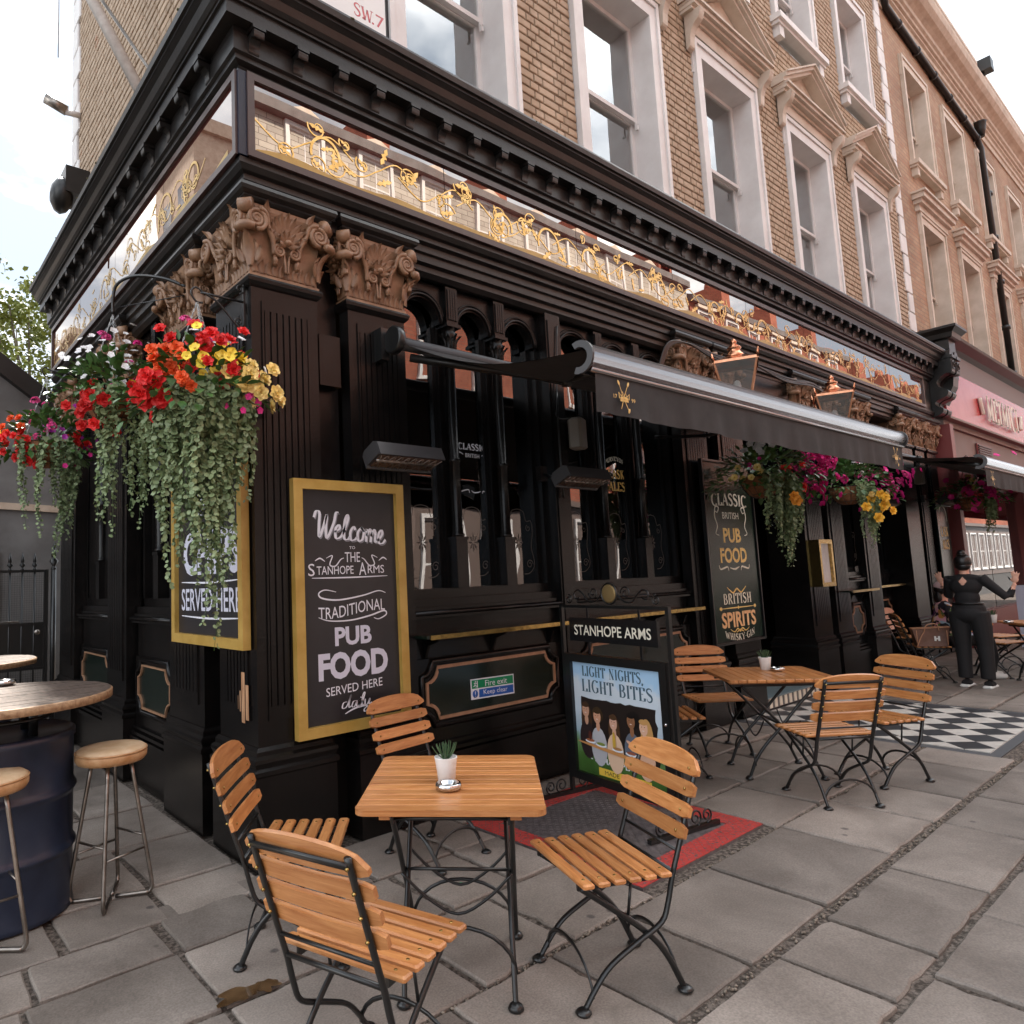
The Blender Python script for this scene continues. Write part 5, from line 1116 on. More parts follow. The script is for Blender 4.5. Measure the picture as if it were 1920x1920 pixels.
def make_chair():
    ch = empty('folding_chair')
    for i in range(6): mo('seat_slat', slat_mesh('s', seat_slat), ch, TR(0, -.135+i*.0635, .437))
    tilt = math.atan2(.36, 1)
    for i in range(4):
        z = .582+i*.0735; y = -.232-(z-.55)*.36
        mo('back_slat', slat_mesh('b1' if i == 3 else 'b0', lambda: back_slat(1 if i == 3 else 0)), ch, TR(0, y+.018, z) @ ROT(tilt, 'X'))
    for s in (-1, 1):
        x = .187*s
        mb = MB(); mb.tube([(x, p.x, p.y) for p in crom([(-.336, .832), (-.285, .69), (-.228, .53), (-.188, .42), (-.162, .33), (-.128, .262), (-.02, .205), (.09, .145), (.155, .08), (.205, .012)], 4)], .0125, 8, flat=(1, .72))
        mb.lathe([(.004, .0), (.027, .0), (.03, .006), (.022, .014), (.012, .02)], 14, TR(x, .212, 0)); mb.build('leg', STEEL, ch)
        x2 = .172*s; mb = MB(); mb.tube([(x2, p.x, p.y) for p in crom([(.185, .418), (.09, .35), (-.03, .262), (-.11, .19), (-.16, .12), (-.19, .06), (-.212, .012)], 4)], .0125, 8, flat=(1, .72))
        mb.lathe([(.004, .0), (.027, .0), (.03, .006), (.022, .014), (.012, .02)], 14, TR(x2, -.217, 0)); mb.build('leg', STEEL, ch)
        mb = MB(); mb.box(x2-.006, x2+.006, -.155, .20, .412, .437); mb.tube([(x2, -.02, .415), (x2, .0, .30)], .006, 5); mb.build('seat_rail', STEEL, ch)
    for (yy, zz, rr, ff) in ((-.22, .505, .0065, (1, 1)), (-.192, .432, .009, (1, 1)), (-.337, .808, .0105, (1, .5))): mb = MB(); mb.tube([(-.187, yy, zz), (.187, yy, zz)], rr, 7, flat=ff); mb.build('cross_rod', STEEL, ch)
    for yy in (-.19, .17):
        mb = MB(); xx = .172 if yy < 0 else .187
        mb.tube([(xx*cos(pi*i/12), yy, .045+.125*sin(pi*i/12)) for i in range(13)], .0085, 6, flat=(1, .5)); mb.build('leg_arch', STEEL, ch)
    mb = MB()
    for s in (-1, 1):
        for i in range(6): mb.ell((s*.19, -.135+i*.0635, .4565), (.0065, .0065, .002), n=8, m=4)
        for i in range(4):
            z = .582+i*.0735; y = -.232-(z-.55)*.36
            mb.ell((s*.187, y+.028, z), (.006, .003, .006), n=8, m=4); mb.tube([(s*.187, y-.006, z), (s*.187, y-.02, z)], .0055, 6)
    mb.build('screw', BRASS, ch, kind='stuff')
    return ch
CH0 = make_chair(); index_kids()
def put_chair(cx, cy, fx, fy, label, group=None, first=[True]):
    c = CH0 if first[0] else copy_tree(CH0); first[0] = False
    c.location = (cx, cy, 0.003); c.rotation_euler = (0, 0, math.atan2(-fx, fy))
    c['label'] = label; c['category'] = 'chair'; c['group'] = group or 'folding slatted chairs'
    return c
CHAIRS = [(.60, -1.85, -.912, .41, 'folding chair in front of the poster stand beside the red bordered plate'),
 (-.44, -1.73, .95, .31, 'nearest folding chair, seen from behind with brass bolts on its back posts'),
 (-.20, -.82, .77, -.64, 'folding chair turned sideways between the bar stools and the nearest table'),
 (.90, -.46, .1, -.99, 'folding chair behind the nearest table below the fire exit panel'),
 (3.436, -1.59, .575, .82, 'folding chair in front of the middle table with its black back frame showing'),
 (4.145, -1.67, -.92, .40, 'folding chair at the far side of the middle table beside the chequered tiles'),
 (4.14, -.44, -.62, -.78, 'folding chair against the wall under the green sign'),
 (3.28, -.52, .72, -.69, 'folding chair mostly hidden behind the poster stand'),
 (9.22, -.60, .5, -.87, 'folding chair holding a brown handbag, seen from its side'),
 (10.35, -.15, .0, -1, 'folding chair behind the handbag chair against the far black pilasters'),
 (11.0, -.95, -.45, -.9, 'folding chair behind the standing woman beside the cafe board'),
 (9.15, -2.0, .6, .8, 'folding chair cut by the right edge of the picture, nearest to the far table'),
 (10.1, -1.15, -.3, -.95, 'folding chair tucked under the far table behind the standing woman')]
for c in CHAIRS: put_chair(*c)
def table_slat(L_, w_, c0):
    mb = MB(); h = .021; a, b = -L_/2, L_/2; W = w_/2
    if not c0: mb.bbox(a, b, -W, W, 0, h, .003)
    else:
        R_ = .045; arc = [(a+R_-R_*sin(pi/2*i/6)*1.0, -W+R_-R_*cos(pi/2*i/6)) for i in range(7)]; arc2 = [(b-R_+R_*sin(pi/2*i/6), -W+R_-R_*cos(pi/2*i/6)) for i in range(7)]
        pl = [(a, W)]+list(reversed(arc))+arc2+[(b, W)]
        pl = [p for p in pl if p[1] <= W]
        if c0 < 0: pl = [(x, -y) for x, y in pl][::-1]
        mb.prism(pl, 0, h, Matrix())
    return mb.mesh('table_slat', WOOD)
def make_table():
    t = empty('folding_table'); n = 12; W = .78; L_ = .70; w_ = W/n
    ms = {0: table_slat(L_, w_-.004, 0), 1: table_slat(L_, w_-.004, 1), -1: table_slat(L_, w_-.004, -1)}
    for i in range(n): mo('table_slat', ms[1 if i == 0 else (-1 if i == n-1 else 0)], t, TR(0, -W/2+w_*(i+.5), .719))
    mb = MB()
    for x in (-.24, .24): mb.box(x-.02, x+.02, -W/2+.03, W/2-.03, .698, .7185)
    mb.build('batten', WOOD, t)
    mb = MB()
    for x in (-.215, .215): mb.box(x-.004, x+.004, -.33, .33, .672, .697)
    mb.tube([(-.215, -.3, .685), (.215, -.3, .685)], .008, 6); mb.tube([(-.215, .3, .685), (.215, .3, .685)], .008, 6); mb.build('top_rail', STEEL, t)
    for sx in (-1, 1):
        for sy in (-1, 1):
            x = sx*(.225 if sy > 0 else .205); mb = MB()
            mb.tube([(x, sy*p.x, p.y) for p in crom([(-.27, .68), (-.12, .52), (.0, .38), (.13, .24), (.2, .14), (.235, .06), (.255, .012)], 4)], .011, 8)
            mb.lathe([(.004, 0), (.026, 0), (.03, .006), (.024, .018), (.012, .028)], 14, TR(x, sy*.258, 0)); mb.build('leg', STEEL, t)
    mb = MB()
    for sy in (-1, 1):
        xx = .215; mb.tube([(xx*cos(pi*i/14), sy*.21, .10+.16*sin(pi*i/14)) for i in range(15)], .0075, 6)
        mb.tube([(p.x, sy*.13, p.y) for p in crom([(-.215, .42), (-.12, .33), (0, .27), (.12, .33), (.215, .42)], 4)], .006, 6)
    mb.tube([(-.225, 0, .385), (.225, 0, .385)], .007, 6); mb.build('brace', STEEL, t)
    return t
T0 = make_table(); index_kids()
TABS = [(.205, -1.43, -.785, 'nearest square slatted table, with a ribbed white plant pot'), (3.80, -1.06, -2.36, 'middle slatted table in front of the green spirits sign'), (9.75, -1.72, -.80, 'far slatted table beside the standing woman'), (11.2, -1.9, -.8, 'slatted table farthest along the pavement')]
for i, (x, y, a, lb) in enumerate(TABS):
    t = T0 if i == 0 else copy_tree(T0); t.location = (x, y, .003); t.rotation_euler = (0, 0, a); t['label'] = lb; t['category'] = 'table'; t['group'] = 'folding slatted tables'
SUCC = mat('succulent_green', (.03, .075, .028), .45, col2=(.07, .14, .06), vs_=30)
def plant(x, y, z, lab, ribs):
    p = empty('potted_succulent', (x, y, z), label=lab, cat='plant', group='succulents in white pots')
    n = 60; mb = MB(); prof = [(.028, 0), (.034, .003), (.045, .09), (.047, .097), (.0475, .10), (.043, .10), (.042, .085), (0.001, .085)]
    vs = []; m = len(prof)
    for k, (r, zz) in enumerate(prof):
        for i in range(n):
            a = 2*pi*i/n+(zz*7 if ribs else 0); rr = r*(1+(.022*sin(a*24-zz*7*24+zz*90) if (ribs and 0 < k < 4) else 0)); vs.append((rr*cos(2*pi*i/n), rr*sin(2*pi*i/n), zz))
    mb.smooth = True; mb.add(vs, [(k*n+i, k*n+(i+1) % n, (k+1)*n+(i+1) % n, (k+1)*n+i) for k in range(m-1) for i in range(n)]); mb.build('pot', POTW, p)
    r4 = random.Random(int(x*10)); lf = MB()
    if 'leafm' not in SM:
        l_ = MB(); N_ = 6; vs = []
        for i in range(N_+1):
            t = i/N_; w_ = .0075*(1-t)**.8+.0003; y_ = .075*t; zz = .035*t*t
            vs += [(-w_, y_, zz+.002), (0, y_, zz-.003), (w_, y_, zz+.002), (0, y_, zz+.0035*(1-t))]
        l_.smooth = True; l_.add(vs, [(i*4+j, i*4+(j+1) % 4, (i+1)*4+(j+1) % 4, (i+1)*4+j) for i in range(N_) for j in range(4)]); SM['leafm'] = l_.mesh('leaf', SUCC)
    for i in range(34):
        el = .25+1.15*(i/34); a = i*2.4; s_ = 1.0-.25*(i/34)+r4.uniform(-.08, .08)
        mo('leaf', SM['leafm'], p, TR(0, 0, .088) @ ROT(a, 'Z') @ ROT(el, 'X') @ Matrix.Scale(s_, 4))
    return p
plant(.165, -1.43, .743, 'succulent in a spiral ribbed white pot on the nearest table', True); plant(3.96, -.98, .743, 'succulent in a smooth white pot on the middle table', False); plant(9.43, -1.29+.02, .743, 'succulent in a white pot on the far table', False)
def ashtray(x, y, z, lab, s_=1.):
    t = empty('ashtray', (x, y, z), label=lab, cat='ashtray', group='steel ashtrays'); mb = MB()
    mb.lathe([(.032*s_, 0), (.05*s_, .008), (.053*s_, .018), (.05*s_, .028), (.044*s_, .031), (.034*s_, .027), (.03*s_, .014), (.001, .012)], 28, cap=False); mb.build('dish', CHROME, t)
    mb = MB(); mb.lathe([(.031*s_, .0135), (.001, .0145)], 20); mb.build('ash', mat('ash', (.12, .11, .10), .9), t) if 'ash' not in bpy.data.materials else mb.build('ash', bpy.data.materials['ash'], t)
ashtray(.095, -1.52, .743, 'round steel ashtray beside the ribbed pot on the nearest table'); ashtray(3.94, -1.08, .743, 'steel ashtray beside the pot on the middle table'); ashtray(9.42, -1.42, .743, 'steel ashtray on the far table'); ashtray(-1.10, .92, 1.066, 'round steel ashtray on the dark barrel table', 1.1)
# barrel tables and stools
def barrel(x, y, lab):
    b = empty('barrel_table', (x, y, .002), label=lab, cat='table', group='barrel tables'); mb = MB()
    mb.lathe([(r_*1.16 if r_ > .1 else r_, q) for r_, q in ((.27, 0), (.29, .01), (.285, .03), (.285, .27), (.29, .285), (.298, .30), (.298, .31), (.29, .325), (.285, .34), (.285, .55), (.29, .565), (.298, .58), (.298, .59), (.29, .605), (.285, .62), (.285, .83), (.292, .84), (.292, .87), (.28, .88), (.27, .86), (.001, .86))], 48); mb.build('drum', BARREL, b)
    mb = MB(); mb.lathe([(.495, 1.015), (.52, 1.02), (.52, 1.055), (.51, 1.06)], 56); mb.build('edge_band', EDGEW, b)
    for i in range(9):
        w_ = 1.02/9; a = -.51+i*w_; pts = []
        for e in (a+.0015, a+w_-.0015):
            for s in (-1, 1): pts.append((s*math.sqrt(max(.0, .509**2-min(e*e, .509**2))), e))
        q = [pts[0], pts[1], pts[3], pts[2]]
        m = 6; L0 = [(math.sqrt(max(0, .509**2-(a+.0015+(w_-.003)*j/m)**2)), a+.0015+(w_-.003)*j/m) for j in range(m+1)]
        pl = L0+[(-p[0], p[1]) for p in reversed(L0)]
        mb = MB(); mb.prism(pl, 1.052, 1.0605+.0008*(i % 3), Matrix()); mb.build('board', OLDWOOD, b)
    mb = MB()
    for q in range(4): a = pi/4+q*pi/2; mb.tube([(.17*cos(a), .17*sin(a), .86), (.17*cos(a), .17*sin(a), 1.02)], .022, 8)
    mb.tube([(.22*cos(i*pi/10), .22*sin(i*pi/10), .95) for i in range(20)], .01, 6, closed=True); mb.build('top_support', STEEL, b)
barrel(-1.17, .48, 'dark barrel table nearest the camera with a steel ashtray'); barrel(-1.12, 2.85, 'second barrel table behind, near the gate')
def make_stool():
    s = empty('bar_stool'); mb = MB()
    mb.lathe([(.001, .685), (.12, .685), (.165, .693), (.176, .71), (.178, .73), (.172, .745)], 40); mb.build('seat', LEATHER, s)
    mb = MB(); mb.lathe([(.173, .744), (.171, .752), (.158, .762), (.10, .769), (.001, .77)], 40); mb.build('seat_top', LEATHT, s)
    mb = MB(); mb.tube([(.175*cos(i*pi/24), .175*sin(i*pi/24), .745) for i in range(48)], .0045, 6, closed=True); mb.build('piping', LEATHER, s)
    for k in range(2):        # two bent U legs
        for sx in ((-1, 1) if k == 0 else ()): pass
    R0, R1 = .095, .20
    for k in range(4):
        a = pi/4+k*pi/2; mb = MB(); top = V((R0*cos(a), R0*sin(a), .69)); bt = V((R1*cos(a), R1*sin(a), .065)); ft = V((R1*1.0*cos(a)*.96, R1*sin(a)*.96, .012)); a2 = a+pi/2 if k % 2 == 0 else a-pi/2
        end = V((0, 0, .012)).lerp(ft, .12)
        pts = [top, top.lerp(bt, .5), bt.lerp(top, .08), bt, bt+V((0, 0, -.03)), ft.lerp(end, .04), ft.lerp(end, .12), end]
        P = crom([tuple(p) for p in pts], 3); mb.tube(P, .0105, 10); mb.build('leg', BARE, s)
    mb = MB()
    for k in range(4):
        a, b = pi/4+k*pi/2, pi/4+(k+1)*pi/2; z = .30 if k % 2 else .24; R_ = R1-(R1-R0)*(z-.06)/.63
        mb.tube([(R_*cos(a), R_*sin(a), z), (R_*cos(b), R_*sin(b), z)], .006, 6)
    mb.build('foot_rail', BARE, s); return s
S0 = make_stool(); index_kids()
for i, (x, y, a, lb) in enumerate(((-.70, .25, .35, 'bar stool with a worn tan leather seat, standing between the drum and the corner pilaster'), (-1.29, .09, .1, 'tan leather bar stool cut by the left edge of the picture'), (-.93, 1.2, .5, 'bar stool half hidden behind the dark drum'))):
    s = S0 if i == 0 else copy_tree(S0); s.location = (x, y, .003); s.rotation_euler = (0, 0, a); s['label'] = lb; s['category'] = 'stool'; s['group'] = 'tan leather bar stools'
# ================================================================== SIGNS
GREYL = mat('shadow_lettering_grey', (.22, .22, .25), .6)
def board(T, w_, h_, lab, side=False):
    b = empty('chalkboard_sign', label=lab, cat='sign', group='gold framed chalkboards'); t = .062; mb = MB()
    for pl in ([(0, 0), (w_, 0), (w_-t, t), (t, t)], [(w_, 0), (w_, h_), (w_-t, h_-t), (w_-t, t)], [(w_, h_), (0, h_), (t, h_-t), (w_-t, h_-t)], [(0, h_), (0, 0), (t, t), (t, h_-t)]):
        m = MB(); m.prism(pl, -.03, .02, T); m.build('frame_rail', GOLDP, b)
    mb.box(t-.005, w_-t+.005, t-.005, h_-t+.005, -.02, -.012, T); mb.build('panel', BOARD, b)
    return b
# front board: left edge X .262, right 1.10, z .665-2.21 (outer face at y = -.0)
T1 = FR(.262, -.005, .665); W1, H1 = .835, 1.545
b1 = board(T1, W1, H1, 'gold framed chalkboard reading Welcome to the Stanhope Arms on the front')
C1 = lambda x, z: T1 @ TR(x, z, -.0112)
script(WELCOME, .55, .17, C1(.415, 1.25), CHALK, b1, .017, slope=-.05); script(WELCOME, .55, .17, C1(.423, 1.24) @ TR(0, 0, -.0004), GREYL, b1, .012, slope=-.05)
text('TO', .045, .018, C1(.43, 1.125), CHALK, b1); text('THE', .115, .062, C1(.43, 1.065), CHALK, b1)
text('TANHOPE', .27, .052, C1(.30, .985), CHALK, b1); text('RMS', .13, .052, C1(.61, .985), CHALK, b1); text('S', .045, .075, C1(.128, .99), CHALK, b1); text('A', .055, .08, C1(.505, .99), CHALK, b1)
swirl([[(.13, .94), (.4, .937), (.70, .94)], [(.155, 1.045), (.19, 1.06), (.225, 1.04)], [(.235, 1.06), (.28, 1.075), (.26, 1.02), (.3, 1.01), (.34, 1.05), (.365, 1.06)], [(.7, 1.045), (.67, 1.06), (.635, 1.04)], [(.625, 1.06), (.58, 1.075), (.6, 1.02), (.56, 1.01), (.52, 1.05), (.50, 1.06)]], C1(0, 0), CHALK, b1, .007)
text('TRADITIONAL', .50, .072, C1(.42, .74), CHALK, b1, arc=lambda t: .018*sin(t*2.2))
swirl([[(.30, .85), (.22, .865), (.175, .845), (.2, .815), (.32, .80), (.5, .82), (.62, .845), (.68, .83)], [(.17, .70), (.25, .675), (.4, .67), (.55, .69), (.66, .715), (.68, .69), (.62, .665), (.58, .675)]], C1(0, 0), CHALK, b1, .008)
text('PUB', .275, .115, C1(.42, .575), CHALKB, b1, offset=.035); text('FOOD', .52, .165, C1(.42, .40), CHALKB, b1, offset=.045)
text('SERVED HERE', .42, .052, C1(.42, .258), CHALK, b1, arc=lambda t: .01*t); script(DAILY, .22, .085, C1(.43, .175), CHALK, b1, .0085)
swirl([[(.34, .105), (.42, .13), (.52, .135)]], C1(0, 0), CHALK, b1, .008)
# side board: spans Y .10 - 1.25
T2 = FL(-.005, 1.26, 1.205); b2 = board(T2, 1.17, 1.40, 'gold framed chalkboard on the side street front, half covered by trailing leaves')
C2 = lambda x, z: T2 @ TR(x, z, -.0112)
serif('CHIPS' if False else 'CHIPS', .9, .30, C2(.62, .62), CHALKB, b2, .24, .1) if False else text('CHIPS', .92, .30, C2(.62, .60), CHALKB, b2, offset=.04)
text('SERVED HERE', .96, .15, C2(.60, .29), CHALKB, b2, offset=.01)
swirl([[(.12, .41), (.6, .40), (1.08, .41)], [(.12, .18), (.6, .17), (1.08, .18)], [(.7, 1.1), (.85, 1.2), (.98, 1.1), (.9, 1.0)]], C2(0, 0), CHALK, b2, .010)
text('FISH &', .6, .2, C2(.62, .92), CHALKB, b2)
# green board on P3/P4
T3 = FR(4.985, -.03, .80); W3, H3 = 1.02, 1.87
b3 = empty('pub_food_sign', label='tall dark green glass sign for classic British pub food and spirits', cat='sign')
mb = MB(); mb.box(0, W3, 0, H3, -.025, -.002, T3); mb.build('backing', BLACK, b3); mb = MB(); mb.box(.02, W3-.02, .02, H3-.02, -.002, .004, T3); mb.build('glass', DGREEN, b3)
mb = MB(); mb.box(-.02, W3+.02, -.02, .0, -.02, .02, T3); mb.box(-.02, W3+.02, H3, H3+.02, -.02, .02, T3); mb.box(-.02, 0, 0, H3, -.02, .02, T3); mb.box(W3, W3+.02, 0, H3, -.02, .02, T3); mb.build('frame', STEEL, b3)
C3 = lambda x, z: T3 @ TR(x, z, .0055)
cx = .51
serif('CLASSIC', .74, .125, C3(cx, 1.47), CREAML, b3, .28, .09, arc=lambda t: .012*(1-t*t)); text('BRITISH', .34, .07, C3(cx, 1.31), CREAML, b3)
text('PUB', .37, .155, C3(cx, 1.10), GILT, b3, offset=.03); text('FOOD', .56, .16, C3(cx, .89), GILT, b3, offset=.03)
swirl([[(cx+s*.33, 1.36), (cx+s*.27, 1.34), (cx+s*.24, 1.39), (cx+s*.30, 1.40), (cx+s*.33, 1.3), (cx+s*.29, 1.2), (cx+s*.33, 1.12), (cx+s*.27, 1.1)] for s in (-1, 1)]+[[(cx-.32, .79), (cx-.3, .75), (cx-.22, .76), (cx-.15, .77), (cx-.13, .73)], [(cx-.1, .76), (cx, .745), (cx+.1, .77)], [(cx+.32, .79), (cx+.3, .75), (cx+.22, .76), (cx+.15, .77), (cx+.13, .73)]], C3(0, 0), CREAML, b3, .014)
swirl([[(cx-.2, .56), (cx-.15, .53), (cx-.08, .50), (cx, .54), (cx+.08, .50), (cx+.15, .53), (cx+.2, .56)]], C3(0, 0), GILT, b3, .014)
serif('BRITISH', .60, .105, C3(cx, .44), CREAML, b3, .22, .09); swirl([[(cx-.34, .345), (cx, .345), (cx+.34, .345)]], C3(0, 0), GILT, b3, .010)
mb = MB()
for s in (-1, 0, 1): mb.ell((0, 0, 0), (.03 if s else .012, .02, .001), C3(cx+s*.36, .345), 8, 4)
mb.build('flourish', GILT, b3)
text('SPIRITS', .72, .16, C3(cx, .225), mat('peach_lettering', (.72, .42, .2), .5), b3, offset=.03)
swirl([[(cx-.2, .13), (cx-.12, .1), (cx-.05, .13), (cx, .1), (cx+.05, .13), (cx+.12, .1), (cx+.2, .13)], [(cx-.08, .09), (cx, .115), (cx+.08, .09)]], C3(0, 0), GILT, b3, .012)
serif('WHISKY-GIN', .62, .065, C3(cx, .062), CREAML, b3, .24, .08, arc=lambda t: .045*t*t-.02)
# cask ales board at the far end
T4 = FR(12.55, -.03, .9); b4 = empty('cask_ales_sign', label='narrow dark green cask ales sign at the far end of the pub front', cat='sign')
mb = MB(); mb.box(0, .62, 0, 1.8, -.02, .0, T4); mb.build('glass', DGREEN, b4); serif('CASK', .4, .16, T4 @ TR(.31, 1.12, .002), GILT, b4, .26, .1); serif('ALES', .38, .16, T4 @ TR(.31, .90, .002), GILT, b4, .26, .1)
swirl([[(.1, 1.3), (.15, 1.5), (.31, 1.56), (.47, 1.5), (.52, 1.3)]], T4 @ TR(0, 0, .002), CREAML, b4, .02)
# menu case on the pier
mc = empty('menu_case', label='brass framed menu case fixed to the doorway pier', cat='menu case'); T5 = FR(7.50, -.0, 1.28)
mb = MB()
for r in ((0, .40, 0, .05), (0, .40, .53, .58), (0, .05, .05, .53), (.35, .40, .05, .53)): mb.box(r[0], r[1], r[2], r[3], -.04, .10, T5)
mb.build('case', BRASS, mc); mb = MB(); mb.box(.05, .35, .05, .53, .06, .065, T5); mb.build('menu', PAPER, mc)
# fire exit sticker
fe = empty('fire_exit_sign', label='green and blue fire exit keep clear sticker on the lower panel', cat='sign'); T6 = frame((1.735, .088, .69), (1, 0, -.02), (0, 0, 1))
GSG = mat('sign_green', (.0, .22, .085), .4); BSG = mat('sign_blue', (.01, .09, .38), .4)
mb = MB(); mb.box(0, .45, 0, .145, 0, .002, T6); mb.build('backing', CHALK, fe)
mb = MB(); mb.box(.01, .44, .077, .137, .0021, .003, T6); mb.build('green_panel', GSG, fe); mb = MB(); mb.box(.08, .44, .01, .068, .0021, .003, T6); mb.build('blue_panel', BSG, fe)
mb = MB(); mb.ell((.042, .039, .0026), (.027, .027, .0006), T6, 20, 4); mb.build('blue_disc', BSG, fe); text('!', .008, .04, T6 @ TR(.042, .039, .0034), CHALK, fe)
text('Fire exit', .23, .042, T6 @ TR(.26, .106, .0034), CHALK, fe); text('Keep clear', .25, .045, T6 @ TR(.25, .038, .0034), CHALK, fe)
mb = MB(); TT = T6 @ TR(.045, .107, .0034); mb.ell((.002, .019, 0), (.006, .006, .0004), TT, 8, 4)
for s in ([(0, .012), (-.004, -.004)], [(-.004, -.004), (.008, -.012), (.006, -.024)], [(-.004, -.004), (-.012, -.014), (-.02, -.014)], [(-.0, .01), (.014, .004)], [(0, .01), (-.014, .006)]): mb.ribbon(s, .006, TT)
mb.box(.016, .024, -.025, .024, -.0002, 0, TT); mb.build('running_figure', CHALK, fe)
# ---- poster stand
PS = empty('poster_stand', (2.235, -.79, 0), label='black wrought iron poster stand headed Stanhope Arms', cat='sign stand')
X_ = V((-.165, -.986, 0)); T7 = frame((0, 0, 0), tuple(X_), (0, 0, 1))
hw = .485; mb = MB()
for s in (-1, 1):
    xs = s*hw; mb.box(xs-.013, xs+.013, .0, 1.345, -.013, .013, T7)
    for i in range(26):   # twist
        pass
mb.box(-hw, hw, 1.325, 1.345, -.01, .01, T7); mb.build('post', STEEL, PS)
for s in (-1, 1):
    mb = MB(); T8 = T7 @ TR(s*hw, 0, 0) @ ROT(pi/2, 'Y')
    mb.box(-.30, .30, .004, .03, -.014, .014, T8)
    for q in (-1, 1):
        for (c, r) in ((.2, .045), (.10, .055)): mb.tube([T8 @ V((q*c+x, .075+y, 0)) for x, y in spiral(0, 0, r, .012, -pi/2, q*1.5, 20)], .006, 6)
    mb.build('foot', STEEL, PS)
mb = MB()
for q in (-1, 1):
    mb.tube([T7 @ V((q*p.x, p.y, 0)) for p in crom([(.07, 1.42), (.13, 1.375), (.20, 1.37), (.25, 1.42), (.30, 1.45), (.34, 1.43), (.33, 1.39), (.29, 1.395)], 5)], .006, 6)
    mb.tube([T7 @ V((q*.15+x, 1.43+y, 0)) for x, y in spiral(0, 0, .045, .01, pi, -q*1.4, 20)], .005, 6); mb.tube([T7 @ V((q*.4+x, 1.385+y, 0)) for x, y in spiral(0, 0, .035, .008, pi/2, q*1.4, 16)], .005, 6)
mb.tube([T7 @ V((.07*cos(a*pi/12), 1.425+.07*sin(a*pi/12), 0)) for a in range(24)], .007, 6, closed=True); mb.build('scrollwork', STEEL, PS)
mb = MB(); mb.lathe([(.063, -.004), (.063, .004), (.05, .006), (.001, .007)], 24, T7 @ TR(0, 1.425, 0)); mb.build('medallion', mat('old_brass', (.28, .19, .08), .5, .6), PS)
mb = MB(); mb.box(-.40, .40, 1.09, 1.255, -.012, .012, T7); [mb.box(x-.008, x+.008, 1.255, 1.325, -.004, .004, T7) for x in (-.22, .25)]; [mb.box(x-.008, x+.008, 1.0, 1.09, -.004, .004, T7) for x in (-.22, .25)]
nb_ = mb.build('name_board', mat('black_board_satin', (.008, .008, .009), .25), PS); text('STANHOPE ARMS', .70, .072, T7 @ TR(0, 1.17, .0128), CREAML, nb_, offset=.012)
mb = MB(); px0, px1, pz0, pz1 = -.455, .455, .13, 1.0
for r in ((px0, px1, pz0, pz0+.055), (px0, px1, pz1-.055, pz1), (px0, px0+.055, pz0+.055, pz1-.055), (px1-.055, px1, pz0+.055, pz1-.055)): mb.box(*r, -.03, .03, T7)
pf = mb.build('poster_frame', STEEL, PS); mb = MB(); mb.lathe([(.012, 0), (.01, .006), (.001, .008)], 12, T7 @ TR(px1-.027, .63, .03)); mb.build('lock', CHROME, pf)
def postermat():
    m = bpy.data.materials.new('poster_print'); m.use_nodes = True; t = m.node_tree; b = t.nodes['Principled BSDF']; b.inputs['Roughness'].default_value = .3
    g = N(t, 'ShaderNodeNewGeometry'); sp = N(t, 'ShaderNodeSeparateXYZ'); L(t, g.outputs['Position'], sp.inputs[0]); nz = N(t, 'ShaderNodeTexNoise', i_Scale=9., i_Detail=4.); L(t, g.outputs['Position'], nz.inputs['Vector'])
    ma = N(t, 'ShaderNodeMath', operation='MULTIPLY_ADD'); ma.inputs[1].default_value = .25; L(t, nz.outputs[0], ma.inputs[0]); L(t, sp.outputs[2], ma.inputs[2])
    r = N(t, 'ShaderNodeValToRGB'); e = r.color_ramp.elements; e[0].position = .28; e[0].color = (.03, .07, .015, 1); e[1].position = 1.; e[1].color = (.36, .55, .75, 1)
    for p_, c_ in ((.42, (.06, .14, .03, 1)), (.50, (.13, .24, .09, 1)), (.56, (.30, .42, .50, 1)), (.75, (.52, .60, .68, 1)), (.92, (.60, .66, .72, 1))): x = e.new(p_); x.color = c_
    L(t, ma.outputs[0], r.inputs[0]); L(t, r.outputs[0], b.inputs['Base Color']); return m
mb = MB(); mb.box(px0+.05, px1-.05, pz0+.05, pz1-.05, .0, .004, T7); po = mb.build('poster', postermat(), PS)
C7 = lambda x, z, k=0: T7 @ TR(x, z, .0045+k*.0004)
TEAL = mat('teal_lettering', (.05, .10, .14), .5)
serif('LIGHT NIGHTS,', .56, .07, C7(-.03, .885), TEAL, po, .22, .05); serif('LIGHT BITES', .64, .085, C7(.0, .785), TEAL, po, .22, .05)
text('- 3 SMALL PLATES FOR', .62, .038, C7(.04, .295), CHALK, po, offset=.01)
mb = MB(); mb.box(-.2, .26, .195, .245, .0042, .0046, T7); mb.build('yellow_label', mat('poster_yellow', (.72, .48, .06), .5), po); text('MADE', .13, .026, C7(-.08, .22, 1), BOARD, po)
def flat(cx, cz, rx, rz, col, k, n=18, rot=0., half=False, nm='printed_figure'):
    m = COLM.setdefault(col, mat('print_%d' % len(COLM), col, .35)); mb = MB()
    pl = [(cx+rx*cos(a)*cos(rot)-rz*sin(a)*sin(rot), cz+rx*cos(a)*sin(rot)+rz*sin(a)*cos(rot)) for a in [2*pi*i/n for i in range(n)]]
    mb.add([T7 @ V((x, z, .0048+k*.0003)) for x, z in pl], [tuple(range(n))]); FIG.setdefault(m.name, [m, MB()])[1].add([T7 @ V((x, z, .0048+k*.0003)) for x, z in pl], [tuple(range(n))])
COLM = {}; FIG = {}
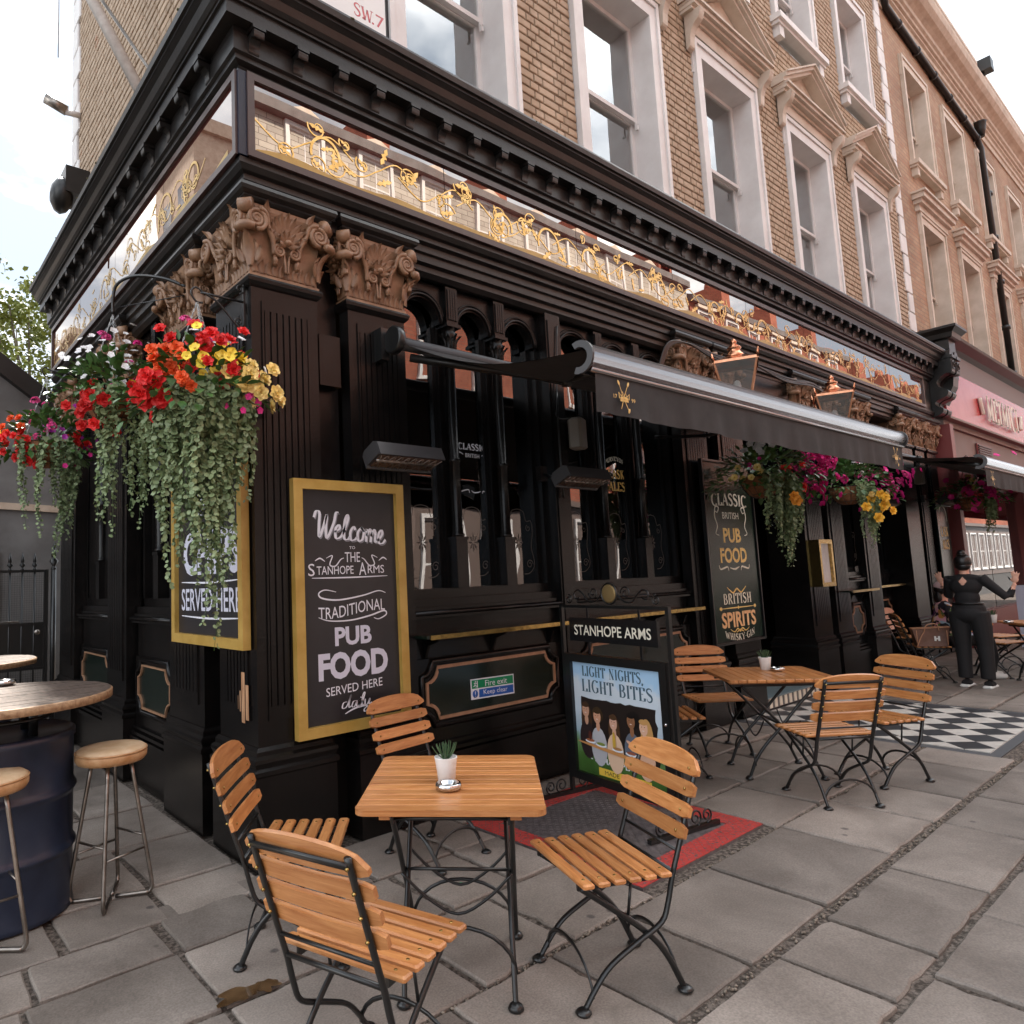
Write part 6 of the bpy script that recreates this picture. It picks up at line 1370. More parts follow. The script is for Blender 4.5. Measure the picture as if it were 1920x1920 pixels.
mb = MB(); rr = random.Random(8); edge = [(-.33+.66*i/16+rr.uniform(-.006, .006), .70+rr.uniform(-.006, .006)) for i in range(17)]+[(.335+rr.uniform(-.01, .01), .70-.36*i/10) for i in range(1, 10)]+[(.33-.66*i/16, .345+rr.uniform(-.008, .008)) for i in range(17)]+[(-.335+rr.uniform(-.008, .008), .345+.35*i/10) for i in range(1, 10)]
mb.add([T7 @ V((x, z, .0046)) for x, z in reversed(edge)], [tuple(range(len(edge)))]); mb.build('photo_print', mat('print_dark', (.02, .014, .012), .35), po)
for i, (cx, cz, sk, hr, sh) in enumerate(((-.29, .615, (.55, .30, .2), (.06, .03, .015), (.03, .02, .02)), (-.18, .585, (.58, .30, .19), (.05, .03, .015), (.45, .45, .48)), (-.03, .565, (.62, .36, .26), (.08, .04, .02), (.72, .50, .35)), (.13, .60, (.26, .12, .06), (.01, .008, .007), (.12, .14, .18)), (.235, .575, (.66, .40, .28), (.50, .28, .10), (.62, .38, .26)))):
    long = i in (0, 2, 4)
    flat(cx+(.02 if i > 2 else 0), cz-(.06 if long else -.012), .052, .12 if long else .055, hr, 1+i*5)
    flat(cx, cz-.20, .075, .13, sh, 2+i*5); flat(cx, cz-.065, .018, .035, sk, 3+i*5); flat(cx-.004, cz, .034, .048, sk, 4+i*5)
    flat(cx-.004, cz+.036, .036, .018, hr, 5+i*5, half=True)
    for e in (-1, 1): flat(cx-.006+e*.012, cz+.006, .004, .0025, (.02, .01, .01), 6+i*5, 8)
    flat(cx-.006, cz-.018, .010, .003, (.7, .6, .55), 6+i*5, 8)
flat(-.02, .50-.13, .36, .012, (.55, .26, .09), 40, rot=-.07); flat(-.03, .44, .014, .07, (.55, .35, .05), 38)
for i, (x, z) in enumerate(((-.25, .41), (-.15, .40), (.0, .395), (.12, .39))): flat(x, z, .05, .013, (.75, .78, .82), 42+i); flat(x, z+.008, .04, .010, ((.35, .12, .05), (.2, .25, .05), (.4, .2, .08), (.3, .1, .06))[i], 46+i)
flat(-.25, .45, .016, .03, (.10, .03, .02), 47); flat(.14, .45, .06, .014, (.62, .36, .26), 48, rot=-.4)
for m, fb in FIG.values(): fb.build('printed_figure', m, po)
# cafe board in the distance
CB = empty('cafe_board', (11.9, -1.75, 0), label='pale lilac cafe board behind the far tables', cat='sign'); T9 = frame((0, 0, 0), (-.1, -1, 0), (0, 0, 1))
mb = MB(); mb.box(-.72, .9, .2, 1.12, -.02, .02, T9); mb.build('panel', mat('lilac_print', (.52, .52, .62), .5), CB); PUR = mat('purple_lettering', (.09, .03, .10), .5)
serif('PR', .2, .1, T9 @ TR(.16, .90, .021), PUR, CB, .24, .09); text('Pr', .2, .13, T9 @ TR(.16, .90, .021), PUR, CB) if False else None
text('Barista', .34, .08, T9 @ TR(.05, .62, .021), PUR, CB); mb = MB(); [mb.tube([T9 @ V((x, .2, 0)), T9 @ V((x, .0, 0))], .015, 6) for x in (-.6, .8)]; mb.build('leg', STEEL, CB)
# ================================================================== AWNINGS, LAMPS, HEATERS
def awning(x0, x1, lab, crest=True):
    A = empty('awning', label=lab, cat='awning', group='black pub awnings'); yb, zb = -1.62, 2.615
    ext = -1.56; n = 14; mb = MB()
    def sag(t): return -.10*sin(pi*t)
    rows_ = [(-.14+(ext+.14)*i/n, 3.15+(2.70-3.15)*i/n+sag(i/n)) for i in range(n+1)]
    vs = []
    for dz in (0, -.004): vs += [(x, y, z+dz) for x in (x0+.1, x1-.1) for y, z in rows_]
    m = n+1; fs = [(i, i+1, m+i+1, m+i) for i in range(n)]+[(2*m+i+1, 2*m+i, 3*m+i, 3*m+i+1) for i in range(n)]
    mb.smooth = True; mb.add(vs, fs); mb.build('canvas', CANVAS, A)
    mb = MB(); c = [(yb+.075*cos(a), zb+.012+.075*sin(a)) for a in [radians(70+i*20) for i in range(12)]]
    inner = [(yb+.055*cos(a), zb+.012+.055*sin(a)) for a in [radians(70+i*20) for i in range(12)]]
    vs = [(x, y, z) for x in (x0, x1) for y, z in c+inner]; m = len(c)+len(inner); k = len(c)
    fs = [(i, i+1, m+i+1, m+i) for i in range(k-1)]+[(k+i+1, k+i, m+k+i, m+k+i+1) for i in range(k-1)]
    for b in (0, m): fs += [(b+i, b+i+1, b+k+i+1, b+k+i) for i in range(k-1)]
    fs += [(0, m, m+k, k), (k-1, 2*k-1, m+2*k-1, m+k-1)]
    mb.smooth = True; mb.add(vs, fs); mb.tube([(x0+.02, yb-.045, zb-.055), (x1-.02, yb-.045, zb-.055)], .014, 6); mb.build('front_bar', ALU, A)
    for xx in (x0-.012, x1):
        e = MB(); out = [(yb+.084*cos(a), zb+.012+.084*sin(a)) for a in [radians(65+i*19) for i in range(13)]]; inn = [(yb+.05*cos(a), zb+.012+.05*sin(a)) for a in [radians(65+i*19) for i in range(13)]]
        pl = out+list(reversed(inn)); e.add([(xx, y, z) for y, z in pl]+[(xx+.014, y, z) for y, z in pl], [(i, (i+1) % 26, 26+(i+1) % 26, 26+i) for i in range(26)]+[(i, i+1, 24-i, 25-i) for i in range(12)]+[(26+i+1, 26+i, 26+25-i, 26+24-i) for i in range(12)]); e.build('end_cap', PLASTICD, A)
    mb = MB(); nx = int((x1-x0)/.05); vs = []   # hanging valance with soft folds
    rf = random.Random(int(x0*7)); ph = [rf.uniform(0, 6) for _ in range(4)]
    def fold(x): return .006*sin(x*9+ph[0])+.005*sin(x*23+ph[1])+.003*sin(x*41+ph[2])
    for i in range(nx+1):
        x = x0+.05+(x1-x0-.1)*i/nx
        for j in range(5): t = j/4; vs.append((x, yb-.045-.0*t+fold(x)*t, zb-.06-t*.205+.004*sin(x*7)*t))
    for i in range(nx):
        for j in range(4): mb.f.append((i*5+j, (i+1)*5+j, (i+1)*5+j+1, i*5+j+1)); mb.m.append(0); mb.sm.append(True)
    mb.v = vs; va = mb.build('valance', CANVAS, A)
    for cx in ((x0+.26, x1-.26) if crest else ()):
        TC = FR(cx, yb-.058, zb-.165); g = MB()
        g.ribbon([(-.035, -.02), (.035, -.02)], .012, TC); g.ribbon([(-.04, -.012), (-.045, .018), (-.022, .0), (-.012, .025), (0, .004), (.012, .025), (.022, 0), (.045, .018), (.04, -.012)], .007, TC); g.ribbon([(-.033, -.012), (0, -.004), (.033, -.012)], .014, TC)
        g.ribbon([(-.04, .07), (-.01, .0), (.035, -.07)], .004, TC); g.ribbon([(.04, .07), (.0, .0), (-.03, -.065)], .004, TC)
        for sx, sy in ((-.04, .068), (.04, .068), (.036, -.07)): g.ell((0, 0, 0), (.008, .015, .001), TC @ TR(sx, sy, 0) @ ROT(.5 if sx < 0 else -.5, 'Z'), 8, 4)
        g.build('crest', GILT, va); text('17', .028, .02, TC @ TR(-.075, -.005, 0), GILT, va); text('99', .032, .02, TC @ TR(.078, -.012, 0), GILT, va)
    # wall cassette, brackets and folding arms
    mb = MB(); mb.tube([(x0+.03, -.12, 3.16), (x1-.03, -.12, 3.16)], .045, 12); mb.build('cassette', PLASTICD, A)
    for xx in (x0-.02, x1-.02):
        mb = MB(); mb.lathe([(.085, 0), (.095, .01), (.095, .05), (.08, .06)], 20, frame((xx, -.13, 3.17), (0, 1, 0), (0, 0, 1))); mb.box(xx-.03, xx+.03, -.06, .03, 3.05, 3.27); mb.build('wall_bracket', STEEL, A)
    for s, xx in ((1, x0+.12), (-1, x1-.12)):
        mb = MB(); mid = V((xx+s*.75, -.85, 2.84)); mb.tube([(xx, -.15, 3.06), mid], .028, 8); mb.tube([mid, (xx+s*.1, yb+.03, zb-.01)], .022, 8); mb.tube([mid+V((0, 0, .04)), mid-V((0, 0, .04))], .035, 10); mb.build('folding_arm', BLACK2, A)
    return A
PLASTICD = mat('dark_grey_plastic', (.045, .043, .045), .4)
awning(.985, 5.42, 'black awning over the middle tables with gold crests on its valance'); awning(7.95+.05, 15.2, 'farther black awning beyond the copper lanterns')
def heater(x, y, z, T, lab):
    h = empty('patio_heater', (x, y, z), label=lab, cat='heater', group='wall mounted heaters'); mb = MB()
    mb.tube([(-.25, 0, 0), (.25, 0, 0)], 1, 4) if False else None
    P = [(.09, -.06), (.09, .03), (.06, .055), (-.05, .055), (-.085, .03), (-.085, -.06), (-.075, -.06), (-.07, -.045), (.07, -.045), (.08, -.06)]
    R9 = ROT(T, 'Z') @ ROT(-.42, 'X'); F9 = R9 @ frame((-.26, 0, 0), (0, 1, 0), (0, 0, 1)); mb.prism(P, 0, .52, F9); mb.build('body', PLASTICD, h)
    mb = MB(); mb.box(-.24, .24, -.065, .065, -.052, -.047, R9); g = mb.build('reflector', HEATG, h); mb = MB()
    for i in range(9):
        a = -.22+i*.055; mb.tube([R9 @ V((a-.02, -.065, -.058)), R9 @ V((a+.025, .065, -.058))], .0028, 5); mb.tube([R9 @ V((a+.025, -.065, -.060)), R9 @ V((a-.02, .065, -.060))], .0028, 5)
    mb.tube([R9 @ V((-.24, 0, -.05)), R9 @ V((.24, 0, -.05))], .012, 8); mb.build('guard', BARE, h)
    mb = MB(); mb.tube([R9 @ V((-.12, .08, .0)), V((-.12, .3, .06))], .014, 6); mb.box(-.16, -.08, .28, .33, .0, .12); mb.build('wall_arm', STEEL, h)
heater(.95, -.24, 2.36, -.0, 'heater nearest the corner above the chalkboard'); heater(2.72, -.26, 2.33, 0, 'heater in front of the second window bay'); heater(9.6, -.22, 2.38, 0, 'heater beyond the middle flower baskets'); heater(12.2, -.3, 2.5, 0, 'heater beside the far flower basket')
sp_ = mb = MB(); mb.bbox(-.075, .075, -.06, .06, 0, .27, .02, TR(3.02, -.02, 2.62) @ ROT(.3, 'Z')); tag(mb.build('wall_speaker', PLASTICG), 'grey speaker box under the awning on the post between the bays', 'speaker')
mb = MB(); mb.bbox(-.08, .08, -.06, .06, 0, .28, .02, TR(11.75, -.06, 2.78)); tag(mb.build('wall_speaker', PLASTICG), 'grey speaker box on the post near the far awning', 'speaker')
mb = MB(); mb.tube(crom([(2.9, .03, 3.7), (2.82, .02, 3.0), (2.8, .02, 2.9), (2.85, .01, 2.87), (2.95, .0, 2.88), (3.0, -.01, 2.86)], 5), .006, 6); mb.tube(crom([(2.83, .02, 3.1), (2.82, .02, 2.7), (2.83, .02, 2.2)], 4), .008, 6); tag(mb.build('cable', STEEL), 'thin black cable running down the post to the speaker', 'cable')
mb = MB(); rc = random.Random(2)
for k in range(7):
    mb.tube(crom([(4.35, -.0, 3.3+.03*k), (4.5, -.05, 3.75+.01*k), (4.8, -.09, 3.86), (5.4, -.10, 3.80+rc.uniform(-.03, .03)), (6.2, -.1, 3.86), (7.0, -.1, 3.80+rc.uniform(-.04, .04)), (7.8, -.1, 3.86+rc.uniform(-.03, .03)), (8.3, -.08, 3.78)], 6), .009, 6)
tag(mb.build('cable_bundle', STEEL), 'bundle of black cables looping over the bronze capitals', 'cable')
def lantern(x, y, z, lab):
    t = empty('lantern', (x, y, z), rz=.45, label=lab, cat='lamp', group='copper lanterns on the pub front'); 
    r0, r1, h = .095, .185, .36
    sq = lambda r, zz: [V((r*cos(pi/4+k*pi/2), r*sin(pi/4+k*pi/2), zz))*1 for k in range(4)]
    A, B_ = sq(r0*1.3, 0), sq(r1*1.3, h); mb = MB()
    for k in range(4): mb.tube([A[k], B_[k]], .011, 4); mb.tube([B_[k], B_[(k+1) % 4]], .016, 4); mb.tube([A[k], A[(k+1) % 4]], .012, 4); mb.tube([B_[k]+V((0, 0, .0)), B_[k]*1.08+V((0, 0, .05))], [.014, .006], 5)
    mb.build('cage', COPPER, t)
    for k in range(4):
        g = MB(); c = [p*.985 for p in (A[k], A[(k+1) % 4], B_[(k+1) % 4], B_[k])]; g.add(c+[p*.975 for p in c], [(0, 1, 2, 3), (7, 6, 5, 4)]); g.build('glass', LGLASS, t)
    mb = MB(); b0 = sq(r1*1.36, h); b1_ = sq(.085, h+.07)
    mb.add(b0+b1_, [(k, (k+1) % 4, 4+(k+1) % 4, 4+k) for k in range(4)]); mb.lathe([(r_*.8, h+.03+q*.42) for r_, q in ((.105, .06), (.10, .12), (.07, .18), (.058, .24), (.075, .27), (.075, .29), (.05, .30), (.04, .32), (.05, .335), (.02, .35), (.03, .38), (.034, .42), (.02, .46), (.002, .5))], 16); mb.build('roof', COPPER, t)
    mb = MB(); mb.tube([(0, 0, 0), (0, 0, .1)], .02, 8); mb.ell((0, 0, .16), (.035, .035, .055), n=10, m=6); mb.build('bulb', POTW, t)
    mb = MB(); mb.tube(crom([(0, 0, 0), (0, .0, -.12), (.1, .2, -.22), (.2, .45, -.2), (.3, .75, -.15)], 5), .016, 6); mb.build('wall_arm', STEEL, t)
lantern(4.30, -.8, 3.0, 'copper lantern nearest the camera above the long awning'); lantern(6.42, -.8, 2.99, 'second copper lantern farther along above the awning')
# ================================================================== HANGING BASKETS
LF_BUSH = mat('bush_leaf', (.03, .085, .018), .42, col2=(.075, .17, .035), vs_=14, rand=.3)
LF_TRAIL = mat('trailing_leaf', (.14, .20, .085), .5, col2=(.27, .34, .17), vs_=18, rand=.18)
LF_MESH = {}
def leaf_meshes():
    mb = MB(); pts = [(0, 0, 0), (.012, .012, .002), (.019, .028, .0), (.012, .048, -.006), (0, .064, -.016), (-.012, .048, -.006), (-.019, .028, 0), (-.012, .012, .002)]
    mid = [(0, .014, -.004), (0, .03, -.006), (0, .048, -.011)]
    mb.smooth = True; mb.add([V(p) for p in pts+mid], [(0, 1, 8), (1, 2, 9, 8), (2, 3, 10, 9), (3, 4, 10), (4, 5, 10), (5, 6, 9, 10), (6, 7, 8, 9), (7, 0, 8)]); LF_MESH['bush'] = (mb, mb.mesh('leaf', LF_BUSH), LF_BUSH)
    mb = MB(); n = 8; r = .0155; mb.smooth = True
    mb.add([V((0, r*.9, -.002))]+[V((r*1.1*sin(2*pi*(i+.5)/n), r*.95-r*cos(2*pi*(i+.5)/n), .0015+.001*(i % 2))) for i in range(n)], [(0, 1+i, 1+(i+1) % n) for i in range(n)]); LF_MESH['trail'] = (mb, mb.mesh('leaf', LF_TRAIL), LF_TRAIL)
leaf_meshes()
FM = {}
def petalm(c1, c2): return mat('petal_%d' % len(FM), c1, .5, col2=c2, vs_=70, mixr=(.3, .7), rand=.12)
def flower_mesh(kind, c, cen=(.6, .4, .03)):
    key = (kind, c)
    if key in FM: return FM[key]
    m1 = petalm(c, tuple(min(1, x*1.35+.02) for x in c)); m2 = mat('flower_eye_%d' % len(FM), cen, .6); mb = MB(); mb.smooth = True
    def pet(a, L_, W_, up_, base=0., ruff=.004):
        T = ROT(a, 'Z') @ TR(0, base, 0) @ ROT(up_, 'X'); n = 4; vs = []
        for i in range(n+1):
            t = i/n; w_ = W_*sin(pi*(.12+.80*t))/2; z = ruff*sin(t*7+a*3)
            vs += [T @ V((-w_, L_*t, z+.003)), T @ V((0, L_*t, z-.001)), T @ V((w_, L_*t, z+.003))]
        mb.add(vs, [(i*3+k, i*3+k+1, i*3+4+k, i*3+3+k) for i in range(n) for k in range(2)])
    if kind == 'begonia':
        for lay, (n, L_, u) in enumerate(((6, .036, .15), (6, .030, .55), (5, .022, .95), (3, .014, 1.3))):
            for i in range(n): pet(2*pi*i/n+lay*.5, L_, L_*.95, u, .001, .003)
    elif kind == 'petunia':
        for i in range(5): pet(2*pi*i/5, .027, .034, .30, .0, .002)
        mb.i = 1; mb.ell((0, 0, .003), (.0075, .0075, .004), n=8, m=4); mb.i = 0
    elif kind == 'impatiens':
        for i in range(5): pet(2*pi*i/5, .022, .024, .1, .0, .001)
    elif kind == 'geranium':
        r = random.Random(3)
        for q in range(16):
            th = r.uniform(0, 6.28); ph = r.uniform(.0, 1.4); c_ = V((sin(ph)*cos(th), sin(ph)*sin(th), cos(ph)))*.027; Tq = c_.to_track_quat('Z', 'Y').to_matrix().to_4x4()
            b = len(mb.v)
            for i in range(5): pet(2*pi*i/5, .012, .014, .2, 0, .001)
            for k in range(b, len(mb.v)): mb.v[k] = tuple(TR(*c_) @ Tq @ V(mb.v[k]))
    FM[key] = mb.mesh('flower', [m1, m2]); return FM[key]
RED_ = (.62, .012, .012); ORG = (.80, .10, .015); YEL = (.85, .58, .04); PYEL = (.86, .60, .22); MAG = (.62, .012, .22); PNK = (.72, .08, .30); WHT = (.82, .80, .80); PUR_ = (.38, .02, .32)
CHAIN = mat('galvanised_chain', (.35, .34, .33), .3, 1.)
def scatter(parent, kind, mats, limit=300):
    src, me, m_ = LF_MESH[kind]
    mats.sort(key=lambda m: (m.translation-CAM+parent.location).length)
    for m in mats[:limit]: mo('leaf', me, parent, m)
    if len(mats) > limit:
        mb = MB(); mb.smooth = True; vs = [V(v) for v in src.v]
        for m in mats[limit:]: mb.add([m @ v for v in vs], src.f)
        mb.build('trailing_foliage' if kind == 'trail' else 'foliage', m_, parent, kind='stuff')
def basket(x, y, z, lab, seed, flowers, zones, trails, blocked, hook=None, R0=.21, nbush=330, spread=.36, nfl=None, lim=(140, 150)):
    """z is the rim height; flowers: [(kind, colour, count, size, (dx, dy, dz) cluster, scatter)]"""
    B = empty('hanging_basket', (x, y, z), label=lab, cat='flower basket', group='hanging flower baskets'); r = random.Random(seed)
    mb = MB(); mb.lathe([(.06, -.2), (.13, -.165), (.185, -.09), (R0, .0), (R0-.02, .0), (.16, -.05)], 28); mb.build('liner', TERRA, B)
    mb = MB()
    for q in range(14): a = 2*pi*q/14; mb.tube([(rr*cos(a), rr*sin(a), zz) for rr, zz in ((.07, -.203), (.135, -.17), (.191, -.09), (R0+.006, 0))], .0025, 5)
    for rr, zz in ((.136, -.17), (.192, -.09), (R0+.006, 0)): mb.tube([(rr*cos(i*pi/14), rr*sin(i*pi/14), zz) for i in range(28)], .003, 5, closed=True)
    mb.build('wire_frame', STEEL, B)
    if hook:
        mb = MB(); h = V(hook)-V((x, y, z))
        for q in range(3):
            a = 2*pi*q/3+.4; p0 = V((R0*cos(a), R0*sin(a), 0)); n = int((h-p0).length/.022)
            for i in range(n):
                c_ = p0.lerp(h, (i+.5)/n); d = (h-p0).normalized(); s_ = d.cross(V((0, 0, 1)) if i % 2 else V((1, .3, 0))).normalized()
                mb.tube([c_+d*.0135*cos(k*pi/4)+s_*.006*sin(k*pi/4) for k in range(8)], .0019, 4, closed=True)
        mb.build('chain', CHAIN, B)
    def ok(p): return not blocked(p+B.location)
    ms = []; stems = MB()
    for i in range(nbush):
        a = r.uniform(0, 6.28); u = r.random()**.6; p = V((cos(a)*spread*u, sin(a)*spread*u, .02+.20*(1-u*u)+r.gauss(0, .045)-(.10 if u > .8 else 0)))
        if not ok(p): continue
        o = V((p.x, p.y, (p.z+.02)*.9+.08)).normalized(); T = o.to_track_quat('Y', 'Z').to_matrix().to_4x4(); s_ = r.uniform(.75, 1.45)
        ms.append(TR(*p) @ T @ ROT(r.uniform(-.8, .8), 'Z') @ ROT(r.uniform(-.9, .5), 'X') @ Matrix.Scale(s_, 4))
    scatter(B, 'bush', ms, lim[0])
    for kind, col, n, size, c, sc in flowers:
        me = flower_mesh(kind, col)
        for i in range(n):
            for t in range(10):
                p = V(c)+V((r.gauss(0, sc), r.gauss(0, sc), r.gauss(0, sc*.75)))
                if ok(p): break
            else: continue
            o = (V((p.x, p.y, max(-.1, p.z-.02)))+V((CAM-B.location).normalized())*.22+V((0, 0, .1))).normalized()
            T = o.to_track_quat('Z', 'Y').to_matrix().to_4x4()
            mo('flower', me, B, TR(*p) @ T @ ROT(r.uniform(0, 6), 'Z') @ ROT(r.uniform(-.35, .35), 'X') @ Matrix.Scale(size*r.uniform(.8, 1.2), 4))
    ts = []
    for (a0, a1, n, l0, l1, out) in trails:
        for q in range(n):
            a = r.uniform(a0, a1); ln = r.uniform(l0, l1)*(.75+.5*r.random()); rr = R0*r.uniform(.75, 1.15)+out*r.random(); p = V((rr*cos(a), rr*sin(a), r.uniform(-.05, .08))); d = V((cos(a)*.5, sin(a)*.5, -.3)); path = [p.copy()]
            L_ = 0; st = .02; ph = r.uniform(0, 6)
            while L_ < ln:
                d = (d+V((r.gauss(0, .10), r.gauss(0, .10), -.30))).normalized(); p = p+d*st; L_ += st
                if L_ > .12: p -= V((p.x, p.y, 0))*.012
                if not ok(p): p = p-d*st; p = p+V((-.004, -.004, -st))
                path.append(p.copy())
                for e in (0, 1):
                    if L_ > .8*ln and r.random() < .35: continue
                    aa = r.uniform(0, 6.28); s_ = (1.25-.55*L_/max(ln, .01))*r.uniform(.75, 1.15)
                    o = (V((cos(aa), sin(aa), .15))+V((p.x, p.y, 0))*1.5+V((CAM-B.location).normalized())*.5).normalized()
                    T = (V((0, 0, -1))+o*.6).normalized().to_track_quat('Y', 'Z').to_matrix().to_4x4()
                    T = frame((0, 0, 0), tuple(o.cross(V((0, 0, 1)))), tuple((V((0, 0, -1))-o*(-o.z)*.5+o*.35)))
                    ts.append(TR(*(p+o*.012)) @ T @ ROT(r.uniform(-.9, .9), 'Z') @ ROT(r.uniform(-.6, .6), 'X') @ Matrix.Scale(s_, 4))
            if len(path) > 2: stems.tube(path[::2]+[path[-1]], .0012, 4)
    stems.build('stem', LF_BUSH, B, kind='stuff'); scatter(B, 'trail', ts, lim[1]); return B
blkL = lambda p: p.x > -.03 and p.y > -.03
blkR = lambda p: p.y > -.02
basket(-.275, .075, 2.66, 'large hanging basket at the corner, yellow and red flowers above a long pale green trail', 5,
 [('begonia', PYEL, 26, 1.5, (.22, -.2, .05), .085), ('begonia', YEL, 6, 1.35, (.10, -.16, .20), .06), ('petunia', YEL, 14, 1.2, (-.12, -.30, .12), .09), ('begonia', RED_, 24, 1.15, (.0, -.14, .22), .13), ('begonia', ORG, 16, 1.1, (-.24, -.08, .12), .09), ('begonia', RED_, 12, 1.5, (-.30, -.12, -.08), .055), ('begonia', RED_, 8, 1.1, (.14, -.24, .12), .06),
  ('geranium', MAG, 3, 1.1, (.02, -.05, .30), .05), ('geranium', PNK, 1, 1.3, (-.08, -.02, .42), .01), ('impatiens', WHT, 9, 1.2, (.07, -.05, .30), .045), ('impatiens', WHT, 8, 1.1, (.24, -.1, .16), .06), ('begonia', ORG, 8, 1., (-.18, -.24, .02), .05), ('impatiens', MAG, 7, 1, (.2, -.24, -.1), .07)],
 None, [(-2.7, -1.0, 36, .5, 1.0, .03), (-2.1, -1.2, 28, .8, 1.2, .02), (-1.2, -.1, 9, .25, .6, .03), (-3.5, -2.7, 7, .4, 1.1, .02)], blkL, hook=(-.275, .10, 3.235), nbush=440, spread=.42, lim=(150, 300))
basket(-.36, 1.52, 2.98, 'middle hanging basket on the side street, white flowers over dark leaves', 8,
 [('impatiens', WHT, 34, 1.15, (-.02, -.1, .30), .12), ('impatiens', WHT, 18, 1.1, (-.2, -.1, .2), .08), ('geranium', PNK, 2, 1.2, (-.06, -.05, .42), .03), ('geranium', MAG, 1, 1.2, (.16, -.05, .40), .01), ('begonia', RED_, 10, 1.35, (-.22, -.12, -.05), .08), ('begonia', RED_, 6, 1.2, (.05, -.25, .0), .07), ('impatiens', MAG, 30, 1., (.2, -.15, .12), .10), ('begonia', RED_, 5, 1.4, (-.1, -.1, -.25), .06), ('petunia', YEL, 3, 1., (.12, -.25, .1), .04)],
 None, [(-2.3, -.2, 22, .5, 1.0, .03)], lambda p: p.x > -.03, hook=(-.36, 1.52, 3.62), nbush=420, spread=.42)
basket(-.52, 3.0, 2.88, 'farthest side street basket with pink flowers above the barrel tables', 12,
 [('geranium', PNK, 8, 1.2, (-.05, -.1, .22), .13), ('impatiens', PUR_, 14, 1.2, (.1, -.15, .08), .12), ('begonia', RED_, 10, 1.2, (-.28, -.1, .02), .07), ('begonia', RED_, 8, 1.5, (.22, -.1, .02), .06), ('begonia', RED_, 9, 1.1, (-.2, -.1, -.12), .06), ('begonia', ORG, 6, 1., (-.25, -.1, .1), .06), ('petunia', YEL, 3, 1., (-.36, 0, .08), .03), ('impatiens', MAG, 14, 1., (.2, -.1, -.12), .1)],
 None, [(-2.6, -.2, 20, .35, .8, .03), (-1.2, .0, 6, .7, 1.0, 0)], lambda p: p.x > -.03, hook=(-.52, 3.0, 3.5), nbush=340, spread=.38)
basket(5.28, -.50, 2.44, 'flower basket beside the green spirits sign with bright leaves and a long trail', 15,
 [('impatiens', WHT, 18, 1.5, (-.38, -.15, .28), .06), ('geranium', MAG, 18, 1.6, (.35, -.3, .16), .10), ('begonia', RED_, 4, 1.2, (.1, -.25, .05), .05), ('begonia', RED_, 5, 1.4, (.22, -.25, -.12), .03), ('petunia', PYEL, 7, 1.2, (-.42, -.1, .0), .08), ('impatiens', MAG, 4, 1.1, (-.35, -.1, .1), .04), ('geranium', MAG, 26, 1.5, (.48, -.25, .05), .12), ('impatiens', MAG, 34, 1.5, (.55, -.25, -.12), .10), ('begonia', (.85, .35, .04), 2, 1.5, (-.1, -.3, -.25), .02)],
 None, [(-2.6, -2.0, 8, .4, .65, .02), (-1.6, -.4, 26, .55, .85, .04), (-.6, .3, 10, .3, .6, .05)], blkR, hook=(5.28, -.5, 3.1), nbush=620, spread=.50)
basket(7.45, -.50, 2.45, 'flower basket above the brass menu case with pink and yellow flowers', 18,
 [('impatiens', MAG, 60, 1.7, (.46, -.25, .05), .15), ('geranium', PNK, 9, 1.5, (.5, -.2, .1), .13), ('begonia', (.85, .45, .04), 9, 1.5, (-.05, -.3, -.28), .08), ('begonia', PYEL, 6, 1.2, (.05, -.3, -.05), .07), ('impatiens', WHT, 8, 1.2, (.1, -.1, .28), .05), ('geranium', MAG, 3, 1.1, (.35, -.1, .2), .05)],
 None, [(-2.4, -.3, 26, .35, .65, .04)], blkR, hook=(7.45, -.5, 3.1), nbush=560, spread=.48, lim=(60, 60))
basket(12.1, -.60, 2.5, 'far flower basket hanging in front of the cafe window', 21,
 [('impatiens', MAG, 46, 2., (.0, -.2, .14), .26), ('geranium', MAG, 10, 2., (-.3, -.2, .1), .12), ('geranium', MAG, 7, 1.4, (.3, -.15, -.02), .07), ('begonia', PYEL, 10, 1.3, (.0, -.2, .12), .15), ('begonia', RED_, 6, 1.2, (.15, -.1, .1), .12)],
 None, [(-2.4, -.3, 18, .2, .55, .04)], blkR, hook=(12.1, -.6, 3.1), nbush=380, spread=.50, lim=(50, 40))
def bracket(T, lab, L_=.29):
    b = empty('basket_bracket', label=lab, cat='bracket', group='wrought iron basket brackets'); mb = MB()
    mb.box(-.012, .012, -.16, .20, 0, .012, T); mb.tube([T @ V((0, .06, .01)), T @ V((0, .06, L_))], .007, 6)
    mb.tube([T @ V((0, p.x, p.y)) for p in crom([(-.12, .01), (-.10, .05), (.02, .17), (.06, L_-.02), (.085, L_+.03), (.05, L_+.06), (.0, L_+.03), (.0, L_-.01)], 5)], .006, 6)
    mb.tube([T @ V((0, -.07+y, .04+x)) for x, y in spiral(0, 0, .035, .008, pi, 1.5, 18)], .005, 6); mb.tube([T @ V((0, .14+y, .03+x)) for x, y in spiral(0, 0, .03, .008, -pi/2, -1.4, 16)], .005, 6); mb.build('ironwork', STEEL, b)
bracket(FL(.024, .10, 3.235), 'scrolled iron bracket on the corner pilaster holding the nearest basket', .275)
bracket(FR(5.28, .02, 3.1), 'iron bracket between the pilasters beside the green sign', .5); bracket(FR(7.45, .02, 3.1), 'iron bracket above the menu case', .5); bracket(FR(12.1, .02, 3.1), 'iron bracket at the far end of the pub front', .6); bracket(FL(.0, 3.0, 3.5), 'iron bracket farthest along the side street', .5)
b_ = empty('basket_holder', label='bowed black iron rod holding the middle side street basket', cat='bracket'); mb = MB()
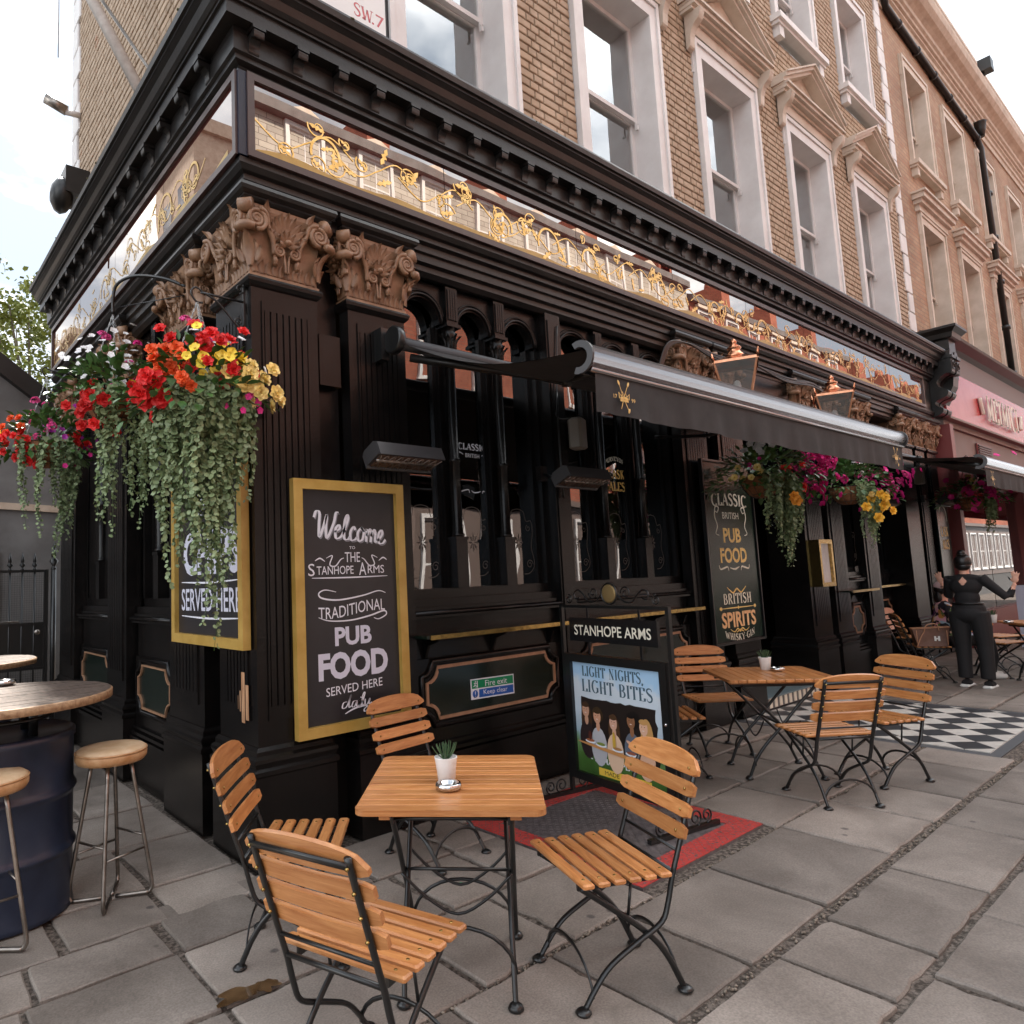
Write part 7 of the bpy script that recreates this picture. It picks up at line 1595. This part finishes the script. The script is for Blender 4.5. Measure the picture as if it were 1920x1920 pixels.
mb.tube(crom([(.0, 1.0, 3.72), (-.12, 1.12, 3.80), (-.26, 1.32, 3.86), (-.34, 1.48, 3.84), (-.36, 1.52, 3.74), (-.36, 1.52, 3.62)], 5), .012, 8); mb.tube([(.0, 1.0, 3.66), (-.34, 1.49, 3.66)], .004, 5); mb.build('ironwork', STEEL, b_)
# ================================================================== PEOPLE
def remesh(mb, vox, smooth=6):
    me = mb.mesh('body', SKIN); o = bpy.data.objects.new('tmp', me); COL.objects.link(o)
    r = o.modifiers.new('r', 'REMESH'); r.mode = 'VOXEL'; r.voxel_size = vox; s = o.modifiers.new('s', 'SMOOTH'); s.factor = .5; s.iterations = smooth
    dg = bpy.context.evaluated_depsgraph_get(); out = bpy.data.meshes.new_from_object(o.evaluated_get(dg)); bpy.data.objects.remove(o); bpy.data.meshes.remove(me); return out
def mats_by(me, mats, fn):
    me.materials.clear()
    for m in mats: me.materials.append(m)
    for p in me.polygons: p.material_index = fn(p.center); p.use_smooth = True
    return me
def hand(mb, w_, d, side, palm_n, sp=.5, s_=1.):
    """palm at wrist w_, pointing d; five bent fingers fanned in the plane across palm_n"""
    d = V(d).normalized(); n = V(palm_n).normalized(); l = d.cross(n).normalized()*side; w_ = V(w_)
    mb.tube([w_-d*.02, w_+d*.03*s_, w_+d*.075*s_], [.021, .033, .034], 10, flat=(1, .55)) if False else [mb.ell((0, 0, 0), (.037*s_, .046*s_, .016*s_), frame(tuple(w_+d*.045*s_), tuple(l), tuple(d)), 12, 8)]
    for i, (off, a, ln) in enumerate(((.026, -.34, .058), (.010, -.12, .068), (-.008, .10, .064), (-.025, .34, .050))):
        dd = (d*cos(a*sp*1.6)-l*sin(a*sp*1.6)).normalized(); p = w_+d*.082*s_+l*off*s_
        mb.tube([p-dd*.02, p, p+dd*ln*.5*s_+n*.004, p+dd*ln*.85*s_-n*.002, p+dd*ln*s_-n*.006], [.0095, .0098, .0088, .0078, .0055], 8)
    p = w_+d*.03*s_+l*.03*s_; dd = (d*.62+l*.8).normalized(); mb.tube([p-dd*.02, p, p+dd*.03, p+(dd+d*.25).normalized()*.058*s_], [.013, .012, .0105, .007], 8)
def human(name, loc, rz, label, J, colfn, mats, vox=.013, hands=True, hd=None, hair=None, group=None):
    P = empty(name, loc, rz, label=label, cat='person'); mb = MB()
    for c, r in J['ell']: mb.ell(c, r, n=20, m=14)
    for pts, rad in J['tube']: mb.tube(pts, rad, 14)
    if hands:
        for h in J['hands']: hand(mb, *h)
    me = mats_by(remesh(mb, vox), mats, colfn); me.name = 'body'; mo('body', me, P); return P
# standing woman, arms raised outward, seen from behind (local x to her right, y the way she faces)
JW = dict(ell=[((0, .0, .93), (.175, .125, .13)), ((0, -.045, .88), (.165, .10, .11)), ((0, 0, 1.07), (.13, .095, .13)), ((0, .0, 1.22), (.165, .10, .13)), ((0, -.005, 1.315), (.17, .075, .05)), ((0, .015, 1.495), (.073, .09, .10)), ((0, .07, 1.455), (.045, .04, .05)), ((0, .10, 1.475), (.012, .02, .014)), ((-.074, .01, 1.485), (.012, .018, .026)), ((.074, .01, 1.485), (.012, .018, .026))],
 tube=[([(0, 0, 1.30), (0, 0, 1.36), (0, .01, 1.44)], [.06, .048, .05]),
  ([(.155, 0, 1.32), (.24, .02, 1.22), (.37, .05, 1.075), (.39, .07, 1.09), (.425, .08, 1.17)], [.062, .056, .043, .043, .032]), ([(.415, .08, 1.15), (.435, .085, 1.20), (.45, .09, 1.235)], [.030, .023, .021]),
  ([(-.155, 0, 1.32), (-.19, .06, 1.2), (-.215, .12, 1.085), (-.24, .16, 1.10), (-.29, .22, 1.17)], [.062, .056, .044, .043, .032]), ([(-.28, .21, 1.16), (-.305, .24, 1.2), (-.325, .26, 1.245)], [.030, .023, .021]),
  ([(.095, -.01, .90), (.11, .0, .72), (.115, .01, .5), (.12, .0, .3), (.115, -.01, .10)], [.115, .103, .085, .075, .072]), ([(-.095, -.01, .90), (-.10, .0, .72), (-.10, .01, .5), (-.10, .0, .3), (-.105, -.01, .10)], [.115, .103, .085, .075, .072]),
  ([(.115, -.05, .04), (.12, .05, .04), (.12, .12, .03)], [.045, .045, .035]), ([(-.105, -.05, .04), (-.105, .05, .04), (-.105, .12, .03)], [.045, .045, .035])],
 hands=[((.452, .09, 1.24), (.12, .0, 1), -1, (0, -1, 0)), ((-.328, .26, 1.25), (-.25, .05, 1), 1, (0, -1, 0))])
def wcol(c):
    x, y, z = c
    if z > 1.365: return 1
    if x > .415 and z > 1.17: return 1
    if x < -.29 and z > 1.18: return 1
    if y < -.055 and abs(x) < .04*(1-abs(z-1.275)/.06) and 1.225 < z < 1.33: return 1
    if z < .016: return 2
    return 0
SHOEW = mat('white_rubber', (.7, .69, .66), .5)
W1_ = human('person', (8.95, -1.15, 0.004), -pi/2-.05, 'person in black top and black trousers standing with back turned and both hands raised', JW, wcol, [BLKCL, SKIN, SHOEW], vox=.0078)
mb = MB(); mb.ell((0, .0, 1.515), (.088, .098, .095), n=24, m=14); mb.ell((0, -.02, 1.46), (.078, .07, .06), n=20, m=10); mb.ell((.0, -.02, 1.62), (.043, .045, .042), n=18, m=10); mb.tube([(.045*cos(i*pi/8), -.02+.045*sin(i*pi/8), 1.598) for i in range(16)], .012, 8, closed=True); mb.build('hair', HAIR, W1_)
mb = MB()
for s in (-.105, .117): mb.bbox(s-.048, s+.048, -.105, .16, -.002, .028, .012)
mb.build('shoe_sole', SHOEW, W1_); mb = MB(); mb.tube([(-.305+.026*cos(i*pi/8), .24+.026*sin(i*pi/8), 1.2) for i in range(16)], .006, 6, closed=True); mb.build('wrist_band', BLKCL, W1_)
mb = MB(); mb.tube([(.150*cos(i*pi/14), .118*sin(i*pi/14)-.003, 1.005) for i in range(28)], .012, 6, closed=True); mb.build('belt', HAIR, W1_)
# seated woman in a flower print jacket
FLOR = bpy.data.materials.new('flower_print_cloth'); FLOR.use_nodes = True; t = FLOR.node_tree; b = t.nodes['Principled BSDF']; b.inputs['Roughness'].default_value = .8
g = N(t, 'ShaderNodeNewGeometry'); nz = N(t, 'ShaderNodeTexNoise', i_Scale=14., i_Detail=1.); L(t, g.outputs['Position'], nz.inputs['Vector']); ad = N(t, 'ShaderNodeVectorMath', operation='MULTIPLY_ADD'); ad.inputs[1].default_value = (.08, .08, .08); L(t, nz.outputs['Color'], ad.inputs[0]); L(t, g.outputs['Position'], ad.inputs[2])
vo = N(t, 'ShaderNodeTexVoronoi', i_Scale=19.); L(t, ad.outputs[0], vo.inputs['Vector']); sc_ = N(t, 'ShaderNodeSeparateColor'); L(t, vo.outputs['Color'], sc_.inputs[0])
r_m = N(t, 'ShaderNodeValToRGB'); r_m.color_ramp.interpolation = 'CONSTANT'; e = r_m.color_ramp.elements; e[0].color = (.008, .006, .012, 1); e[1].position = .30; e[1].color = (.60, .28, .33, 1)
for p_, c_ in ((.48, (.30, .38, .46, 1)), (.58, (.008, .006, .012, 1)), (.70, (.14, .02, .16, 1)), (.78, (.62, .42, .34, 1)), (.88, (.10, .16, .05, 1)), (.94, (.45, .2, .04, 1))): x = e.new(p_); x.color = c_
L(t, sc_.outputs[0], r_m.inputs[0]); L(t, r_m.outputs[0], b.inputs['Base Color'])
def seated(x, y, rz, lab, top, z0=.47, hat=None, hairm=HAIR, big=1., lean=.02):
    J = dict(ell=[((0, -.02, z0+.10), (.18, .14, .12)), ((0, -.02, z0+.28), (.165*big, .12, .18)), ((0, .0, z0+.46), (.175*big, .105, .12)), ((0, .04, z0+.70), (.072, .088, .10)), ((0, .125, z0+.69), (.012, .02, .014)), ((0, .09, z0+.66), (.045, .04, .05))],
      tube=[([(0, 0, z0+.5), (0, .02, z0+.64)], [.06, .05]), ([(.16, 0, z0+.5), (.24, .03, z0+.34), (.23, .12, z0+.24), (.10, .28, z0+.30)], [.065, .058, .048, .036]), ([(-.16, 0, z0+.5), (-.24, .03, z0+.34), (-.23, .12, z0+.24), (-.10, .28, z0+.30)], [.065, .058, .048, .036]),
       ([(.1, 0, z0+.06), (.12, .22, z0+.08), (.12, .42, z0+.05), (.12, .44, .28), (.12, .40, .08)], [.10, .095, .075, .06, .05]), ([(-.1, 0, z0+.06), (-.12, .22, z0+.08), (-.12, .42, z0+.05), (-.12, .46, .28), (-.12, .44, .08)], [.10, .095, .075, .06, .05]),
       ([(.12, .38, .045), (.12, .56, .035)], [.045, .035]), ([(-.12, .42, .045), (-.12, .60, .035)], [.045, .035])], hands=[((.10, .28, z0+.30), (-.4, 1, .1), 1, (0, 0, -1)), ((-.10, .28, z0+.30), (.4, 1, .1), -1, (0, 0, -1))])
    def cf(c):
        if c[2] > z0+.575: return 1
        if c[1] > .275 and c[2] > z0+.2: return 1
        if c[2] < .09: return 3
        if c[2] > z0+.13 or c[1] < -.03 and c[2] > z0+.02: return 0
        return 2
    P = human('person', (x, y, .004), rz, lab, J, cf, [top, SKIN, BLKCL, SHOEW], vox=.016)
    mb = MB(); mb.ell((0, .015, z0+.73), (.085, .095, .095), n=20, m=12); mb.ell((0, -.04, z0+.62), (.075, .045, .10), n=16, m=10)
    if hat is None: mb.ell((0, -.05, z0+.5), (.09, .05, .16), n=16, m=10)
    mb.build('hair', hairm, P)
    if hat: mb = MB(); mb.ell((0, .03, z0+.765), (.098, .108, .075), n=22, m=10); mb.ell((0, .10, z0+.74), (.08, .10, .012), n=20, m=6); mb.build('hat', hat, P)
    return P
seated(9.62, -.72, -pi/2-1.05, 'person seated in a colourful flower print jacket beside the brown handbag', FLOR, z0=.43, hat=mat('pink_hat', (.60, .42, .42), .8), big=1.15)
seated(10.7, -2.12, .9, 'person with long black hair seated at the far right table', mat('grey_top', (.08, .07, .08), .8), z0=.46)
# brown tote bag on the chair
HB = empty('handbag', (9.05, -.70, .462), rz=-1.05, label='brown leather tote bag standing on the folding chair', cat='bag'); mb = MB()
BRL = mat('brown_bag_leather', (.10, .04, .022), .45, col2=(.14, .06, .035), vs_=20); m = [(-.16, -.075, 0), (.16, -.075, 0), (.16, .075, 0), (-.16, .075, 0), (-.20, -.07, .22), (.20, -.05, .24), (.20, .05, .24), (-.20, .07, .22)]
mb.add(m, [(3, 2, 1, 0), (0, 1, 5, 4), (1, 2, 6, 5), (2, 3, 7, 6), (3, 0, 4, 7)]); mb.build('bag_body', BRL, HB)
TANL = mat('tan_strap', (.45, .22, .12), .5); mb = MB(); mb.tube([m[4], m[5], m[6], m[7]], .007, 6, closed=True); mb.tube(crom([(-.08, -.075, .18), (-.12, -.09, .12), (-.16, -.095, .03), (-.17, -.09, .0)], 4), .006, 6); mb.tube(crom([(.08, -.07, .2), (.05, -.10, .28), (-.05, -.10, .27), (-.08, -.075, .18)], 5), .006, 6)
for q in (m[0], m[1]): mb.tube([q, V(q)+V((0, 0, .2))], .005, 5)
mb.build('strap', TANL, HB); mb = MB()
for a in (.02, .06): mb.box(a, a+.02, -.085, -.078, .07, .13)
mb.box(.035, .065, -.0845, -.079, .09, .105); mb.build('monogram', SHOEW, HB)
# totem in the cafe window
mb = MB(); rq = random.Random(6)
for i in range(9): mb.lathe([(.13, 0), (.17, .05), (.12, .13), (.15, .19)], 10, TR(14.4, .35, .6+i*.2))
tag(mb.build('carved_totem', mat('carved_wood', (.22, .08, .03), .5, col2=(.4, .17, .06), vs_=14)), 'carved brown wooden post inside the cafe window', 'totem')
# debris
mb = MB(); mb.ell((.72, -.85, .006), (.022, .012, .003), n=8, m=3); tag(mb.build('litter', mat('green_scrap', (.02, .25, .1), .5)), 'tiny green scrap on the paving behind the nearest table', 'litter')
